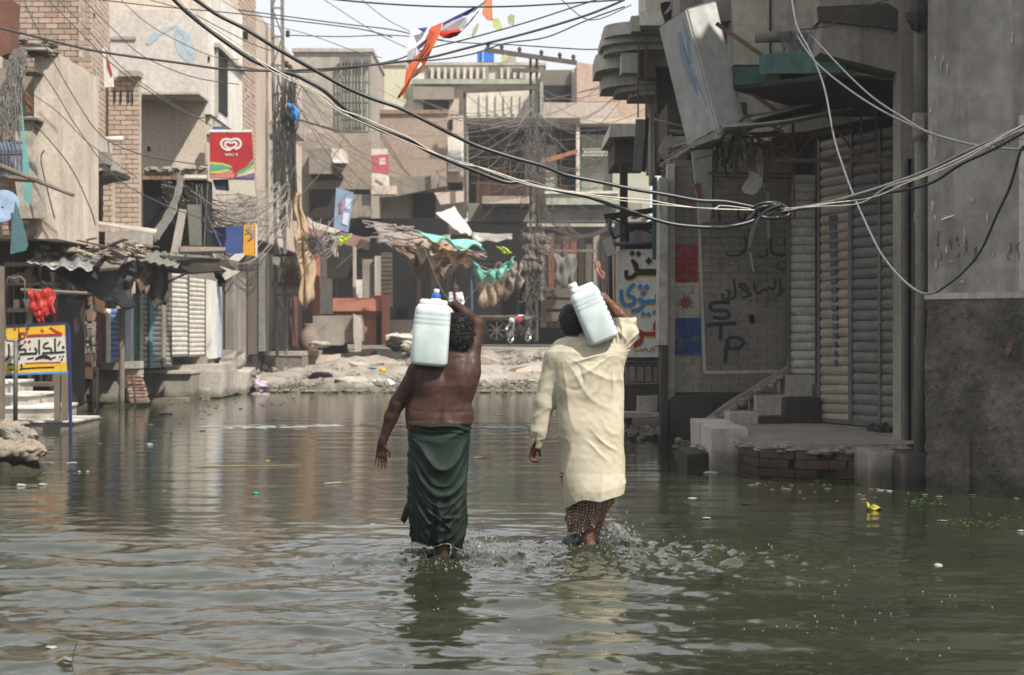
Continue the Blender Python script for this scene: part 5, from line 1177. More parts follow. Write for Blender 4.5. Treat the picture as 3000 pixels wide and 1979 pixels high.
# --- L4 brick pier and pink-beige wall behind the utility pole
h5 = thing('pink_beige_house', 'pinkish beige house with a brick edge behind the utility pole', 'building', (-8, 53, 0))
a, b = Vector((-7.0, 47.25)), Vector((-6.95, 49.9)); brick_wall(h5, a, b, 4.2, 10.7, mat('far_side_brick', 'b09884', 'a38c79', '95806e', sc=2, rnd=.12, bs=50), .25, .12, .016, .03, 300, cm=mat('pale_mortar', 'a3937f'), miss=.01)
side(47.4, 62, -.5, 4.2, -10.5, -7.05, darkw, 'lower_wall', h5); side(49.9, 60.5, 4.0, P(0, 165, 58).z, -10.5, -6.9, plasp, 'upper_wall', h5)
side(47.4, 50, 4.2, 10.7, -9, -7.05, plasp, 'inner_mass', h5); side(52.5, 54.5, 7.1, 7.5, -6.9, -6.1, concl, 'canopy_slab', h5); side(52.6, 54.5, 5.6, 7.0, -6.9, -6.84, plasg, 'pale_patch', h5)
px_blk(712, 92, 722, 112, 47.0, .3, dark, 'lamp_fitting', h5)
# --- shop fronts along the left
sh1 = thing('shop_row', 'row of small closed shops with shutters along the left of the flooded street', 'shops', fpt(435))
fa(180, 275, 760, 1210, darkw, 'plank_wall', sh1, 0, .3)
for i, x in enumerate((190, 212, 236, 258)): px_blk(x, 860, x+17, 1175, 35.8, .06, woodr if i % 2 else wood, 'plank', sh1)
for x0, x1, y0, y1, m, nm, pr in ((275, 300, 850, 1065, woodr, 'brown_post', .06), (300, 313, 905, 1062, whitep, 'white_post', .1), (358, 374, 905, 1065, mat('pale_blue_frame', 'a9b8c8', '99a8b8', '7c8894', sc=4), 'pale_blue_frame', .08),
    (374, 386, 900, 1065, whitep, 'pale_post', .05), (386, 402, 895, 1068, mat('green_door_paint', '3f7a66', '386d5c', '2d5548', sc=4), 'green_door', .04), (402, 410, 860, 1075, concl, 'post', .08), (431, 440, 860, 1080, plain('teal_strip', '4a7f8c', '40727e'), 'teal_strip', .06),
    (470, 478, 860, 1075, conc, 'post', .06), (600, 622, 815, 1052, whitep, 'white_pillar', .12), (622, 633, 840, 1048, mat('pale_blue_frame', 'a9b8c8'), 'blue_pipe', .14), (633, 652, 850, 1045, woodr, 'brown_door', .02), (652, 662, 830, 1050, dark, 'dark_gap', .0),
    (660, 698, 790, 1060, conc, 'pillar', .2), (700, 716, 770, 1050, concw, 'pillar', .1), (716, 742, 740, 1040, mat('dark_pier_brick', '6b5a4c', '5d4e42', '4a3f36', sc=3, bricks=(.23, .085)), 'brick_pier', .1), (742, 758, 760, 1035, darkw, 'door', .0), (760, 775, 740, 1030, mat('speckled_pillar', '8d8a86', '6f6c68', '5a5652', sc=20), 'speckled_pillar', .12),  # brick pier in a darker brown brick
    (775, 800, 760, 1025, darkw, 'door', 0), (800, 812, 740, 1020, concw, 'pillar', .15), (812, 850, 760, 1015, dark, 'dark_shopfront', .0), (850, 868, 740, 1015, woodr, 'door', .05)):
    fa(x0, x1, y0, y1, m, nm, sh1, pr, .2)
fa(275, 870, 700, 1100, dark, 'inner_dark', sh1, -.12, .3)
def fsh(p0, p1, y0, y1, m, lab): a, b = fpt(p0), fpt(p1); shutter(sh1, (a.x, a.y), (b.x, b.y), P(0, y1, fd(p0)).z, P(0, y0, fd(p0)).z, m, .105, lab)
fsh(315, 356, 905, 1062, slatb, 'bright blue roller shutter'); fsh(412, 430, 862, 1078, slatg, 'narrow grey roller shutter by the green door'); fsh(442, 469, 865, 1078, slatd, 'dark grey roller shutter'); fsh(480, 497, 870, 1076, slatg, 'grey roller shutter edge')
fsh(500, 547, 800, 1046, slatp, 'large pale roller shutter, near half'); fsh(551, 597, 800, 1046, slatp, 'large pale roller shutter, far half')
lg = thing('shop_ledge', 'long stained concrete ledge standing in the flood before the pale shutters', 'ledge', P(530, 1165, 41))
px_blk(425, 1092, 560, 1180, 39.6, 3, conc, 'ledge_block', lg); px_blk(556, 1090, 645, 1165, 40.6, 3, concl, 'ledge_block', lg); px_blk(484, 1070, 640, 1092, 40.7, 2.2, concl, 'upper_slab', lg); px_blk(500, 1046, 600, 1070, 41.6, 1.5, conc, 'sill', lg)
px_blk(590, 1140, 610, 1175, 39.4, .3, concl, 'small_block', lg); px_blk(425, 1088, 562, 1096, 39.5, 3.1, concl, 'ledge_lip', lg); px_blk(440, 1168, 545, 1182, 38.6, .6, concl, 'low_kerb', lg)
cs = thing('crumbling_steps', 'crumbling pale steps at the far end of the long ledge', 'steps', P(690, 1150, 45))
for x0, y0, x1, y1, D in ((640, 1062, 685, 1150, 42.6), (672, 1085, 725, 1150, 43.2), (700, 1100, 745, 1148, 44), (655, 1050, 700, 1070, 43), (620, 1030, 690, 1060, 43.6)): px_blk(x0, y0, x1, y1, D, 1.2, concl, 'broken_block', cs, .06)
mb = MB()
for i in range(60): mb.blob(P(random.uniform(640, 770), random.uniform(1090, 1150), random.uniform(43.5, 45)), random.uniform(.04, .16), .12, random.uniform(.03, .1), 6, .3)
mb.build('rubble', rub, cs, kind='stuff')
fw = thing('rubble_stonework', 'stacked rough stones and brick stump under the wooden shelf on the left', 'wall', P(330, 1190, 36.3))
for x0, y0, x1, y1, D in ((282, 1085, 338, 1118, 36.3), (285, 1120, 345, 1178, 36.2), (340, 1140, 372, 1178, 36.4), (282, 1178, 350, 1196, 36.1)): px_blk(x0, y0, x1, y1, D, .6, conc, 'stone', fw, .05)
px_blk(270, 1064, 345, 1084, 35.9, .7, wood, 'shelf', fw); px_blk(365, 1060, 406, 1080, 36, .5, concl, 'shelf', fw); px_blk(372, 1084, 406, 1098, 36.1, .5, concl, 'shelf', fw)
for i in range(9): px_blk(370+random.uniform(-2, 2)+i*1.5, 1100+i*9.3, 412+i*2.4, 1107+i*9.3, 36.0, .25, brickr if i % 2 else concl, 'brick', fw, .01)
for a, b, r, lab in ((P(352, 905, 35.5), P(356, 1195, 35.5), .055, 'thick brown wooden prop before the blue shutter'), (P(385, 1100, 35), P(398, 1200, 35), .02, 'thin leaning iron rod before the brick stump')):
    mb = MB(); mb.tube([a, a.lerp(b, .5)+Vector((.02, 0, 0)), b-Vector((0, 0, .2))], r, 7); mb.build('prop', wood if r > .03 else rust, None, False, lab, 'pole')
# old wall behind the sign
ow = thing('old_stone_wall', 'old brown stone wall and cabinet behind the yellow sign', 'wall', P(230, 1190, 34))
for j in range(14):
    y = 870+j*24; x = 178
    while x < 268: w_ = random.uniform(24, 48); px_blk(x, y, min(x+w_-2, 268), y+22, 34+random.uniform(-.04, .04), .4, random.choice((conc, brickd, rub, brickm)), 'stone', ow, .02); x += w_
px_blk(197, 1040, 268, 1110, 33.8, .2, mat('rusty_brown_panel', '6f4e35', '5d4330', '3f332a', sc=3, bs=30), 'rusty_panel', ow); px_blk(212, 1008, 252, 1014, 33.5, .2, whitep, 'tube', ow)
px_blk(269, 1075, 282, 1200, 33.9, .2, darkw, 'post', ow)
# marble steps at the left edge
ms = thing('marble_steps', 'pale marble steps rising at the left edge behind the sign', 'steps', P(80, 1260, 27.8))
mar = mat('dirty_marble', 'b8b0a2', 'a69d8d', '857b6b', sc=3, streak=.4, bs=20, bump=.1, rough=.5)
for x1, y0, D in ((222, 1238, 27.2), (155, 1198, 27.7), (90, 1162, 28.2), (22, 1124, 28.7)):
    px_blk(-300, y0, x1-4, y0+80, D+.04, 1.6, mar, 'riser', ms); px_blk(-300, y0-6, x1, y0+1, D, 1.6, whitep, 'tread', ms)
for x in (158, 180): px_blk(x, 1095, x+17, 1232, 27.0, .08, wood, 'bench_leg', ms).name = 'side_post'
px_blk(60, 1120, 165, 1133, 27.0, .1, wood, 'rail', ms)
# sign
sg = thing('shop_sign', 'yellow and white framed sign with black and red Urdu lettering on posts', 'sign', P(120, 1270, 26.4))
Ds = 26.4
mb = MB(); mb.poly([(8, 957), (195, 946), (202, 1091), (6, 1099)], Ds, .03); mb.build('board', fw_ if False else mat('sign_cream', 'c9c2b4', 'bdb5a5', '9f9583', sc=6, bump=.05), sg)
mb = MB(); mb.poly([(9, 959), (193, 949), (194, 980), (120, 985), (10, 998)], Ds-.004, .004); mb.build('yellow_band', yel, sg)
mb = MB(); mb.poly([(8, 1072), (60, 1068), (200, 1062), (201, 1088), (7, 1096)], Ds-.004, .004); mb.build('yellow_band', yel, sg)
for a, b, m in (((8, 957), (195, 946), plain('dark_blue_frame', '262f5c', '20294f')), ((195, 946), (202, 1091), plain('dark_blue_frame', '262f5c')), ((202, 1091), (6, 1099), skyb), ((6, 1099), (8, 957), plain('dark_blue_frame', '262f5c'))):
    mb = MB(); mb.bar(P(*a, Ds-.005), P(*b, Ds-.005), .022, .03); mb.build('frame', m, sg)
zs = lambda x, y: (x/8.71, 930+y/8.71)
Z_ = lambda *p: [zs(*q) for q in p]
lettering('red_lettering', red, sg, [(Z_((1270, 260), (1400, 350), (1570, 430)), 7), (Z_((1580, 440), (1200, 455), (900, 465), (690, 480)), 7), (Z_((640, 420), (540, 420), (490, 470), (530, 540)), 8), (Z_((1050, 310), (1110, 380)), 6)], Ds-.009, [(*zs(380, 300), 5), (*zs(725, 280), 4.5), (*zs(640, 620), 4.5), (*zs(750, 620), 5)])
lettering('black_lettering', blk, sg, [
    (Z_((1650, 880), (1400, 900), (1080, 915)), 5.5), (Z_((1405, 540), (1405, 700), (1410, 890)), 4.5), (Z_((1640, 790), (1590, 740)), 6), (Z_((1540, 610), (1480, 720)), 4.5), (Z_((1240, 640), (1130, 690), (1130, 780), (1290, 790), (1310, 890)), 4.5),
    (Z_((1000, 570), (1000, 760), (1005, 940)), 4.5), (Z_((940, 920), (700, 930), (500, 945)), 6), (Z_((880, 780), (930, 830), (930, 910)), 5), (Z_((640, 930), (650, 820), (510, 820), (500, 760), (590, 690)), 4.5),
    (Z_((220, 680), (235, 900), (190, 1060), (80, 1110)), 5), (Z_((490, 1000), (500, 1050), (470, 1080)), 3.5), (Z_((1390, 1275), (1000, 1285), (560, 1315)), 3.8), (Z_((540, 1190), (560, 1310), (500, 1330)), 4.5), (Z_((200, 1220), (320, 1200), (340, 1330), (230, 1330)), 4),
    (Z_((900, 1070), (1050, 1010), (1180, 1010), (1330, 1080)), [4, 10, 10, 4]), (Z_((1330, 1040), (1430, 1010)), 3.5), (Z_((700, 1060), (860, 1030)), 3)], Ds-.009, [(*zs(770, 810), 3), (*zs(1530, 1000), 3), (*zs(1610, 1000), 3), (*zs(1580, 1080), 3.4)])
mb = MB(); ribbon(mb, Z_((640, 1180), (1000, 1160), (1550, 1150)), Ds-.009, 3); mb.build('red_underline', red, sg)
mb = MB(); mb.tube([P(201, 950, Ds+.02), P(205, 1100, Ds+.02), P(207, 1300, Ds+.02)], .026, 8); mb.build('post', plain('dark_blue_frame', '262f5c'), sg)
mb = MB(); mb.tube([P(46, 1002, Ds-.15), P(45, 1240, Ds-.15)], .034, 8); mb.build('post', steel, sg, True)
mb = MB(); mb.tube([P(x, y, Ds-.15) for x, y in ((46, 1001), (20, 998), (15, 985), (18, 830), (25, 812), (40, 818), (60, 812), (72, 822), (78, 975), (70, 992), (50, 1001))], .016, 7); mb.build('pipe_loop', steel, sg, True)
px_blk(-6, 780, 8, 1230, 26.0, .12, wood, 'pale_side_post', thing('roadside_post', 'pale upright post at the extreme left edge', 'post', P(0, 1230, 26)))
# red cloth, tarps, awning
def rag(name, label, pts, D, th, m, cat='cloth', amp=.04, nx=10, ny=8, group=None):
    """four-cornered cloth, wrinkled, real thickness: pts = tl, tr, br, bl (px, py, dD)"""
    A, B, Cc, Dd = [P(p[0], p[1], D+(p[2] if len(p) > 2 else 0)) for p in pts]; s1, s2, s3 = random.random()*6, random.random()*6, random.random()*6; L1 = (B-A).length
    def fn(u, v):
        p = A.lerp(B, u).lerp(Dd.lerp(Cc, u), v)
        k = amp*(math.sin(u*9+s1+3*v)+.6*math.sin(u*17+s2-5*v)+.5*math.sin(v*13+s3+2*u)); e = amp*.8
        return p+Vector((e*math.sin(v*8+s1)*(abs(u-.5)*2), k, e*math.sin(u*11+s2)*(abs(v-.5)*2)-amp*1.5*math.sin(math.pi*u)))
    mb = MB(); mb.sheet(fn, nx, ny, th)
    return mb.build(name, m, None, True, label, cat, group)
redc = plain('red_plastic_bag', '9c2018', '8a1b15', sc=10, rough=.45, bump=.1)
rag('red_bag', 'crumpled bright red plastic bag hung above the yellow sign', [(80, 850), (155, 843, .1), (164, 918), (92, 925)], 27.2, .03, redc, 'bag', .022, 16, 12)
rag('red_bag_tail', 'torn lower tip of the red plastic bag', [(98, 900), (138, 900), (128, 950), (112, 945)], 27.1, .02, redc, 'bag', .03)
for o in [o for o in bpy.data.objects if o.name == 'red_bag_tail']:
    pb = bpy.data.objects['red_bag']; o.location = o.location-pb.location; o.parent = pb; o.name = 'torn_tip'
    for k in ('label', 'category'): del o[k]
bt = plain('black_tarpaulin', '121212', '191919', sc=4, rough=.55, bs=30, bump=.3)
rag('black_tarpaulin', 'large black tarpaulin sagging under the left awning', [(108, 780), (395, 765, 1.5), (392, 905, 1.2), (262, 850)], 31, .02, bt, 'tarpaulin', .05, 24, 14)
rag('black_tarpaulin', 'black plastic bundle draped on a stick behind the red bag', [(115, 825), (200, 840), (265, 870), (120, 850)], 28, .05, bt, 'tarpaulin', .05)
mb = MB(); mb.tube([P(60, 850, 27.6), P(255, 860, 27.9)], .03, 6); mb.build('stick', wood, None, False, 'pale stick carrying the red bag and black bundle', 'pole')
aw = thing('left_awning', 'makeshift shop awning of tin sheets, boards and rubbish on the left', 'awning', P(240, 790, 32))
slv = mat('silvered_tin', '9d9e9c', '8b8a86', '6a655b', sc=5, rough=.4, metal=.3, bs=30, bump=.3)
corr('tin_sheet', aw, P(75, 770, 30), P(265, 790, 30.4), P(330, 720, 34), P(160, 712, 34), tin, 9, .010)
corr('silver_sheet', aw, P(118, 783, 29.8), P(272, 790, 30), P(250, 742, 32), P(140, 742, 32), slv, 3, .04)
mb = MB(); mb.quad(P(290, 795, 30.6), P(345, 792, 31), P(392, 738, 32.4), P(340, 722, 32.2), .05); mb.build('tilted_board', wood, aw)
mb = MB(); mb.quad(P(220, 650, 33), P(455, 690, 35), P(460, 678, 36), P(240, 648, 34.5), .04); mb.build('long_board', concl, aw)
for i in range(34):
    mb = MB(); x = random.uniform(140, 420); y = 730+random.uniform(-18, 22)-.02*(x-140); a = random.uniform(-.6, .6); l = random.uniform(.25, .9); c = P(x, y, random.uniform(31, 34.5)); d = Vector((math.cos(a), random.uniform(-.5, .5), math.sin(a)*.5))
    mb.bar(c-d*l/2, c+d*l/2, random.uniform(.03, .22), .02); mb.build('scrap_board', random.choice((wood, tin, paper, rust, concl, woodr)), aw)
mb = MB()
for i in range(140): mb.blob(P(random.uniform(130, 420), 735+random.uniform(-18, 18), random.uniform(31, 35)), random.uniform(.03, .12), .08, random.uniform(.02, .05), 6, .35)
mb.build('rubbish', mat('mixed_rubbish', 'a3957f', '6f6455', '8f8f6a', sc=8, bs=20), aw, kind='stuff')
corr('tin_sheet', aw, P(395, 760, 34), P(520, 785, 35.5), P(545, 742, 38), P(430, 735, 37.5), mat('mossy_tin', '77786a', '66675a', '4a4a3e', sc=4, bs=20), 5, .02)
rag('brown_sacking', 'brown sacking hanging at the end of the left awning', [(395, 770), (440, 770, .5), (430, 850, .6), (400, 840)], 34.5, .02, mat('brown_sacking', '6f5a42', '5d4a36', '43382b', sc=4, bs=60), 'cloth', .08)
rag('brown_sacking', 'darker olive sacking hanging beside the brown sacking', [(440, 770), (478, 775, .4), (495, 870, .5), (440, 900)], 35.5, .02, mat('olive_sacking', '4a4434', '3d3829', '2c291e', sc=4, bs=60), 'cloth', .07)
mb = MB(); mb.poly([(545, 745), (612, 750), (632, 825), (560, 808), (548, 790)], 38.5, .05); o = mb.build('sloping_side_board', conc, None, False, 'grey board closing the side of the second awning', 'board')
aw2 = thing('second_awning', 'second awning of dark sheets with a torn pale flap before the pale shutters', 'awning', P(600, 800, 39))
mb = MB(); mb.quad(P(470, 748, 36), P(660, 760, 38), P(690, 790, 37.5), P(560, 800, 36.5), .04); mb.build('dark_sheet', darkw, aw2)
mb = MB(); mb.quad(P(525, 722, 36), P(662, 725, 38), P(660, 735, 37.5), P(528, 738, 35.9), .06); mb.build('front_board', wood, aw2)
mb = MB(); mb.poly([(645, 780), (680, 792), (705, 795), (660, 822), (650, 805)], 37.3, .03); mb.build('pale_flap', plasw, aw2)
mb = MB(); mb.poly([(688, 745), (714, 742), (716, 750), (700, 766), (670, 760)], 37.4, .03); mb.build('white_rag', whitep, aw2)
mb = MB(); mb.bar(P(487, 830, 37), P(548, 800, 37.2), .05); mb.build('prop', rust, aw2)
mb = MB(); mb.poly([(525, 612), (546, 615), (524, 742), (500, 738)], 36.5, .06); mb.build('leaning_board', concl, None, False, 'pale board leaning upright above the second awning', 'board')
mb = MB(); mb.poly([(548, 600), (588, 600), (590, 720), (556, 720)], 38.5, .04); mb.build('grey_board', mat('grey_green_panel', '77786c', '67685e', '504f48', sc=4, streak=.5), None, False, 'grey-green panel hanging right of the leaning board', 'panel')
op = thing('open_upper_room', 'dark open room with a rough brick parapet under the beige house', 'building', P(500, 620, 41))
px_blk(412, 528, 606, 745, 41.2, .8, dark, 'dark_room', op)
brick_wall(op, (fx(410, 41), 41), (fx(605, 41), 41), P(0, 528, 41).z, P(0, 498, 41).z, brickm, .24, .1, .015, .05, 60, miss=.1)
px_blk(540, 512, 604, 522, 40.6, .15, whitep, 'tube_lamp', op)
px_blk(408, 500, 415, 740, 40.9, .2, rust, 'iron_post', op)
mb = MB()
for i in range(14): mb.blob(P(random.uniform(415, 600), 497+random.uniform(-5, 5), 41), .12, .1, .05, 6, .35)
mb.build('parapet_rubble', rub, op, kind='stuff')
# ice-cream sign
ic = thing('heart_sign', 'red hanging sign with a white double heart logo over green and purple waves', 'sign', P(685, 535, 42.5))
Di = 41.6
mb = MB(); mb.poly([(614, 386), (736, 386), (745, 523), (615, 522)], Di, .10); mb.build('board', plain('sign_red', 'ac2a2e', '9c2428', sc=3, bump=.03, rough=.5), ic)
mb = MB(); mb.rect(612, 380, 738, 388, Di-.01, .12); mb.build('top_rail', whitep, ic)
for nm, m, pts in (('green_wave', plain('wave_green', '4a8f78', '5a9c80'), [(615, 482), (640, 483), (668, 487), (682, 494), (665, 497), (640, 499), (616, 503)]), ('yellow_wave', plain('wave_yellow', 'b9bf5e', 'a9b558'), [(616, 503), (640, 500), (668, 496), (680, 502), (660, 506), (617, 510)]), ('yellow_wave', plain('wave_yellow', 'b9bf5e'), [(615, 475), (650, 478), (676, 486), (684, 498), (676, 490), (650, 484), (615, 482)]),
    ('green_wave', plain('wave_green', '4a8f78'), [(700, 502), (722, 490), (742, 464), (743, 474), (728, 496), (708, 508), (690, 512)]), ('yellow_wave', plain('wave_yellow', 'b9bf5e'), [(690, 512), (708, 508), (728, 496), (744, 480), (744, 490), (722, 505), (702, 512)]), ('white_wave', whitep, [(702, 513), (722, 506), (744, 492), (745, 506), (720, 514), (690, 518)]),
    ('purple_wave', plain('wave_purple', '6f6490', '665c88'), [(690, 518), (720, 515), (745, 507), (745, 523), (690, 522)]), ('pink_wave', plain('wave_pink', 'c07a70', 'b56e66'), [(616, 514), (650, 506), (680, 499), (688, 512), (684, 522), (616, 522)])):
    mb = MB(); mb.poly(pts, Di-.006-random.random()*.002, .004); mb.build(nm, m, ic)
zi = lambda x, y: (600+x/6.533, 360+y/6.533)
I_ = lambda *p: [zi(*q) for q in p]
lettering('heart_logo', plain('logo_white', 'd8cfc8', 'd0c6c0', bump=0), ic, [
    (I_((500, 335), (440, 315), (360, 325), (310, 390), (340, 470), (420, 520), (500, 515)), 6.2), (I_((500, 335), (560, 310), (650, 325), (690, 400), (660, 470), (580, 510)), 6.2),
    (I_((500, 400), (460, 370), (400, 380), (390, 430), (440, 480), (510, 490), (580, 460), (610, 410), (570, 370), (520, 385), (500, 400)), 6.0)], Di-.012)
lettering('wordmark', plain('logo_white', 'd8cfc8'), ic, [(I_((390, 585), (405, 630), (420, 600), (435, 630), (450, 585)), 1.6), (I_((460, 630), (475, 590), (490, 630)), 1.6), (I_((505, 588), (505, 628), (525, 628)), 1.6), (I_((540, 588), (540, 628), (560, 628)), 1.6), (I_((575, 580), (572, 595)), 1.4), (I_((625, 592), (600, 590), (600, 608), (625, 612), (622, 628), (598, 628)), 1.6)], Di-.012)
mb = MB(); mb.poly([(622, 527), (668, 525), (670, 560), (632, 556)], Di+.1, .06); mb.build('navy_board', plain('navy', '2b3350', '262d47'), ic)
mb = MB(); mb.poly([(670, 523), (742, 523), (748, 577), (720, 572), (672, 561)], Di+.02, .06); mb.build('faded_lower_board', mat('faded_poster', 'bdb4ac', 'c0b898', 'a59d8f', sc=2), ic)
mb = MB(); mb.poly([(623, 371), (661, 371), (660, 380), (622, 380)], Di+.2, .06); mb.build('blue_tab', plain('tab_blue', '4a6090', '445884'), ic)
bs = thing('blue_yellow_board', 'blue and yellow shop board half hidden by wires under the heart sign', 'sign', P(680, 750, 42))
mb = MB(); mb.poly([(612, 668), (714, 662), (713, 746), (640, 742), (618, 735)], 42.5, .06); mb.build('blue_half', mat('board_blue', '2f4c8c', '39558f', '5a6f99', sc=4, bump=.05), bs)
mb = MB(); mb.poly([(714, 660), (750, 658), (750, 751), (712, 747)], 42.48, .06); mb.build('yellow_half', plain('board_yellow', 'd79a2e', 'cf9430', sc=4), bs)
mb = MB(); mb.rect(748, 656, 753, 752, 42.46, .06); mb.build('edge', whitep, bs)
lettering('lettering', skyb, bs, [([(722, 680), (735, 675), (742, 690), (730, 700)], 4), ([(722, 668), (738, 666)], 3.5)], 42.44)
# --- rocks at the left foreground
rk = [((-60, 1290, 55, 1380), 19.3, 'flat pale broken slab on the rubble heap at the left edge'), ((-40, 1225, 60, 1275), 19.9, 'upper tilted stone of the left rubble heap'), ((30, 1235, 105, 1282), 19.7, 'small grey stone on top of the left rubble heap')]
def rock(label, c, r, seed, m, name='rock', grp='rocks of the heap at the left edge'):
    f_ = Field(np.array(c)-np.array(r)*1.4-.02, np.array(c)+np.array(r)*1.4+.02, max(r)/26)
    rng = np.random.default_rng(seed); zz = f_; g = np.meshgrid(*f_.ax, indexing='ij', sparse=True)
    dd = None
    for k in range(16):
        n_ = rng.normal(size=3); n_ /= np.linalg.norm(n_)
        if k == 0: n_ = np.array([.05, -.1, 1.]); n_ /= np.linalg.norm(n_)
        if k == 1: n_ = np.array([0, -.97, .2])
        h_ = np.sqrt(((n_*np.array(r))**2).sum())*(.72+.2*rng.random()); q = sum(n_[i]*(g[i]-c[i]) for i in range(3))-h_; dd = q if dd is None else np.maximum(dd, q)
    f_.D = dd.astype(np.float32); V, Q = f_.mesh(); G = f_.grad(V); s = max(r); V = V+G*(s*.03*snoise(V, s*.5, seed)+s*.018*snoise(V, s*.16, seed+1)+s*.01*ridge(5*snoise(V, s*.3, seed+2)))[:, None]
    return tag(npmesh(name, V, Q, m, (c[0], c[1], c[2]-r[2])), label, 'rock', grp)
sand = mat('sandy_stone', '9a8a74', '857660', '5a4d3e', sc=4, bs=30, bump=.8, bd=.03); wets = mat('wet_mossy_stone', '5a523c', '4c4630', '3a3a22', sc=4, bs=30, bump=.8, bd=.03)
rock('wide wet mossy base stone of the heap at the left edge', (fx(-20, 19.1), 19.3, -.02), (.55, .5, .22), 3, wets)
rock('flat pale stone slab resting on the mossy base stone', (fx(-10, 19.1), 19.3, .22), (.48, .48, .10), 5, sand)
rock('tilted square stone topmost of the heap at the left edge', (fx(-10, 19.6), 19.7, .40), (.26, .25, .12), 8, sand)
rock('small grey stone beside the topmost one of the left heap', (fx(58, 19.5), 19.5, .37), (.19, .2, .10), 12, mat('pale_grey_stone', '8f877c', '7b7368', '5c554b', sc=4, bs=30, bump=.8, bd=.03))
# ================================================================ MIDDLE DISTANCE AND BACKGROUND
# masonry block at the water edge, stone bench pieces
bk = thing('masonry_block', 'big square masonry block at the shoreline left of the rubble', 'block', P(825, 1120, 53))
px_blk(765, 1040, 885, 1125, 52.6, 2, mat('brown_masonry', '84776a', '75695c', '5a5046', sc=2, bs=14, bump=.9, bd=.03), 'block', bk, .03); px_blk(762, 1032, 888, 1043, 52.55, 2.1, concl, 'cap_slab', bk, .02)
px_blk(888, 1040, 960, 1100, 54.5, 2, plasp, 'side_block', bk, .04); px_blk(955, 1042, 985, 1085, 55, 1.5, plasp, 'side_block', bk, .04); px_blk(880, 1028, 930, 1042, 54, 1.5, brickm, 'brick_course', bk, .03)
# lattice pole with meter boxes
up1 = thing('utility_pole', 'steel lattice utility pole with rows of meter boxes on the left', 'utility pole', P(835, 1030, 51.5))
Dp = 51.5; pm = mat('weathered_pole_steel', '7d7a76', '6b6864', '57504a', sc=3, bs=30, rough=.6)
for a, b in ((796, 812), (826, 838)):
    mb = MB(); mb.bar(P(a, -80, Dp), P(b, 1045, Dp), .09); mb.build('leg', pm, up1)
for i in range(13):
    y0 = -60+i*84; y1 = y0+84; t0, t1 = (y0+80)/1125, (y1+80)/1125; xa0, xb0 = 796+16*t0, 826+12*t0; xa1, xb1 = 796+16*t1, 826+12*t1
    mb = MB(); mb.bar(P(xa0 if i % 2 else xb0, y0, Dp-.03), P(xb1 if i % 2 else xa1, y1, Dp-.03), .04); mb.build('brace', pm, up1)
    mb = MB(); mb.bar(P(xa0, y0, Dp-.06), P(xb0, y0, Dp-.06), .05); mb.build('rung', pm, up1)
mbx = mat('meter_box', '8f8a80', '7b766c', '57524a', sc=6, bs=30)
for y, xs in ((752, (800, 832, 858, 880)), (836, (806, 836, 862, 884))):
    px_blk(796, y-8, 898, y, Dp-.3, .12, rust, 'meter_rail', up1)
    for i, x in enumerate(xs):
        o = px_blk(x, y, x+25, y+33, Dp-.35, .22, mbx, 'meter_box', up1, .02)
        mb = MB(); mb.tube([P(x+12, y+18, Dp-.36), P(x+12, y+18, Dp-.42)], .075, 10); mb.build('meter_glass', mat('dusty_glass', '9c9a92', '77756e', rough=.3, sc=20), o)
mb = MB()
for i in range(90):
    x = random.uniform(812, 868); a = P(x, random.uniform(190, 560), Dp-.25); mb.tube(catn(a, P(x+random.uniform(-28, 28), a.z and random.uniform(250, 700), Dp-.3), random.uniform(-.1, .25), 5, .05), .014, 4)
mb.build('pole_wire_tangle', wiref, up1, kind='stuff')
mb = MB()
for i in range(26): mb.tube(catn(P(random.uniform(845, 865), 240, Dp-.2), P(random.uniform(850, 872), random.uniform(520, 650), Dp-.25), random.uniform(-.06, .06), 6, .03), .025, 5)
mb.build('black_cable_bundle', plain('dusty_black_cable', '3d4146', '33363a'), up1, kind='stuff')
mb = MB()
for i in range(60): mb.tube(catn(P(random.uniform(826, 880), 785, Dp-.4), P(random.uniform(822, 884), 838, Dp-.4), random.uniform(-.05, .1), 4, .04), .012, 4)
mb.build('meter_leads', plain('orange_brown_leads', '8a6a4c', '6f5540'), up1, kind='stuff')
for x, y in ((843, 100), (840, 190), (800, 195), (850, 200)):
    mb = MB(); mb.lathe([(.03, 0), (.07, .04), (.05, .1), (.07, .16), (.03, .2)], P(x, y+10, Dp), 8); mb.build('insulator', plain('dark_ceramic', '3a302b', '2f2723', rough=.3), up1, True)
rag('hanging_cloth', 'long tan cloth hanging down the lattice pole to the meters', [(862, 560), (878, 560), (905, 700, .2), (870, 700)], 50.6, .03, mat('tan_cloth', 'b5956b', 'a58761', '8a7050', sc=3, bs=30), 'cloth', .06, 8, 12)
rag('hanging_cloth', 'lower wider fold of tan cloth right of the meter boxes', [(868, 690), (905, 690, .2), (928, 860, .2), (884, 900)], 50.5, .03, mat('tan_cloth', 'b5956b'), 'cloth', .09, 8, 12)
rag('blue_rag', 'small bright blue rag caught on the lattice pole', [(846, 300), (862, 305), (882, 345), (858, 348)], 51, .03, plain('bright_blue', '3a7ab8', '356fa8'), 'cloth', .04)
mb = MB(); mb.tube([P(858, 346, 51.2), P(980, 382, 50.2)], .03, 6); mb.build('rusty_rod', rust, None, False, 'rusty rod sticking out from the lattice pole below the blue rag', 'rod')
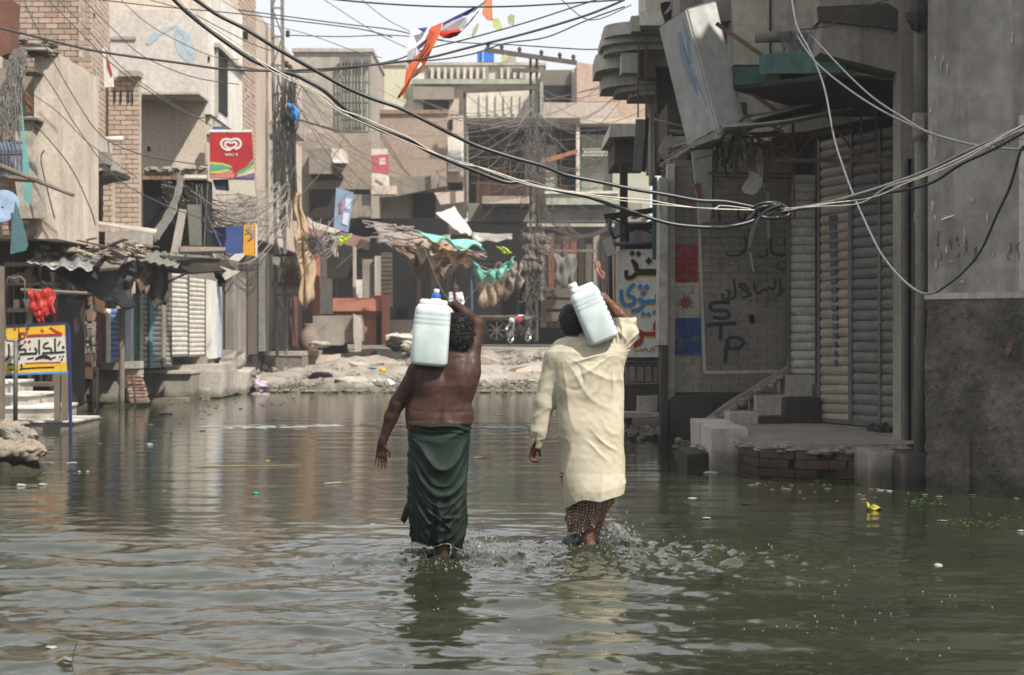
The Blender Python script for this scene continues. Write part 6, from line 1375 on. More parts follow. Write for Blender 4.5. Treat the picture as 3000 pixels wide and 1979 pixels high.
# street-front pieces left of centre
h6 = thing('grey_corner_house', 'grey rendered house with a tall stair grille left of centre', 'building', (-6.3, 66, 0))
h6w = mat('grey_beige_render', 'a59a89', '94897a', '786e61', sc=.5, streak=.5, bs=8)
px_blk(860, 148, 1090, 640, 66, 6, h6w, 'wall', h6); px_blk(855, 142, 1094, 152, 65.9, 6.2, concl, 'roof_edge', h6)
px_blk(995, 168, 1085, 186, 65.7, .2, steel, 'grille_head', h6); px_blk(1000, 186, 1080, 385, 65.95, .1, plasg, 'grille_back', h6)
for i in range(9):
    mb = MB(); x = 1000+i*10; mb.bar(P(x, 176, 65.7), P(x+1, 388, 65.7), .05, .04); mb.build('grille_bar', steel if i % 3 else conc, h6)
for y in (240, 300, 350): px_blk(998, y, 1080, y+4, 65.75, .05, steel, 'grille_rail', h6)
px_blk(870, 390, 1085, 640, 65.6, .4, mat('dim_far_brick', '9a8875', '8b7a69', '9d8f7e', sc=.8, bricks=(.23, .085), bs=12), 'brick_panel', h6)
px_blk(905, 435, 970, 510, 64.6, 1.1, mat('stained_balcony', '8a7d6e', '7b6f61', '5f554a', sc=1, bs=20), 'balcony', h6); px_blk(968, 436, 1012, 472, 64.8, 1.0, plasw, 'balcony_cloth', h6); px_blk(912, 510, 1000, 522, 64.8, 1.1, dark, 'balcony_painted_shade', h6)  # black strip below the balcony: its shade put into the colour
px_blk(975, 470, 1018, 478, 64.5, .3, whitep, 'tube_lamp', h6); px_blk(905, 555, 1085, 640, 65.4, .3, darkw, 'shuttered_floor', h6)
px_blk(1005, 570, 1085, 640, 65.0, .2, conc, 'box', h6)
def simple_sign(label, D, layers):
    s = None
    for i, (pts, m, nm) in enumerate(layers):
        mb = MB(); mb.poly(pts, D-.012*i, .06 if i == 0 else .01)
        if i == 0: s = mb.build('sign_board', m, None, False, label, 'sign')
        else: mb.build(nm, m, s)
    return s
pk = plain('faded_pink_red', 'b05a62', 'a65058', sc=4)
simple_sign('faded pink and white upright sign on the grey brick wall', 64.6, [([(1088, 437), (1135, 437), (1141, 545), (1090, 545)], plasw, ''), ([(1089, 455), (1138, 452), (1139, 512), (1090, 505)], pk, 'pink_field'), ([(1110, 465), (1128, 462), (1130, 482), (1112, 484)], plain('sign_pale', 'd0b4b2', 'c8aaa8'), 'pale_mark'), ([(1098, 527), (1102, 524), (1126, 540), (1122, 542)], plain('grey_print', '85837d'), 'ink_stroke')])
simple_sign('tall pale blue banner with white script hanging over the red awning', 57, [([(985, 550), (1036, 565), (1020, 682), (977, 668)], mat('banner_blue', '6f8ab0', '7f97b8', '93a5bd', sc=2), ''), ([(1012, 580), (1030, 584), (1024, 615), (1010, 610)], plain('banner_white', 'c0cad6', 'b4c0ce'), 'white_script'), ([(1006, 622), (1024, 626), (1018, 662), (1002, 655)], plain('banner_white', 'c0cad6'), 'white_script'), ([(995, 592), (1003, 594), (1001, 625), (993, 622)], pk, 'red_stripe')])
px_blk(1088, 545, 1160, 570, 63.8, .6, plasp, 'window_box', h6)
mb = MB(); mb.poly([(905, 655), (1000, 680), (1085, 700), (1080, 735), (985, 710), (900, 690)], 57.5, .05); mb.build('faded_red_awning', mat('faded_red_sheet', '9c776a', '8c6a5f', '6f574d', sc=3, bs=20), None, False, 'faded pinkish sheet awning behind the blue banner', 'awning')
mb = MB(); mb.poly([(900, 635), (920, 650), (1000, 676), (980, 684), (905, 668)], 57.0, .05); mb.build('pale_awning_board', plasw, None, False, 'pale board along the top of the pinkish awning', 'board')
rag('lime_cloth', 'lime green rag hanging below the pinkish awning', [(985, 692), (1032, 688), (1020, 700), (1000, 718)], 56.8, .03, plain('lime', 'a9bf3f', '9ab038'), 'cloth', .04)
rag('pale_cloth', 'narrow grey-white rag hanging beside the lime green one', [(972, 690), (990, 692), (990, 752), (974, 750)], 56.9, .03, paper, 'cloth', .03)
# shops behind the planters
s2 = thing('dark_shopfronts', 'dim open shopfronts behind the terracotta counter', 'shops', P(1100, 1000, 63))
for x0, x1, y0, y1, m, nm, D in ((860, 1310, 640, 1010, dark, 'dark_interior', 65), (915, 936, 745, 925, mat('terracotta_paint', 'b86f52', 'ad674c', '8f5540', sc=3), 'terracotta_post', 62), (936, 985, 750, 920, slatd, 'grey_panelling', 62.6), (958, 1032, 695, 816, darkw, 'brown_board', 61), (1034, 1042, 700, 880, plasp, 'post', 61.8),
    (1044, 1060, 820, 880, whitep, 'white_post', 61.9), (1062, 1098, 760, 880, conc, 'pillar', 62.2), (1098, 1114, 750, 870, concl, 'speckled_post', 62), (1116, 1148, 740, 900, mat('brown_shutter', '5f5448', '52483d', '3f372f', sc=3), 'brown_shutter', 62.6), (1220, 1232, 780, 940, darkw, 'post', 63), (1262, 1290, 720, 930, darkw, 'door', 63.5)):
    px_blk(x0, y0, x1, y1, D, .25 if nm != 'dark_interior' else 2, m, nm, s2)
for i in range(12): px_blk(1116, 745+i*13, 1148, 755+i*13, 62.55, .04, mat('brown_shutter', '5f5448'), 'slat', s2)
px_blk(1140, 938, 1216, 1002, 60.5, 1.5, concl, 'concrete_step', s2); px_blk(1216, 965, 1300, 1005, 61, 1.5, conc, 'concrete_step', s2)
tc = mat('terracotta_paint', 'b86f52')
pl_ = thing('terracotta_counter', 'terracotta painted masonry counter before the dark shopfronts', 'counter', P(1060, 1010, 58))
px_blk(975, 874, 1118, 912, 58.2, 1.0, tc, 'top_band', pl_); px_blk(985, 912, 1108, 926, 58.4, .9, tc, 'moulding', pl_); px_blk(1060, 926, 1102, 1012, 58.5, .8, tc, 'panel', pl_); px_blk(1118, 862, 1138, 1016, 58.0, .5, tc, 'end_post', pl_); px_blk(1102, 910, 1118, 1012, 58.6, .5, darkw, 'gap', pl_); px_blk(1085, 866, 1120, 876, 58.2, .6, tc, 'coping', pl_)
tr = thing('concrete_trough', 'grey concrete water trough with a dark hollow under it', 'trough', P(980, 1035, 57))
mb = MB(); mb.poly([(916, 926), (1052, 924), (1060, 960), (1058, 1000), (1010, 1005), (1005, 1012), (935, 1012), (928, 1000), (918, 960)], 56.6, 1.2); mb.build('basin', conc, tr)
mb = MB(); mb.poly([(1035, 920), (1056, 935), (1060, 985), (1056, 1030), (1040, 1032), (1035, 980)], 56.3, .3); mb.build('end_slab', concl, tr)
px_blk(930, 1010, 1012, 1036, 56.9, .8, dark, 'hollow', tr)
pt = MB(); pt.lathe([(.14, 0), (.26, .12), (.31, .3), (.30, .5), (.22, .68), (.17, .78), (.19, .86), (.20, .9)], P(905, 1036, 55.5), 20); o = pt.build('clay_pot', mat('dusty_clay', '8a7464', '7c6757', '66554a', sc=5), None, True, 'tall dusty clay water pot left of the concrete trough', 'pot')
# central stall awning of rags
ta = thing('rag_awning', 'sagging stall awning of rags, sticks and torn sheets at the centre', 'awning', P(1250, 780, 58))
rgm = [mat('brown_rag', '7d6852', '6c5946', '544638', sc=3, bs=30), mat('tan_rag', 'b39b7d', 'a08a6e', '7f6c56', sc=3, bs=30), mat('grey_rag', '8c857c', '79726a', '5a544d', sc=3, bs=30), mat('orange_rag', 'b98755', 'a5774a', '85603c', sc=3, bs=30)]
def ragp(name, root, pts, D, m, amp, nx=14, ny=8):
    A, B, Cc, Dd = [P(p[0], p[1], D+(p[2] if len(p) > 2 else 0)) for p in pts]; s = [random.random()*6 for _ in range(4)]
    def fn(u, v):
        p = A.lerp(B, u).lerp(Dd.lerp(Cc, u), v); return p+Vector((amp*.5*math.sin(v*9+s[0]), amp*(math.sin(u*11+s[1]+3*v)+.5*math.sin(u*23+s[2]+7*v)), amp*math.sin(u*13+s[3])*(.3+v)-amp*math.sin(math.pi*u)))
    mb = MB(); mb.sheet(fn, nx, ny, .02); return mb.build(name, m, root, True)
ragp('top_sheet', ta, [(1095, 650, 3), (1320, 690, 3), (1345, 770), (1110, 720)], 57.5, rgm[2], .12, 24)
ragp('sagging_cloth', ta, [(1140, 700, 1), (1420, 745, 1), (1330, 800), (1200, 790)], 57, rgm[0], .16, 26)
ragp('tan_cloth', ta, [(1200, 680), (1330, 720), (1300, 775, -.3), (1225, 745, -.3)], 56.9, rgm[1], .14, 18)
ragp('orange_cloth', ta, [(1260, 700), (1390, 745), (1370, 775, -.2), (1290, 740, -.2)], 56.6, rgm[3], .12, 18)
ragp('teal_sheet', ta, [(1212, 672), (1400, 705), (1418, 730, -.4), (1250, 690, -.4)], 56.4, plain('turquoise_sheet', '7fbfae', '74b3a2', sc=3, rough=.5), .10, 22)
ragp('teal_tarp', ta, [(1375, 745), (1425, 800, .2), (1470, 812), (1400, 815)], 56.2, plain('teal_tarp', '7ab8a5', '4c8574', sc=2, rough=.5), .10, 18)
ragp('teal_tarp', ta, [(1425, 795), (1505, 750), (1500, 775), (1450, 815)], 56.1, plain('teal_tarp', '7ab8a5'), .09, 14)
ragp('lime_cloth', ta, [(1455, 722), (1475, 722), (1500, 738), (1478, 742)], 56.1, plain('lime', 'a9bf3f'), .04, 8)
ragp('white_board', ta, [(1275, 625), (1330, 605, 2), (1388, 690, 1), (1335, 675)], 56.4, mat('pinkish_white_board', 'b8aaa0', 'c2b8ae', '94877c', sc=3), .03, 8)
ragp('tin_sheet', ta, [(1380, 680), (1500, 686, 1), (1500, 702), (1385, 708)], 57, tin, .03, 8)
for i in range(46):
    mb = MB(); x = random.uniform(1100, 1400); y = 665+(x-1100)*.30+random.uniform(-26, 34); a = random.uniform(-.3, .7); l = random.uniform(.3, 1.6); c = P(x, y, random.uniform(56, 58.6)); d = Vector((math.cos(a), random.uniform(-.3, .3), -math.sin(a)*.6)); mb.bar(c-d*l/2, c+d*l/2, random.uniform(.03, .16), .03); mb.build('stick' if i % 2 else 'scrap', random.choice([wood, rust, paper, darkw, concl]+rgm), ta)
for x, y0, y1 in ((1282, 760, 905), (1218, 740, 940), (1380, 790, 960), (1330, 760, 940)): mb = MB(); mb.tube([P(x, y0, 57.5), P(x+4, y1+60, 57.5)], .04, 6); mb.build('support_pole', rust if x != 1380 else plain('blue_pole', '4b5e7a', '43546e'), ta)
for pts, i, lab in (([(1395, 800), (1455, 800), (1460, 885), (1400, 890)], 1, 'broad tan sack hanging under the teal tarp'), ([(1440, 760), (1510, 770), (1500, 860), (1445, 870)], 0, 'brown cloth hanging right of the tan sack'), ([(1480, 780), (1525, 775), (1530, 830), (1490, 835)], 2, 'ragged grey cloth hanging furthest right of the stall')):
    rag('hanging_sack', lab, pts, 58.3, .04, rgm[i], 'cloth', .09, 10, 8)
# brick wall house at centre left
h7 = thing('central_brick_house', 'square brown brick upper floor above the rag awning at centre', 'building', (-3.8, 70, 0))
px_blk(1088, 330, 1308, 560, 70, 4, mat('brown_far_brick', 'a08a77', '927c6a', 'a3937f', sc=.7, bricks=(.23, .085), bs=12), 'brick_wall', h7); px_blk(1084, 322, 1312, 334, 69.9, 4.1, mat('red_coping', '97705c', '8a6a58', '776050', sc=2), 'coping', h7)
mb = MB(); mb.poly([(1084, 520), (1305, 515), (1310, 545), (1160, 575), (1084, 580)], 69.5, .6); mb.build('sloping_slab', conc, h7)
px_blk(1308, 340, 1362, 560, 70.5, 3, plasp, 'side_wall', h7); px_blk(1315, 350, 1326, 380, 70.4, .1, dark, 'vent', h7); px_blk(1085, 575, 1360, 680, 71, 2, h6w, 'lower_wall', h7); px_blk(1210, 570, 1275, 640, 70.8, .3, dark, 'dark_door', h7); px_blk(1308, 535, 1355, 556, 70.3, .2, dark, 'dark_slot', h7)
mb = MB(); mb.poly([(1272, 565), (1360, 560), (1372, 590), (1290, 600)], 68.5, .6); mb.build('projecting_slab', plasp, h7)
px_blk(1312, 402, 1360, 502, 70.2, .12, whitep, 'white_board', h7); px_blk(1318, 440, 1350, 470, 70.15, .05, plain('grey_wash', 'a8a6a8', 'a09ea0'), 'board_stain', h7)
px_blk(1280, 540, 1285, 560, 69, .1, rust, 'stub', h7)
# cream roof-top building far centre
h8 = thing('cream_building', 'cream building with balustrade parapet far behind at the centre', 'building', (-1.5, 84, 0))
cr = mat('far_cream_wall', 'cfc6b3', 'c2b9a5', 'a59c87', sc=.4, streak=.5, bs=6)
px_blk(1120, 190, 1592, 345, 84, 6, cr, 'wall', h8); px_blk(1095, 183, 1600, 192, 83.8, 6.3, concl, 'cornice', h8); px_blk(1125, 192, 1190, 330, 83.9, .3, mat('pale_yellow_wash', 'c2bd9c', 'bab493', 'a09a80', sc=.5, streak=.4), 'yellow_pier', h8); px_blk(1090, 192, 1122, 330, 84.5, 3, conc, 'dark_side', h8)
px_blk(1255, 195, 1432, 232, 83.8, .15, conc, 'balustrade_recess', h8)
for i in range(9): px_blk(1262+i*19, 199, 1270+i*19, 231, 83.6, .25, plasw, 'baluster', h8)
px_blk(1462, 195, 1540, 230, 83.8, .15, conc, 'balustrade_recess', h8)
for i in range(4): px_blk(1466+i*19, 199, 1474+i*19, 230, 83.6, .25, plasw, 'baluster', h8)
px_blk(1205, 232, 1585, 246, 83.5, .4, plasg, 'band', h8); px_blk(1210, 255, 1330, 292, 83.3, .7, mat('weathered_panel', '8d8371', '7f7564', '6a6152', sc=1), 'parapet_panel', h8); px_blk(1240, 296, 1315, 322, 83.6, .4, dark, 'dark_window', h8); px_blk(1312, 290, 1345, 335, 83.7, .3, plasp, 'pier', h8)
px_blk(1365, 262, 1572, 345, 83.4, .6, cr, 'upper_room', h8)
for i in range(6): px_blk(1405+i*24, 278, 1412+i*24, 335, 83.3, .15, plain('cream_strip', 'c9c3b0', 'bfb9a6'), 'pilaster', h8)
tk = MB(); tk.rect(1398, 151, 1447, 181, 84.2, 1); o = tk.build('water_tank', plain('tank_blue', '2f6fc0', '2a66b4', rough=.5), None, False, 'bright blue water tank on the far cream roof', 'tank')
mb = MB(); mb.rect(1412, 150, 1417, 182, 84.1, .1); mb.build('band', plain('tank_band', '7fa8dc', '74a0d8'), o)
tk = MB(); tk.rect(1470, 160, 1512, 182, 84.6, 1); tk.build('water_tank', concl, None, False, 'small grey roof tank right of the blue one', 'tank')
h9 = thing('right_brick_block', 'dusty pinkish block with a dark roof opening far right of centre', 'building', (4.2, 80, 0))
px_blk(1585, 205, 1700, 345, 82, 5, mat('dim_roof_wall', '7a7164', '6d6558', '57503f', sc=.6, streak=.4), 'upper_wall', h9); px_blk(1590, 250, 1674, 302, 81.8, .3, dark, 'roof_opening', h9); px_blk(1582, 240, 1592, 340, 81.7, .3, plasg, 'pier', h9); px_blk(1676, 200, 1692, 340, 81.7, .3, plasw, 'pier', h9)
mb = MB(); mb.poly([(1690, 182), (1800, 200), (2010, 245), (2010, 420), (1690, 345)], 80, 4); mb.build('pink_brick_wall', mat('pink_far_brick', 'b89a82', 'ac8f78', 'a38a76', sc=.5, bricks=(.23, .085), bs=8), h9)
px_blk(1590, 300, 1810, 345, 79.5, .8, mat('sandy_slab', 'a5968a', '978a7c', '7d7266', sc=.8, bs=10, bump=.6), 'rough_slab', h9, .05)
# dark first-floor room and green walls
h10 = thing('dark_room_house', 'dark open first floor with pale green walls right of centre', 'building', (1.2, 77, 0))
px_blk(1360, 345, 1860, 362, 76.2, 3, plasp, 'roof_slab', h10); px_blk(1365, 362, 1700, 620, 78.5, .4, darkw, 'back_wall', h10); px_blk(1395, 530, 1560, 600, 78.2, .2, mat('dull_orange', '8a6446', '75563e', '4a3b30', sc=1), 'orange_patch', h10); px_blk(1540, 420, 1600, 600, 78.1, .2, plasp, 'inner_wall', h10)  # back wall coloured dark to stand in for the unlit room; dull orange patch
px_blk(1366, 346, 1700, 362, 76.1, .3, mat('dark_edge', '57504a', '3f3a36', '2c2927', sc=2), 'dark_edge', h10)  # near-black strip along the slab edge
px_blk(1688, 350, 1698, 600, 76.4, .5, plasw, 'column', h10); px_blk(1360, 340, 1372, 600, 76.4, .4, conc, 'column', h10); px_blk(1598, 425, 1632, 600, 77.2, .3, plasg, 'green_wall', h10); px_blk(1632, 430, 1690, 600, 77.6, .3, dark, 'dark_window', h10); px_blk(1690, 362, 1790, 435, 77.8, .3, dark, 'dark_loggia', h10)
px_blk(1700, 395, 1790, 600, 77.4, .3, plasg, 'green_wall', h10); px_blk(1695, 430, 1704, 600, 76.9, .1, teal, 'teal_pipe', h10); px_blk(1795, 400, 1905, 640, 77.0, 3, mat('pale_green_wall', 'a8a890', '9b9c85', '82836e', sc=.6, streak=.5), 'green_wall', h10)
for i in range(11):
    for j in range(3): mb = MB(); mb.tube([P(1710+i*9+4*(j % 2), 437+j*9, 76.9), P(1710+i*9+4*(j % 2), 437+j*9, 76.8)], .055, 6); mb.build('screen_ring', plasw, h10)
px_blk(1600, 565, 1810, 600, 76.0, .3, plasg, 'parapet', h10); px_blk(1596, 560, 1812, 568, 75.9, .5, plasw, 'parapet_cap', h10); px_blk(1370, 596, 1880, 650, 76.4, 4, conc, 'floor_slab', h10)
px_blk(1410, 575, 1560, 596, 74.5, 2, mat('sandy_slab', 'a58e78'), 'balcony_slab', h10, .04); px_blk(1412, 596, 1556, 604, 74.6, 2, mat('dark_edge', '57504a'), 'balcony_underside', h10)  # same near-black tone on the underside strip
for i in range(8): x = 1400+i*34+random.uniform(-8, 8); mb = MB(); mb.tube([P(x, 370, 77), P(x+random.uniform(-8, 8), 590, 77)], .03, 5); mb.build('iron_prop', rust, h10)
for i in range(5): mb = MB(); mb.tube([P(1380, 385+i*38, 76.8), P(1690, 380+i*44, 76.8)], .025, 5); mb.build('iron_rail', rust, h10)
mb = MB(); mb.poly([(1584, 468), (1692, 438), (1693, 448), (1586, 482)], 75.6, .1); mb.build('orange_plank', mat('orange_wood', 'a5643f', '965a3a', '7a4a32', sc=3), None, False, 'orange-brown plank slanting across the pale green wall', 'plank')
# dark ground-floor fronts right of centre
s3 = thing('dark_market_front', 'dark wooden market fronts right of centre under the green house', 'shops', P(1750, 1000, 74))
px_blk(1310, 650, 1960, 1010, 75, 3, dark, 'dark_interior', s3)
for i in range(17): x = 1540+i*22; px_blk(x, 700+random.uniform(-20, 20), x+18, 960, 74+random.uniform(-.1, .1), .1, random.choice((darkw, darkw, woodr, conc)) if i % 4 else mat('brown_shutter', '5f5448'), 'plank', s3)
for y in (845, 880, 915): px_blk(1590, y, 1720, y+26, 73.4, .1, mat('grey_brown_plank', '5f564c', '524a41', '403a33', sc=2), 'plank', s3, .02)
rag('washed_grey_cloth', 'grey cloth hanging on the dark market front', [(1625, 745), (1690, 740), (1682, 830), (1630, 835)], 72.5, .03, mat('washed_grey_cloth', '6f6c68', '64615d', '504e4b', sc=3), 'cloth', .08)
rag('pink_cloth', 'small pinkish rag hanging between market front and white sign', [(1735, 760), (1752, 768), (1770, 808), (1760, 815)], 60, .03, plain('dull_pink', 'a8766c', '9c6c62'), 'cloth', .05)
px_blk(1545, 655, 1800, 664, 72, .3, concl, 'beam', s3); px_blk(1565, 732, 1745, 738, 70, .1, wood, 'pole_rail', s3)
# second lattice pole with crossarms
up2 = thing('utility_pole', 'tall lattice utility pole with rusty crossarms at the centre right', 'utility pole', P(1575, 900, 68)); Dc = 68
pr = mat('rusty_pole_steel', '5f544c', '51473f', '413831', sc=3, bs=20)
for x in (1550, 1569): px_blk(x, 165, x+8, 1000, Dc, .12, pr, 'leg', up2)
for i in range(17): y = 180+i*48; mb = MB(); mb.bar(P(1553 if i % 2 else 1574, y, Dc-.05), P(1574 if i % 2 else 1553, y+48, Dc-.05), .05); mb.build('brace', pr, up2)
mb = MB(); mb.bar(P(1420, 146, Dc-.15), P(1690, 185, Dc-.15), .16); mb.build('crossarm', pr, up2); mb = MB(); mb.bar(P(1500, 206, Dc-.15), P(1580, 208, Dc-.15), .14); mb.build('crossarm', pr, up2); mb = MB(); mb.bar(P(1356, 268, Dc-.1), P(1572, 258, Dc-.1), .14); mb.build('crossarm', pr, up2)
mb = MB(); mb.bar(P(1362, 268, Dc), P(1364, 640, Dc), .11); mb.build('side_post', pr, up2)
for x in (1430, 1470, 1522, 1586, 1640, 1680): mb = MB(); mb.lathe([(.04, 0), (.09, .05), (.05, .12), (.09, .18), (.04, .28)], P(x, 146+(x-1420)*.14, Dc-.15), 8); mb.build('insulator', plain('dark_ceramic', '3a302b'), up2, True)
mb = MB()
for i in range(46):
    x = random.uniform(1540, 1600); y = random.uniform(330, 620); mb.tube(catn(P(x, y, Dc-.2), P(x+random.uniform(-60, 60), y+random.uniform(-20, 150), Dc-.3), random.uniform(-.2, .5), 5, .08), .016, 4)
for i in range(60):
    x = random.uniform(1540, 1600); y = random.uniform(660, 860); mb.tube(catn(P(x, y, Dc-.2), P(x+random.uniform(-40, 30), y+random.uniform(0, 60), Dc-.3), random.uniform(-.2, .3), 5, .08), .022, 4)
mb.build('pole_wire_tangle', mat('dusty_wire', '5c5550', '4e4843', '423c38', sc=3), up2, kind='stuff')
mb = MB()
for i in range(40): mb.blob(P(random.uniform(1535, 1605), random.uniform(690, 800), Dc-.3), .14, .14, .16, 7, .3)
mb.build('bundled_rags', mat('grey_brown_rags', '6d6459', '5d554b', '48423a', sc=3), up2, kind='stuff')
# --- street furniture at the centre: motorcycle, cart, person
def g_z(px, py, D): return P(px, py, D)
mc = thing('motorcycle', 'parked motorcycle with red tank seen from its front at the centre', 'motorcycle', P(1520, 1012, 63))
Dm = 63; w0 = P(1493, 983, Dm-.5); w1 = P(1545, 978, Dm+.6); tyre = plain('tyre_black', '1c1b1a', '242220'); chrome = mat('dull_chrome', 'a8a8a8', '8f8f8f', '6c6a68', sc=9, rough=.3, metal=.8, bump=0)
ax = (w1-w0).normalized(); sdv = Vector((0, 0, 1)).cross(ax).normalized()
for i, c in enumerate((w0, w1)):
    Rm = Matrix((ax, Vector((0, 0, 1)), ax.cross(Vector((0, 0, 1))))).transposed()
    mb = MB(); n = 24; k = 7; vs = [c+Rm @ Vector(((.29+.045*math.cos(2*math.pi*j/k))*math.cos(2*math.pi*t/n), (.29+.045*math.cos(2*math.pi*j/k))*math.sin(2*math.pi*t/n), .045*math.sin(2*math.pi*j/k))) for t in range(n) for j in range(k)]
    mb.add(vs, [(t*k+j, t*k+(j+1) % k, ((t+1) % n)*k+(j+1) % k, ((t+1) % n)*k+j) for t in range(n) for j in range(k)]); wh = mb.build('wheel', tyre, mc, True)
    mb = MB(); mb.lathe([(.25, -.02), (.262, 0), (.25, .02), (.235, 0)], c, 24, Rm, False); mb.build('rim', chrome, wh)
    mb = MB(); mb.lathe([(.05, -.05), (.05, .05)], c, 10, Rm); mb.build('hub', chrome, wh)
    mb = MB()
    for t in range(12): a = 2*math.pi*t/12; mb.tube([c, c+Rm @ Vector((.245*math.cos(a), .245*math.sin(a), 0))], .004, 4)
    mb.build('spokes', chrome, wh, kind='stuff')
mb = MB(); 
for s in (-.09, .09): mb = MB(); mb.tube([w0+sdv*s, w0+sdv*s*.9+ax*.22+Vector((0, 0, .62))], .025, 7); mb.build('fork', chrome, mc)
mb = MB(); hb = w0+ax*.24+Vector((0, 0, .66)); mb.tube([hb-sdv*.34+ax*.12, hb-sdv*.2, hb+sdv*.2, hb+sdv*.34+ax*.12], .016, 6); mb.build('handlebar', chrome, mc)
mb = MB(); mb.lathe([(.02, .0), (.085, .02), (.095, .05), (.08, .14), (.03, .18)], w0+ax*.06+Vector((0, 0, .50)), 14, Matrix((sdv, Vector((0, 0, 1)), ax)).transposed()); mb.build('headlight', mat('headlight_glass', 'd8dcdc', 'c8cccc', rough=.15, sc=9, bump=0), mc, True)
mb = MB(); mb.sheet(lambda u, v: w0+ax*(.36*math.cos(math.pi*(.15+.75*u)))*-1+sdv*(v-.5)*.12+Vector((0, 0, .36*math.sin(math.pi*(.15+.75*u)))), 10, 2, .01); mb.build('front_mudguard', chrome, mc, True)
f_ = Field(np.array(w0)-np.array((.5, .5, .3)), np.array(w1)+np.array((.6, .6, .8)), .02); t0 = w0+ax*.42+Vector((0, 0, .52)); f_.cap(t0, t0+ax*.32, .13, .09, .03); V, Q = f_.mesh(); npmesh('fuel_tank', V, Q, plain('tank_red', '8f2420', '7d201c', rough=.3, bump=0), mc.location, mc)
mb = MB(); mb.obox(t0+ax*.72+Vector((0, 0, .03)), .24, .6, .09, Matrix((sdv, ax, Vector((0, 0, 1)))).transposed()); mb.build('seat', mat('grey_green_seat_cloth', '5f7266', '54655b', sc=8), mc)
mb = MB(); mb.blob(w0+ax*.62+Vector((0, 0, .16)), .17, .2, .19, 9, .15); mb.build('engine', darkw, mc)
mb = MB(); mb.bar(w0+ax*.25+Vector((0, 0, .5)), w0+ax*.6, .05); mb.build('frame', tyre, mc); mb = MB(); mb.tube([w0+ax*.6+sdv*.15, w1+sdv*.17], .04, 8); mb.build('exhaust', chrome, mc, True)
ct = thing('handcart', 'old wooden handcart with a round wheel beside the motorcycle', 'cart', P(1440, 1000, 66)); Dk = 66
for i in range(5): px_blk(1400, 925+i*1.5, 1560, 930+i*1.5, Dk+i*.25, .22, wood, 'deck_board', ct, .01)
px_blk(1396, 930, 1590, 938, Dk-.05, .08, darkw, 'side_rail', ct)
for x in (1410, 1565): px_blk(x, 936, x+6, 1005, Dk+.1, .08, darkw, 'leg', ct)
mb = MB(); n = 24; k = 6; c = P(1455, 968, Dk-.12); vs = [c+Vector(((.36+.035*math.cos(2*math.pi*j/k))*math.cos(2*math.pi*t/n), .035*math.sin(2*math.pi*j/k), (.36+.035*math.cos(2*math.pi*j/k))*math.sin(2*math.pi*t/n))) for t in range(n) for j in range(k)]
mb.add(vs, [(t*k+j, t*k+(j+1) % k, ((t+1) % n)*k+(j+1) % k, ((t+1) % n)*k+j) for t in range(n) for j in range(k)]); mb.build('wheel', tyre, ct, True)
for t in range(4): a = math.pi*t/4; mb = MB(); v = Vector((math.cos(a), 0, math.sin(a)))*.34; mb.bar(c-v, c+v, .03); mb.build('spoke', wood, ct)
px_blk(1425, 940, 1485, 985, Dk+.4, .2, dark, 'hanging_sack', ct)
Dq_ = 61; b0 = P(1335, 1020, Dq_); ps = thing('person', 'distant person in a white shirt bending behind the first man', 'person', b0); pz = lambda x, y, d=0: P(x, y, Dq_+d)
f_ = Field(np.array(b0)-np.array((.6, .6, .1)), np.array(b0)+np.array((.7, .7, 2.2)), .018)
f_.column([pz(0, y).z for y in (940, 900, 870, 858)], [pz(1335, 0).x]*4, [Dq_]*4, [.17, .19, .2, .12], [.13]*4, .04); f_.cap(pz(1320, 862), pz(1316, 890, -.1), .06, .055, .03); f_.cap(pz(1316, 890, -.1), pz(1322, 918, -.3), .055, .045, .03); f_.cap(pz(1350, 862), pz(1357, 885, -.1), .06, .055, .03); f_.cap(pz(1357, 885, -.1), pz(1345, 905, -.3), .055, .045, .03)
V, Q = f_.mesh(); G = f_.grad(V); npmesh('shirt', V+G*(.01*snoise(V, .2, 5))[:, None], Q, plain('white_shirt', 'c9cad0', 'bcbdc6', sc=6), b0, ps)
f_ = Field(np.array(b0)-np.array((.6, .6, .1)), np.array(b0)+np.array((.7, .7, 2.3)), .014); hq = pz(1337, 846, -.08); head(f_, hq, (0, -1, -.5), 1.0); f_.cap(pz(1336, 865), hq, .05, .05, .02); f_.cap(pz(1335, 865), pz(1335, 935), .12, .13, .05); f_.cap(pz(1320, 870), pz(1318, 890, -.1), .04, .04, .02); f_.cap(pz(1318, 890, -.1), pz(1322, 920, -.3), .035, .03, .02); f_.cap(pz(1350, 870), pz(1355, 885, -.1), .04, .04, .02); f_.cap(pz(1355, 885, -.1), pz(1345, 907, -.3), .035, .03, .02)
for x in (1326, 1344): f_.cap(pz(x, 935), pz(x-2, 975, -.1), .09, .07, .03); f_.cap(pz(x-2, 975, -.1), pz(x, 1018, .05), .06, .045, .03); f_.cap(pz(x, 1018, .05), pz(x, 1018, -.15), .045, .035, .02)
for x, y in ((1322, 920), (1345, 907)): hand(f_, pz(x, y, -.3), (0, -.3, -1), (1, 0, 0), (0, 0, 1), .17, .4, .1, .07)
V, Q = f_.mesh(); npmesh('body', V, Q, skin2, b0, ps)
f_ = Field(np.array(hq)-.2, np.array(hq)+.2, .012); f_.ell(hq+Vector((0, .02, .03)), (.085, .1, .09), .02); f_.ell(hq+Vector((0, -.1, -.06)), (.08, .07, .08), .02, None, 'sub'); V, Q = f_.mesh(); npmesh('hair', V, Q, hairm, b0, ps)
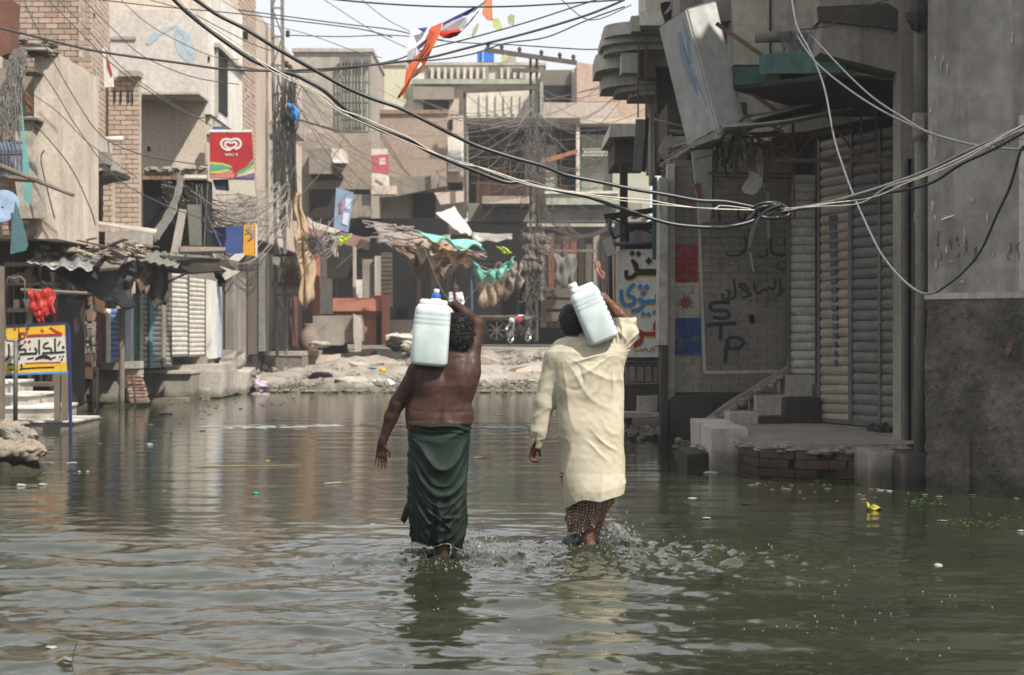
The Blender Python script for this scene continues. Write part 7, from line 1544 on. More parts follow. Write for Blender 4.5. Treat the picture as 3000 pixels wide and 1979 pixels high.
# rubble along the shore
mb = MB(); gz_ = lambda x, y: float(ground_z(np.array(x), np.array(y)))
for i in range(4200):
    y = 44.6+random.random()**1.6*17; x = random.uniform(-7.4, 6.5); s = random.uniform(.015, .06)*(1+1.6*(random.random() < .06)); mb.blob((x, y, gz_(x, y)+s*.4), s*1.4, s*1.2, s, 5, .35, 3)
tag(mb.build('rubble_scatter', rub), 'small stones and broken brick scattered over the dry dirt', kind='stuff')
mb = MB()
for i in range(420):
    y = 44.3+random.random()**2*8; x = random.uniform(-7.4, 4); s = random.uniform(.03, .08); mb.blob((x, y, max(.01, gz_(x, y))+s*.4), s*1.3, s, s*.5, 5, .45, 3)
tag(mb.build('litter_scatter', mat('pale_litter', 'b8b2a6', '9a9a90', '8a7a66', sc=9)), 'small pale litter scattered along the waterline', kind='stuff')
for i, (px, py, D, rx, rz, m, lab) in enumerate(((1115, 1128, 46.5, .36, .16, plain('clear_plastic', 'b4bab4', 'a5aca6', rough=.3), 'white plastic bag lying at the waterline'), (1030, 1120, 47, .40, .14, paper, 'grey crumpled sheet lying left of the white bag'), (757, 1132, 44.2, .22, .16, plain('pale_pink_plastic', 'b9a3b4', 'ab96a6'), 'pale pink bundle at the shoreline steps'), (750, 1160, 43.5, .14, .08, whitep, 'small white foam piece floating below the pink bundle'), (775, 1160, 43.3, .14, .07, whitep, 'second white foam piece floating right of the first'), (990, 1168, 42.6, .05, .03, whitep, 'tiny white cup floating alone off the shore'), (1121, 1086, 50, .09, .08, yel, 'small yellow packet on the dirt slope'), (1092, 1078, 51, .12, .05, plain('blue_green_wrapper', '5f8f96', '54838a'), 'blue-green wrapper on the dirt slope'), (940, 1105, 49, .35, .13, dark, 'dark half-buried tyre piece on the rubble'), (1160, 1008, 57, .34, .22, dark, 'black tyre lying by the pale sacks'), (1175, 990, 57.5, .5, .14, plasw, 'pale broken sack behind the black tyre'), (1190, 1012, 57, .3, .15, concl, 'pale block right of the black tyre'), (935, 1010, 54, .3, .1, rub, 'broken lump at the foot of the trough'))):
    mb = MB(); c = P(px, py, D); mb.blob((c.x, c.y, c.z), rx, rx*.7, rz, 11, .22, 7); mb.build('litter_item', m, None, False, lab, 'litter')
for i in range(16):
    x, y = random.uniform(-5.5, 1.5), random.uniform(49, 58); mb = MB(); mb.obox((x, y, gz_(x, y)+.05), random.uniform(.3, .9), random.uniform(.3, .6), random.uniform(.1, .3), Euler((random.uniform(-.3, .3), random.uniform(-.3, .3), random.random()*3)).to_matrix()); mb.build('broken_slab', random.choice((concl, rub, plasp, brickm)), None, False, 'broken masonry chunk lying on the dirt slope', 'rubble', 'masonry chunks on the dirt slope')
# --- sign with calligraphy and stand at the right of the tunic man
cs_ = thing('calligraphy_sign', 'white shop sign with black, blue and red Urdu lettering on a blue pipe frame', 'sign', P(1870, 1250, 27)); Dl = 27
mb = MB(); mb.poly([(1808, 742), (1816, 732), (1940, 730), (1940, 1047), (1818, 1047), (1808, 1035)], Dl, .03); mb.build('board', mat('sign_white', 'dcd8d0', 'cdc8be', 'aaa396', sc=4, bump=.05), cs_)
zl = lambda x, y: (1780+x/4.355, 700+y/4.355); L_ = lambda *p: [zl(*q) for q in p]
def sh2(nm, m, st, dots, D, dx=0, dy=0): lettering(nm, m, cs_, [([(x+dx, y+dy) for x, y in s[0]], s[1]) for s in st], D, [(x+dx, y+dy, r) for x, y, r in dots])
B1 = [(L_((645, 425), (500, 425), (370, 425)), 19), (L_((370, 440), (310, 490), (245, 490), (240, 400)), 12), (L_((375, 410), (355, 330), (305, 260)), [14, 16, 5])]; d1 = [(*zl(315, 185), 9), (*zl(395, 190), 9), (*zl(525, 280), 11)]
sh2('yellow_shadow', yel, B1, d1, Dl-.006, -1, 5); sh2('black_lettering', blk, B1, d1, Dl-.012)
B2 = [(L_((345, 575), (275, 640), (265, 720), (340, 760), (320, 830), (220, 840), (180, 770), (175, 650)), 11), (L_((620, 710), (635, 790), (530, 800), (440, 810), (400, 750)), 12), (L_((410, 760), (460, 830), (400, 900), (300, 920)), 11), (L_((665, 880), (640, 920), (575, 935)), 9)]; d2 = [(*zl(415, 610), 9), (*zl(495, 615), 9), (*zl(455, 690), 9), (*zl(455, 960), 8), (*zl(525, 965), 8)]
sh2('yellow_shadow', yel, B2, d2, Dl-.006, -1.5, 5); sh2('blue_lettering', skyb, B2, d2, Dl-.012)
B3 = [(L_((665, 1030), (610, 1080), (605, 1150), (660, 1160)), 10), (L_((670, 1215), (520, 1215), (420, 1200), (405, 1160)), 12), (L_((440, 1230), (420, 1310), (330, 1360)), [11, 14, 16])]
sh2('yellow_shadow', yel, B3, [], Dl-.006, -1, 5); sh2('red_lettering', red, B3, [], Dl-.012)
lettering('small_red_script', plain('faded_red_script', 'a8505a', '9c4a54'), cs_, [(L_((330, 1420), (380, 1430), (440, 1410)), 2.5), (L_((440, 1450), (480, 1400), (520, 1440)), 2.5), (L_((540, 1450), (570, 1390), (600, 1440)), 2.5), (L_((590, 1380), (650, 1370), (660, 1440)), 2.5), (L_((340, 1020), (345, 1035)), 5), (L_((590, 190), (640, 190)), 6), (L_((595, 250), (640, 270)), 5)], Dl-.012)
bp_ = plain('blue_grey_pipe', '3f4756', '38404e', rough=.5)
for pts in ([(1786, 640), (1790, 900)], [(1790, 900), (1791, 1060)], [(1784, 716), (1940, 714)]): mb = MB(); mb.tube([P(x, y, Dl-.15) for x, y in pts], .03, 8); mb.build('frame_pipe', bp_, cs_, True)
mb = MB(); mb.poly([(1765, 705), (1790, 690), (1805, 745), (1780, 752)], Dl-.2, .03); mb.build('pale_plate', concl, cs_)
mb = MB(); mb.tube([P(1792, 906, Dl-.1), P(1792, 920, Dl-.1)], .1, 8); mb.build('clamp', skyb, cs_)
st3 = thing('dark_awning_frame', 'dark iron awning frame above the calligraphy sign', 'frame', P(1860, 680, 28))
mb = MB(); mb.poly([(1770, 628), (1930, 606), (1930, 622), (1775, 645)], 28, .1); mb.build('beam', blk, st3); px_blk(1830, 655, 1935, 735, 29, .3, dark, 'dark_panel', st3); px_blk(1845, 674, 1925, 714, 28.9, .1, conc, 'grey_box', st3)
for a, b in (((1775, 640), (1800, 700)), ((1790, 640), (1930, 690)), ((1800, 700), (1930, 640))): mb = MB(); mb.bar(P(*a, 28.2), P(*b, 28.2), .03); mb.build('brace', blk, st3)
mb = MB(); mb.poly([(1845, 640), (1875, 622), (1900, 626), (1860, 645)], 28.1, .02); mb.build('white_scrap', whitep, st3)
ql = thing('shop_corner_house', 'shop corner with tall posts and balcony slab behind the calligraphy sign', 'building', P(1860, 1000, 31))
px_blk(1818, 480, 1840, 905, 31, .2, darkw, 'tall_post', ql); px_blk(1785, 366, 1900, 400, 31, 2.5, plasw, 'slab', ql, .02); px_blk(1800, 400, 1900, 480, 31.4, 2, mat('dark_beam_brick', '5c5246', '50473c', '3f382f', sc=3, bricks=(.23, .085)), 'beam_wall', ql)  # beam wall in a darker brown brick
mb = MB(); mb.poly([(1950, 400), (2010, 385), (2018, 440), (1960, 480), (1930, 440)], 25.5, .2); mb.build('curved_tin', tin, ql); px_blk(1905, 330, 1920, 540, 27.5, .3, conc, 'peeling_pole', ql)
px_blk(1838, 1040, 1960, 1210, 32, 3, darkw, 'inner_wall', ql); px_blk(1700, 900, 1960, 1000, 40, 1, darkw, 'rear_counter', ql)
fn_ = thing('low_railing', 'low dark railing under the calligraphy sign', 'railing', P(1880, 1125, 28))
for y in (1058, 1070, 1124): px_blk(1826, y, 1935, y+5, 28, .05, steel, 'rail', fn_)
for x in (1836, 1860, 1884, 1908, 1926): px_blk(x, 1062, x+7, 1126, 28.05, .04, woodr if x % 3 else steel, 'baluster', fn_)
px_blk(1832, 1078, 1935, 1120, 28.6, .1, mat('old_ads', '9a938a', '8a5f58', '6d8290', sc=12), 'poster_strip', fn_)
s5 = thing('side_steps', 'grey concrete steps and blocks at water level left of the graffiti wall', 'steps', P(1880, 1280, 26.5))
for x0, y0, x1, y1, D, m in ((1828, 1128, 1940, 1215, 27.6, concw), (1868, 1160, 1925, 1212, 27.3, concl), (1828, 1212, 1942, 1224, 27.0, concl), (1828, 1222, 1880, 1275, 27.1, concw), (1852, 1222, 1935, 1262, 26.9, conc), (1832, 1262, 1900, 1290, 26.4, concw), (1890, 1275, 1950, 1310, 25.2, concl)): px_blk(x0, y0, x1, y1, D, 1.0, m, 'block', s5, .02)
mb = MB()
for i in range(40): mb.blob((fx(random.uniform(1840, 1960), 25.6), random.uniform(24.6, 26.6), random.uniform(.02, .1)), .07, .07, .04, 6, .35)
mb.build('rubble', rub, s5, kind='stuff')
# ================================================================ CABLES, BUNTING, FLOATING LITTER
def cable(pts, D, r, m, label, n=6, name='power_cable', group=None, k=5, cat='cable'):
    """pts in photo pixels; D a depth or (start, end)"""
    sp = spline(pts, k); N = len(sp); d = D if isinstance(D, tuple) else (D, D)
    L = [P(x, y, d[0]+(d[1]-d[0])*i/(N-1)) for i, (x, y) in enumerate(sp)]
    mb = MB(); mb.tube(L, r, n); return mb.build(name, m, None, True, label, cat, group)
cA = cable([(540, -20), (573, 0), (639, 45), (720, 86), (798, 135), (867, 175), (929, 210), (1010, 255), (1092, 290), (1173, 318), (1260, 361), (1324, 394), (1400, 429), (1505, 463), (1589, 486), (1657, 513), (1758, 534), (1855, 555), (1953, 571), (2047, 588), (2129, 592), (2227, 612)], (8.6, 9.4), .0095, cableb, 'upper thick black cable crossing the whole street to the knot', 8)
cB = cable([(490, -20), (541, 31), (598, 78), (684, 141), (745, 180), (822, 210), (867, 222), (941, 261), (990, 302), (1047, 347), (1112, 380), (1194, 410), (1252, 442), (1337, 480), (1400, 505), (1484, 535), (1547, 532), (1631, 558), (1715, 575), (1800, 604), (1846, 619), (1964, 656), (2098, 667), (2178, 656), (2221, 640)], (8.5, 9.4), .0095, cableb, 'lower thick black cable sagging below the white wires to the knot', 8)
cable([(505, -20), (570, 45), (602, 73), (696, 139), (770, 185), (851, 229), (949, 282), (990, 318), (1050, 340), (1112, 367), (1200, 405), (1259, 441), (1337, 476), (1421, 495), (1547, 537), (1631, 556), (1760, 575), (1900, 587), (1953, 597), (2055, 611), (2210, 616)], (8.45, 9.35), .0035, cablew, 'thin pale wire twisted along the lower black cable')
cable([(600, 66), (700, 130), (790, 205), (905, 262), (985, 322), (1045, 352), (1230, 432), (1330, 470), (1380, 482), (1480, 520), (1560, 545), (1700, 570), (1850, 592), (2000, 606), (2090, 611), (2115, 603), (2200, 612)], (8.4, 9.3), .0025, cablew, 'second thinner pale wire looping beside the lower black cable')
cable([(2290, 618), (2400, 600), (2501, 574), (2644, 528), (2740, 490), (2816, 453), (2920, 405), (3030, 355)], (9.4, 8.6), .0085, cableg, 'grey cable running right from the knot along the top of the bunch', 8)
cable([(2290, 622), (2420, 596), (2501, 580), (2656, 556), (2736, 533), (2816, 482), (2914, 436), (3030, 372)], (9.4, 8.6), .0075, cableb, 'black cable running right from the knot below the grey one', 8)
cable([(2290, 620), (2420, 598), (2560, 578), (2660, 535), (2760, 498), (2830, 465), (2920, 415), (3030, 362)], (9.35, 8.55), .0035, cablew, 'thin pale wire running right from the knot between two cables')
cable([(2290, 612), (2390, 606), (2520, 596), (2600, 548), (2700, 515), (2850, 445), (3030, 350)], (9.36, 8.56), .003, cablew, 'second thin pale wire twisting right from the knot')
kn = thing('cable_knot', 'tied black loop of cable where the crossing cables meet', 'knot', P(2250, 640, 9.4))
for off_, rx, ry, ph in ((0, 52, 19, 0), (4, 46, 14, .5), (-5, 49, 23, 1.0)):
    mb = MB(); L = [P(2262+off_+rx*math.cos(a+ph), 622+ry*math.sin(a+ph)+off_, 9.38-.02*math.sin(a*2+off_)) for a in [2*math.pi*i/28 for i in range(27)]]; mb.tube(L, .0085, 8); mb.build('loop', cableb, kn, True)
mb = MB(); mb.tube([P(x, y, 9.36) for x, y in spline([(2285, 602), (2250, 615), (2222, 640), (2205, 680), (2195, 730), (2200, 770), (2206, 800)])], .009, 8); mb.build('hanging_tail', cableb, kn, True)
mb = MB(); mb.tube([P(x, y, 9.37) for x, y in spline([(2190, 645), (2215, 620), (2245, 605), (2270, 600), (2275, 612), (2250, 630), (2225, 640)])], .0085, 8); mb.build('wrap_turn', cableb, kn, True)
k2 = thing('wire_splice', 'small twisted wire splice on the cables at the right edge', 'knot', P(2930, 430, 8.8))
for i in range(7):
    x = 2912+i*12; mb = MB(); mb.tube([P(x+8*math.cos(a)*1.3, 432-i*6+10*math.sin(a), 8.78+.01*math.cos(2*a)) for a in [2*math.pi*j/14 for j in range(14)]], .0028, 5); mb.build('turn', cableb, k2, True)
cable([(2317, -20), (2334, 75), (2375, 155), (2415, 258), (2443, 402), (2470, 490), (2501, 574), (2547, 677), (2587, 752), (2644, 820), (2702, 860), (2747, 855)], (18, 12), .009, cableg, 'twisted grey wire hanging from the cut pipe down past the drain pipe')
cable([(2747, 855), (2816, 803), (2874, 734), (2920, 631), (2960, 545), (2988, 447), (3000, 430)], (12, 8.8), .0085, cableb, 'black wire rising right from the bottom of the grey loop')
cable([(2375, 103), (2472, 207), (2558, 287), (2644, 344), (2725, 390), (2862, 427), (3010, 440)], (18, 9), .008, cableg, 'upper grey wire running from the cut pipe to the right edge splice')
cable([(2334, 103), (2386, 178), (2472, 252), (2587, 327), (2725, 393)], (18, 13), .008, cableg, 'paler wire running just below the upper grey wire')
cable([(2725, 395), (2850, 412), (3010, 408)], (13, 9), .0025, wireg, 'hair-thin wire reaching the splice at the right edge')
cable([(2340, 88), (2430, 75), (2500, 35), (2600, 0)], 17.9, .008, wiref, 'twisted dark wire rising right from the cut pipe')
for pts, D, r, lab in (
    ([(-10, 80), (120, 112), (286, 151), (531, 186), (663, 204), (826, 208), (990, 200), (1153, 184), (1260, 169), (1379, 139), (1547, 97), (1720, 45), (1830, 0)], 22, .018, 'long black cable sweeping low across the street and up behind the flag'),
    ([(663, 190), (826, 212), (990, 205), (1153, 178), (1230, 150), (1380, 112), (1547, 65), (1700, 15), (1760, -5)], 24, .012, 'thinner cable running just above the long black one'),
    ([(1150, 180), (1260, 178), (1380, 160), (1480, 128), (1600, 110), (1720, 60), (1830, 20)], 23, .011, 'slack cable running just below the long black one'),
    ([(700, 30), (1000, 70), (1150, 88), (1280, 118), (1400, 128), (1500, 132), (1700, 145), (1770, 144)], 30, .012, 'cable passing behind the flag to the rusty crossarm'),
    ([(850, 104), (1000, 108), (1150, 104), (1300, 118)], 34, .012, 'level cable from the lattice pole to the flag'),
    ([(940, -5), (1100, 10), (1290, 20), (1480, 20), (1640, 12), (1820, 0)], 20, .012, 'top cable crossing the pale sky above the flag'),
    ([(140, -20), (420, 15), (690, 40), (850, 60), (1050, 85), (1150, 110)], 26, .010, 'fine cable crossing from the beige house to the flag'),
    ([(70, 0), (130, 130), (220, 290), (300, 400), (420, 455), (560, 480), (610, 485)], 27, .010, 'dark wire falling across the brick house to the heart sign'),
    ([(140, 0), (250, 110), (330, 190), (440, 270), (560, 340), (600, 345)], 28, .010, 'wire slanting over the brick house and the blue painting'),
    ([(170, 0), (260, 90), (360, 200), (500, 300), (620, 370)], 28.5, .008, 'wire slanting close beside the one over the blue painting'),
    ([(245, 0), (330, 85), (420, 165), (560, 225), (700, 248)], 29, .009, 'wire curving below the blue painting to the white bay'),
    ([(350, -5), (420, 60), (500, 110), (620, 165), (700, 175)], 30, .008, 'upper wire curving over the washed white box'),
    ([(400, -10), (540, 30), (640, 80), (740, 130), (800, 150)], 31, .010, 'black wire from the roof to the lattice pole top'),
    ([(1640, -5), (1730, 60), (1850, 15)], 25, .008, 'short slack wire at the top right of the sky'),
    ([(80, 160), (150, 250), (230, 380), (340, 520), (480, 600), (590, 640)], 29, .010, 'wire hanging from the plaster house over the brick house'),
    ([(85, 270), (170, 330), (260, 420), (400, 520)], 29.2, .008, 'shorter wire hanging across the concrete balcony'),
    ([(1700, 270), (1800, 250), (1900, 225)], 34, .010, 'wire running up to the stepped balconies'),
    ([(1560, 300), (1750, 255), (1880, 160)], 38, .010, 'wire rising right to the balcony bracket'),
    ([(90, 350), (200, 480), (260, 600), (280, 660)], 29.4, .012, 'black wire drooping down the peeling plaster wall'),
    ([(130, 440), (120, 470), (140, 560), (160, 640)], 29.4, .014, 'thick black loop of wire on the peeling plaster wall'),
    ([(640, -5), (760, 62), (900, 100), (1040, 150), (1120, 170)], 36, .010, 'fine wire slanting down the open sky from the roof'),
    ([(950, 0), (1090, 90), (1190, 140)], 38, .012, 'pale wire slanting down towards the white cloth'),
    ([(1060, 0), (1130, 55), (1200, 92)], 38, .012, 'short pale wire ending at the top of the white cloth'),
    ([(560, 560), (700, 640), (800, 600), (870, 480)], 40, .012, 'grey wire sagging in front of the heart sign boards'),
    ([(770, 720), (860, 600), (990, 440), (1020, 330)], 46, .012, 'wire rising from the meters to the stair grille'),
    ([(1260, 361), (1400, 340), (1560, 345), (1690, 300), (1830, 200)], 55, .014, 'wire sweeping past the rusty pole to the balconies'),
    ([(1240, 720), (1300, 860), (1360, 880), (1430, 800)], 56, .012, 'wire drooping under the rag awning'),
    ([(980, 790), (1060, 720), (1090, 690)], 55, .012, 'black wire looping down from the blue banner')):
    cable(pts, D, r*.85, wiref if D < 35 else wireg, lab, 5)
GL = 'thin dusty overhead wire strung between the poles among many alike'
random.seed(21)
for i in range(44):                                        # the web between the two lattice poles and the houses
    if i < 18: a = P(random.uniform(1100, 1500), random.uniform(230, 560), random.uniform(58, 74)); b = P(random.uniform(1550, 1590), random.uniform(260, 480), 67.5)
    elif i < 30: a = P(random.uniform(1555, 1600), random.uniform(240, 520), 67.5); b = P(random.uniform(1750, 1990), random.uniform(180, 480), random.uniform(45, 60))
    else: a = P(random.uniform(815, 850), random.uniform(150, 420), 51.3); b = P(random.uniform(950, 1300), random.uniform(200, 620), random.uniform(55, 68))
    mb = MB(); mb.tube(catn(a, b, random.uniform(.1, .9), 9, .03), .011, 4); mb.build('overhead_wire', wireg, None, False, GL, 'cable', 'wires strung between the poles')
mb = MB()
for i in range(78):                                        # drooping mass of wire under the heart sign and to the pole
    a = P(random.uniform(470, 570), random.uniform(530, 610), random.uniform(39.5, 41)); b = P(random.uniform(700, 850), random.uniform(520, 650), random.uniform(46, 51)); mb.tube(catn(a, b, random.uniform(.2, 1.6), 16, .008), random.choice((.009, .012, .018)), 4)
mp_ = MB()
for i in range(26): mp_.tube([P(x+random.uniform(-3, 3), y, 39.4) for x, y in spline([(530+random.uniform(-8, 8), 515), (520+random.uniform(-8, 8), 570), (490+random.uniform(-14, 14), 640), (440+random.uniform(-20, 30), 690+random.uniform(-10, 20))])], .016, 4)
tag(mp_.build('cable_bundle', mat('pale_grey_cable', '9b958c', '88827a', '6d6760', sc=3)), 'pale bundle of cables hanging down to the second awning', 'cable', kind='stuff')
for i in range(5): mb.tube(catn(P(random.uniform(560, 620), 540, 40), P(random.uniform(560, 700), random.uniform(650, 800), 40.3), random.uniform(-.2, .3), 5, .05), .012, 4)
tag(mb.build('wire_tangle', mat('dusty_grey_tangle', '837c74', '6a645e', '4b4642', sc=3, rough=.8)), 'dense tangle of grey wires drooping under the heart sign', 'cable', kind='stuff')
mb = MB()
for i in range(34): mb.tube(catn(P(random.uniform(1530, 1620), random.uniform(280, 560), 66), P(random.uniform(1380, 1800), random.uniform(330, 640), random.uniform(60, 66)), random.uniform(0, .8), 6, .05), random.choice((.008, .012)), 4)
for i in range(30): mb.tube([P(x, y, 62) for x, y in spline([(1800+random.uniform(-10, 10), 610), (1775+random.uniform(-10, 10), 670), (1700+random.uniform(-16, 16), 695), (1630+random.uniform(-40, 20), 640+random.uniform(-20, 90))])], .012, 4)
tag(mb.build('wire_tangle', mat('dusty_wire', '5c5550')), 'dark web of wires round the rusty crossarm pole', 'cable', kind='stuff')
mb = MB()
for i in range(22): mb.tube(catn(P(random.uniform(880, 930), random.uniform(640, 760), 50), P(random.uniform(930, 1000), random.uniform(640, 740), 54), random.uniform(.1, .7), 6, .05), .012, 4)
tag(mb.build('wire_tangle', mat('dusty_grey_tangle', '837c74')), 'short grey tangle of wires right of the tan hanging cloth', 'cable', kind='stuff')
# flag and bunting
fl = thing('torn_flag', 'torn white, blue, red and orange cloth flag caught on the overhead cables', 'flag', P(1260, 200, 24))
Df = 23; wf = plain('white_flag_cloth', 'd9d9dc', 'cfcfd4', sc=2, bs=30); bf = plain('blue_flag_cloth', '3f3f86', '38387a', sc=2, bs=30); of = plain('orange_flag_cloth', 'd0683f', 'c55f3a', sc=2, bs=30); rf = plain('red_flag_cloth', 'b32a22', 'a4251f', sc=2, bs=30)
def fcl(name, pts, D, m, depth=.03):
    mb = MB(); c = [P(x, y, D+.05*math.sin(i*1.7)) for i, (x, y) in enumerate(pts)]; ce = sum(c, Vector())/len(c); ce.y -= .04; n = len(c); th = Vector((0, .012, 0))
    vs = c+[ce]+[v+th for v in c]+[ce+th]; fs = []
    for i in range(n): j = (i+1) % n; fs += [(i, j, n), (n+1+j, n+1+i, 2*n+1), (j, i, n+1+i, n+1+j)]
    mb.add(vs, fs); return mb.build(name, m, fl, False)
fcl('white_cloth', [(1203, 85), (1232, 84), (1262, 80), (1255, 110), (1240, 135), (1222, 150), (1232, 165), (1215, 190), (1200, 207), (1188, 200), (1195, 150), (1200, 110)], Df, wf)
fcl('blue_corner', [(1222, 84), (1252, 80), (1244, 96), (1236, 92)], Df-.06, bf)
fcl('orange_strip', [(1262, 80), (1296, 66), (1286, 105), (1268, 140), (1250, 180), (1233, 214), (1205, 232), (1190, 268), (1168, 290), (1164, 284), (1182, 262), (1190, 205), (1210, 175), (1238, 145), (1262, 110)], Df-.1, of)
fcl('orange_inner_fold', [(1258, 84), (1275, 100), (1262, 130), (1236, 165), (1222, 180), (1240, 140), (1252, 110)], Df-.14, plain('orange_fold', 'a84a2c', '9a4429', sc=2))
fcl('white_slit', [(1236, 190), (1225, 215), (1205, 230), (1222, 200), (1232, 182)], Df-.16, wf)
for nm, m, up, lo, dd in (('blue_band', bf, [(1296, 68), (1330, 50), (1365, 33), (1395, 18)], [(1400, 20), (1385, 40), (1350, 52), (1298, 72)], 0), ('white_band', wf, [(1298, 70), (1345, 50), (1375, 45), (1400, 18), (1425, 2)], [(1420, 8), (1395, 45), (1370, 75), (1335, 95), (1290, 92)], -.02), ('red_band', rf, [(1288, 92), (1330, 90), (1345, 85), (1352, 92)], [(1340, 105), (1318, 113), (1298, 112), (1286, 102)], -.05), ('grey_edge', plain('grey_seam', '8b8f90', '7f8384'), [(1412, 18), (1385, 58), (1355, 90)], [(1346, 100), (1350, 94), (1380, 62)], -.07)): fcl(nm, up+lo, Df+dd, m)
for i, (pts, m, lab) in enumerate((([(1420, -8), (1442, -8), (1443, 60), (1428, 60), (1420, 50), (1412, 42)], plain('pale_orange_cloth', 'd98f6c', 'cf8563'), 'pale orange pennant hanging at the top of the flag line'), ([(1440, 55), (1462, 55), (1475, 88), (1458, 92), (1445, 78)], plain('pale_lime', 'c3cc86', 'b3bd74'), 'pale lime pennant right of the orange one'), ([(1486, 50), (1498, 42), (1508, 46), (1506, 76), (1490, 70)], plain('pale_green', 'a9b08c', '9aa27c'), 'small pale green pennant furthest right on the line'), ([(1404, 66), (1398, 90), (1386, 110), (1380, 106), (1388, 82)], plain('pale_green', 'a9b08c'), 'narrow pale green pennant hanging below the flag'), ([(1480, 160), (1492, 166), (1476, 182), (1466, 170)], plain('pale_lime', 'c3cc86'), 'tiny lime scrap by the rusty crossarm'))):
    mb = MB(); mb.poly(pts, 26, .02); mb.build('pennant', m, None, False, lab, 'pennant')
# tufts of green on the flag line etc.
lf = plain('leaf_green', '46632a', '385222', sc=9, rough=.5)
for (px, py, D, n, s, lab) in ((2830, 1545, 13.75, 46, .07, 'largest floating tuft of green water weed near the right wall'), (2700, 1472, 15.4, 30, .06, 'floating green weed tuft nearest the stained block'), (2925, 1517, 14.2, 18, .06, 'faint small weed tuft at the right edge'), (2030, 1480, 15.3, 6, .03, 'tiny weed sprig far from the wall')):
    c = P(px, py, D); mb = MB()
    for i in range(n):
        x, y = c.x+random.gauss(0, s*1.4), c.y+random.gauss(0, s*2); a = random.random()*6.28; r = random.uniform(.010, .022); z = random.uniform(.004, .045)
        v = [Vector((x, y, z)), Vector((x+r*math.cos(a-.6), y+r*math.sin(a-.6), z+r*.5)), Vector((x+2*r*math.cos(a), y+2*r*math.sin(a), z+r*.3)), Vector((x+r*math.cos(a+.6), y+r*math.sin(a+.6), z+r*.5))]; mb.prism(v, (0, 0, .002))
    mb.build('water_weed', lf, None, False, lab, 'plant', 'tufts of floating weed', 'stuff')
def scrap(label, px, py, w_, h_, m, z=.0, cat='litter', grp='litter floating on the water'):
    D = F*H/(py-YH); c = P(px, py, D); c.z = z; a = w_*D/F/2*.9; b = max(h_*D/F*.45, .01); mb = MB(); mb.blob((c.x, c.y, z+b*.25), a, a*.8, b*.6, 12, .3, 6); return mb.build('floating_scrap', m, None, True, label, cat, grp)
pw = plain('wet_plastic', '979b95', '858a84', rough=.25, bump=0); ylw = plain('yellow_wrapper', 'b7a42c', 'a08f28', rough=.3, bump=0); gsc = plain('grey_wet_scrap', '6f6e66', '5c5b54', rough=.4)
yp = P(2560, 1495, 7830/520); mb = MB(); mb.sheet(lambda u, v: Vector((yp.x+(u-.5)*.12, yp.y+(v-.5)*.07, .012+.05*(1-u)*math.sin(math.pi*v)+.012*math.sin(u*9+v*4))), 10, 6, .003); yo = mb.build('snack_packet', ylw, None, True, 'crumpled yellow snack packet floating near the right wall', 'packet')
mb = MB(); mb.obox((yp.x-.01, yp.y-.03, .052), .05, .02, .004); mb.build('green_print', plain('packet_green', '4a5d1e', '3f521a'), yo)
for a in ((125, 1422, 32, 14, pw, 'crushed clear plastic cup floating at lower left'), (62, 1424, 30, 16, pw, 'white torn plastic floating just right of the stone heap'), (150, 1900, 36, 20, pw, 'crumpled clear plastic nearest the bottom left corner'), (246, 1663, 16, 5, whitep, 'small white fleck on the sunlit ripples at left'), (750, 1448, 22, 16, plain('green_plastic', '2f8a5c', '287a50', rough=.3), 'small emerald green plastic scrap at mid left'),
    (483, 1440, 14, 10, plain('olive_leaf', '7f8240', '6e7138'), 'olive leaf floating left of the green scrap'), (784, 1352, 18, 10, plain('olive_leaf', '7f8240'), 'yellow-olive leaf floating above the green scrap'), (437, 1303, 26, 10, pw, 'pale leaf-like scrap at the left reflections'), (212, 1358, 36, 10, pw, 'flat pale plastic left of centre-left reflections'), (150, 1358, 26, 9, gsc, 'grey clump floating beside the stone heap'), (232, 1384, 12, 10, pw, 'first of two small shells of foam at left'), (257, 1384, 12, 10, pw, 'second of two small shells of foam at left'),
    (485, 1215, 38, 16, blk, 'black sandal-shaped lump floating off the left shops'), (1090, 1538, 16, 8, pw, 'small pale scrap left of the green wrap'), (2085, 1387, 48, 14, pw, 'clear bottle floating before the low slab'), (2028, 1462, 30, 10, pw, 'pale scrap floating in the dark reflection'), (2190, 1478, 34, 14, blk, 'dark plastic lump floating in the dark reflection'), (2070, 1519, 28, 7, pw, 'flat white foam disc in the dark reflection'),
    (2262, 1525, 14, 12, blk, 'tiny dark spike in the water'), (2448, 1650, 34, 12, whitep, 'bright white flat scrap in the wake'), (2748, 1660, 28, 24, pw, 'crumpled clear cup floating at lower right'), (2580, 1438, 26, 6, pw, 'first pale blob under the drain pipe block'), (2606, 1440, 20, 6, pw, 'second pale blob under the drain pipe block'), (2745, 1438, 34, 9, pw, 'pale clump at the foot of the rough wall'), (2760, 1527, 34, 7, gsc, 'grey driftwood chip left of the large weed tuft'), (2990, 1556, 26, 6, pw, 'pale blue scrap at the right edge'), (1405, 1340, 36, 5, gsc, 'grey twig cluster right of the bare-chested man'), (1435, 1345, 22, 6, gsc, 'small dark clump behind the twig cluster'),
    (1340, 1430, 10, 16, blk, 'tiny dark fin-like leaf between the two men'), (1265, 1560, 0.1, 0.1, gsc, '')):
    if a[5]: scrap(a[5], *a[:5])
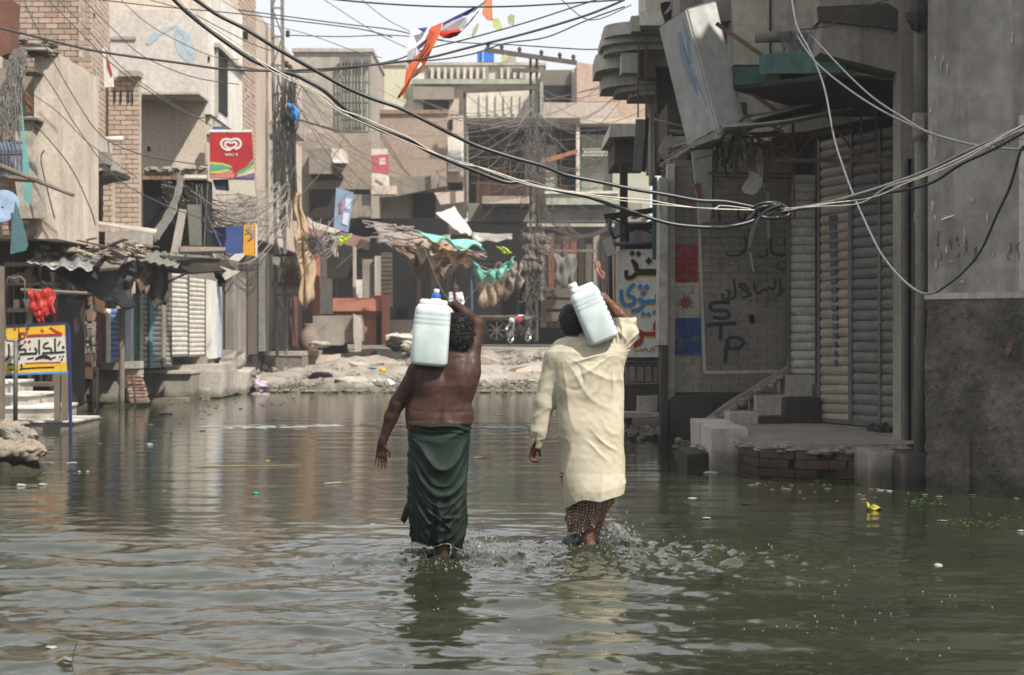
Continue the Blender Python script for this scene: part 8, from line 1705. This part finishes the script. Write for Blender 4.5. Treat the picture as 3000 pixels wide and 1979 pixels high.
for pts, r, m, lab in (([(570, 1370), (700, 1368), (880, 1366)], .0035, plain('reed', '8a7c5e', '7a6d52'), 'long straight reed floating across the left reflections'), ([(950, 1420), (1000, 1417)], .006, whitep, 'short white stick floating left of the green wrap'), ([(1388, 1345), (1440, 1343)], .008, plain('dull_pink', 'a8766c'), 'short pinkish stick right of the green wrap')):
    L = []
    for x, y in pts: D = F*H/(y-YH); q = P(x, y, D); q.z = .008; L.append(q)
    mb = MB(); mb.tube(L, r*1.5, 5); mb.build('floating_stick', m, None, False, lab, 'stick')
for lab, (x, y) in (('dead twig with a bent stem at the bottom left corner', (190, 1950)),):
    D = F*H/(y-YH); c = P(x, y, D); c.z = 0; t = thing('dead_twig', lab, 'twig', c); mb = MB(); mb.tube([c+Vector((-.06, 0, .0)), c+Vector((0, 0, .03)), c+Vector((.03, 0, .02))], .012, 6); mb.build('clump', gsc, t); mb = MB(); mb.tube([c+Vector((.03, 0, .01)), c+Vector((.04, 0, .06)), c+Vector((.055, 0, .10))], .0025, 5); mb.build('stem', wood, t)
mb = MB()
for i in range(260):                                       # scattered flecks along the shop ledges and right wall
    if i < 130: y = random.uniform(24, 41); x = -7.0+random.random()**2*3.2*(1 if y > 30 else .9)+(y-36)*.02
    elif i < 200: y = random.uniform(15.8, 19.5); x = random.uniform(2.2, 4.2)+(.3 if y < 17 else 0)
    else: y = random.uniform(41, 44.6); x = random.uniform(-6.5, 4)
    s = random.uniform(.006, .022)*(1 if y < 22 else 1.4); mb.blob((x, y, s*.2), s*1.5, s*1.5, s*.4, 6, .4, 3)
tag(mb.build('floating_flecks', mat('dull_flecks', '8f8b80', '6f6c60', '4f4c40', sc=9)), 'small pale flecks of litter floating along the walls', kind='stuff')
mb = MB()
for i in range(420):                                       # bubbles on the near water, denser to the right of the tunic man
    t = random.random(); y = 7.9+4.2*random.random()**.8; x = (.9+random.gauss(0, .75)) if t < .6 else random.uniform(-1.0, 2.6)
    if t > .85: x = -.5+random.gauss(0, .22)
    r = random.uniform(.0012, .0045); mb.blob((x, y, .004), r, r, r*.8, 6, .05, 4)
tag(mb.build('foam_bubbles', plain('foam', 'a5aca6', '989f99', rough=.12, bump=0), None, True), 'small air bubbles scattered on the near water', kind='stuff')
# pale line of scum behind the men
mb = MB(); rng = np.random.default_rng(4)
for i in range(230):
    t = random.random(); px = 580+t*1000; py = 1249+4*math.sin(t*9)+random.gauss(0, 1.6)*(1+2*(random.random() < .2)); D = F*H/(py-YH); c = P(px, py, D); mb.blob((c.x, c.y, .003), random.uniform(.03, .12), random.uniform(.02, .06), .004, 7, .3, 3)
tag(mb.build('scum_line', plain('scum_foam', '989b9a', '8a8e8d', rough=.5, sc=9)), 'thin pale line of scum across the water behind the men', kind='stuff')

# ---------------------------------------------------------------- thin dusty air
hm = bpy.data.materials.new('dusty_air'); hm.use_nodes = True; nt = hm.node_tree; nt.nodes.remove(nt.nodes['Principled BSDF'])
pv = nt.nodes.new('ShaderNodeVolumePrincipled'); pv.inputs['Density'].default_value = .0009; pv.inputs['Color'].default_value = (.92, .93, .95, 1); pv.inputs['Anisotropy'].default_value = .2
nt.links.new(pv.outputs[0], nt.nodes['Material Output'].inputs['Volume'])
mb = MB(); mb.box(-310, 310, -35, 610, -2, 16); tag(mb.build('haze', hm), 'thin dusty haze over the street', kind='stuff')
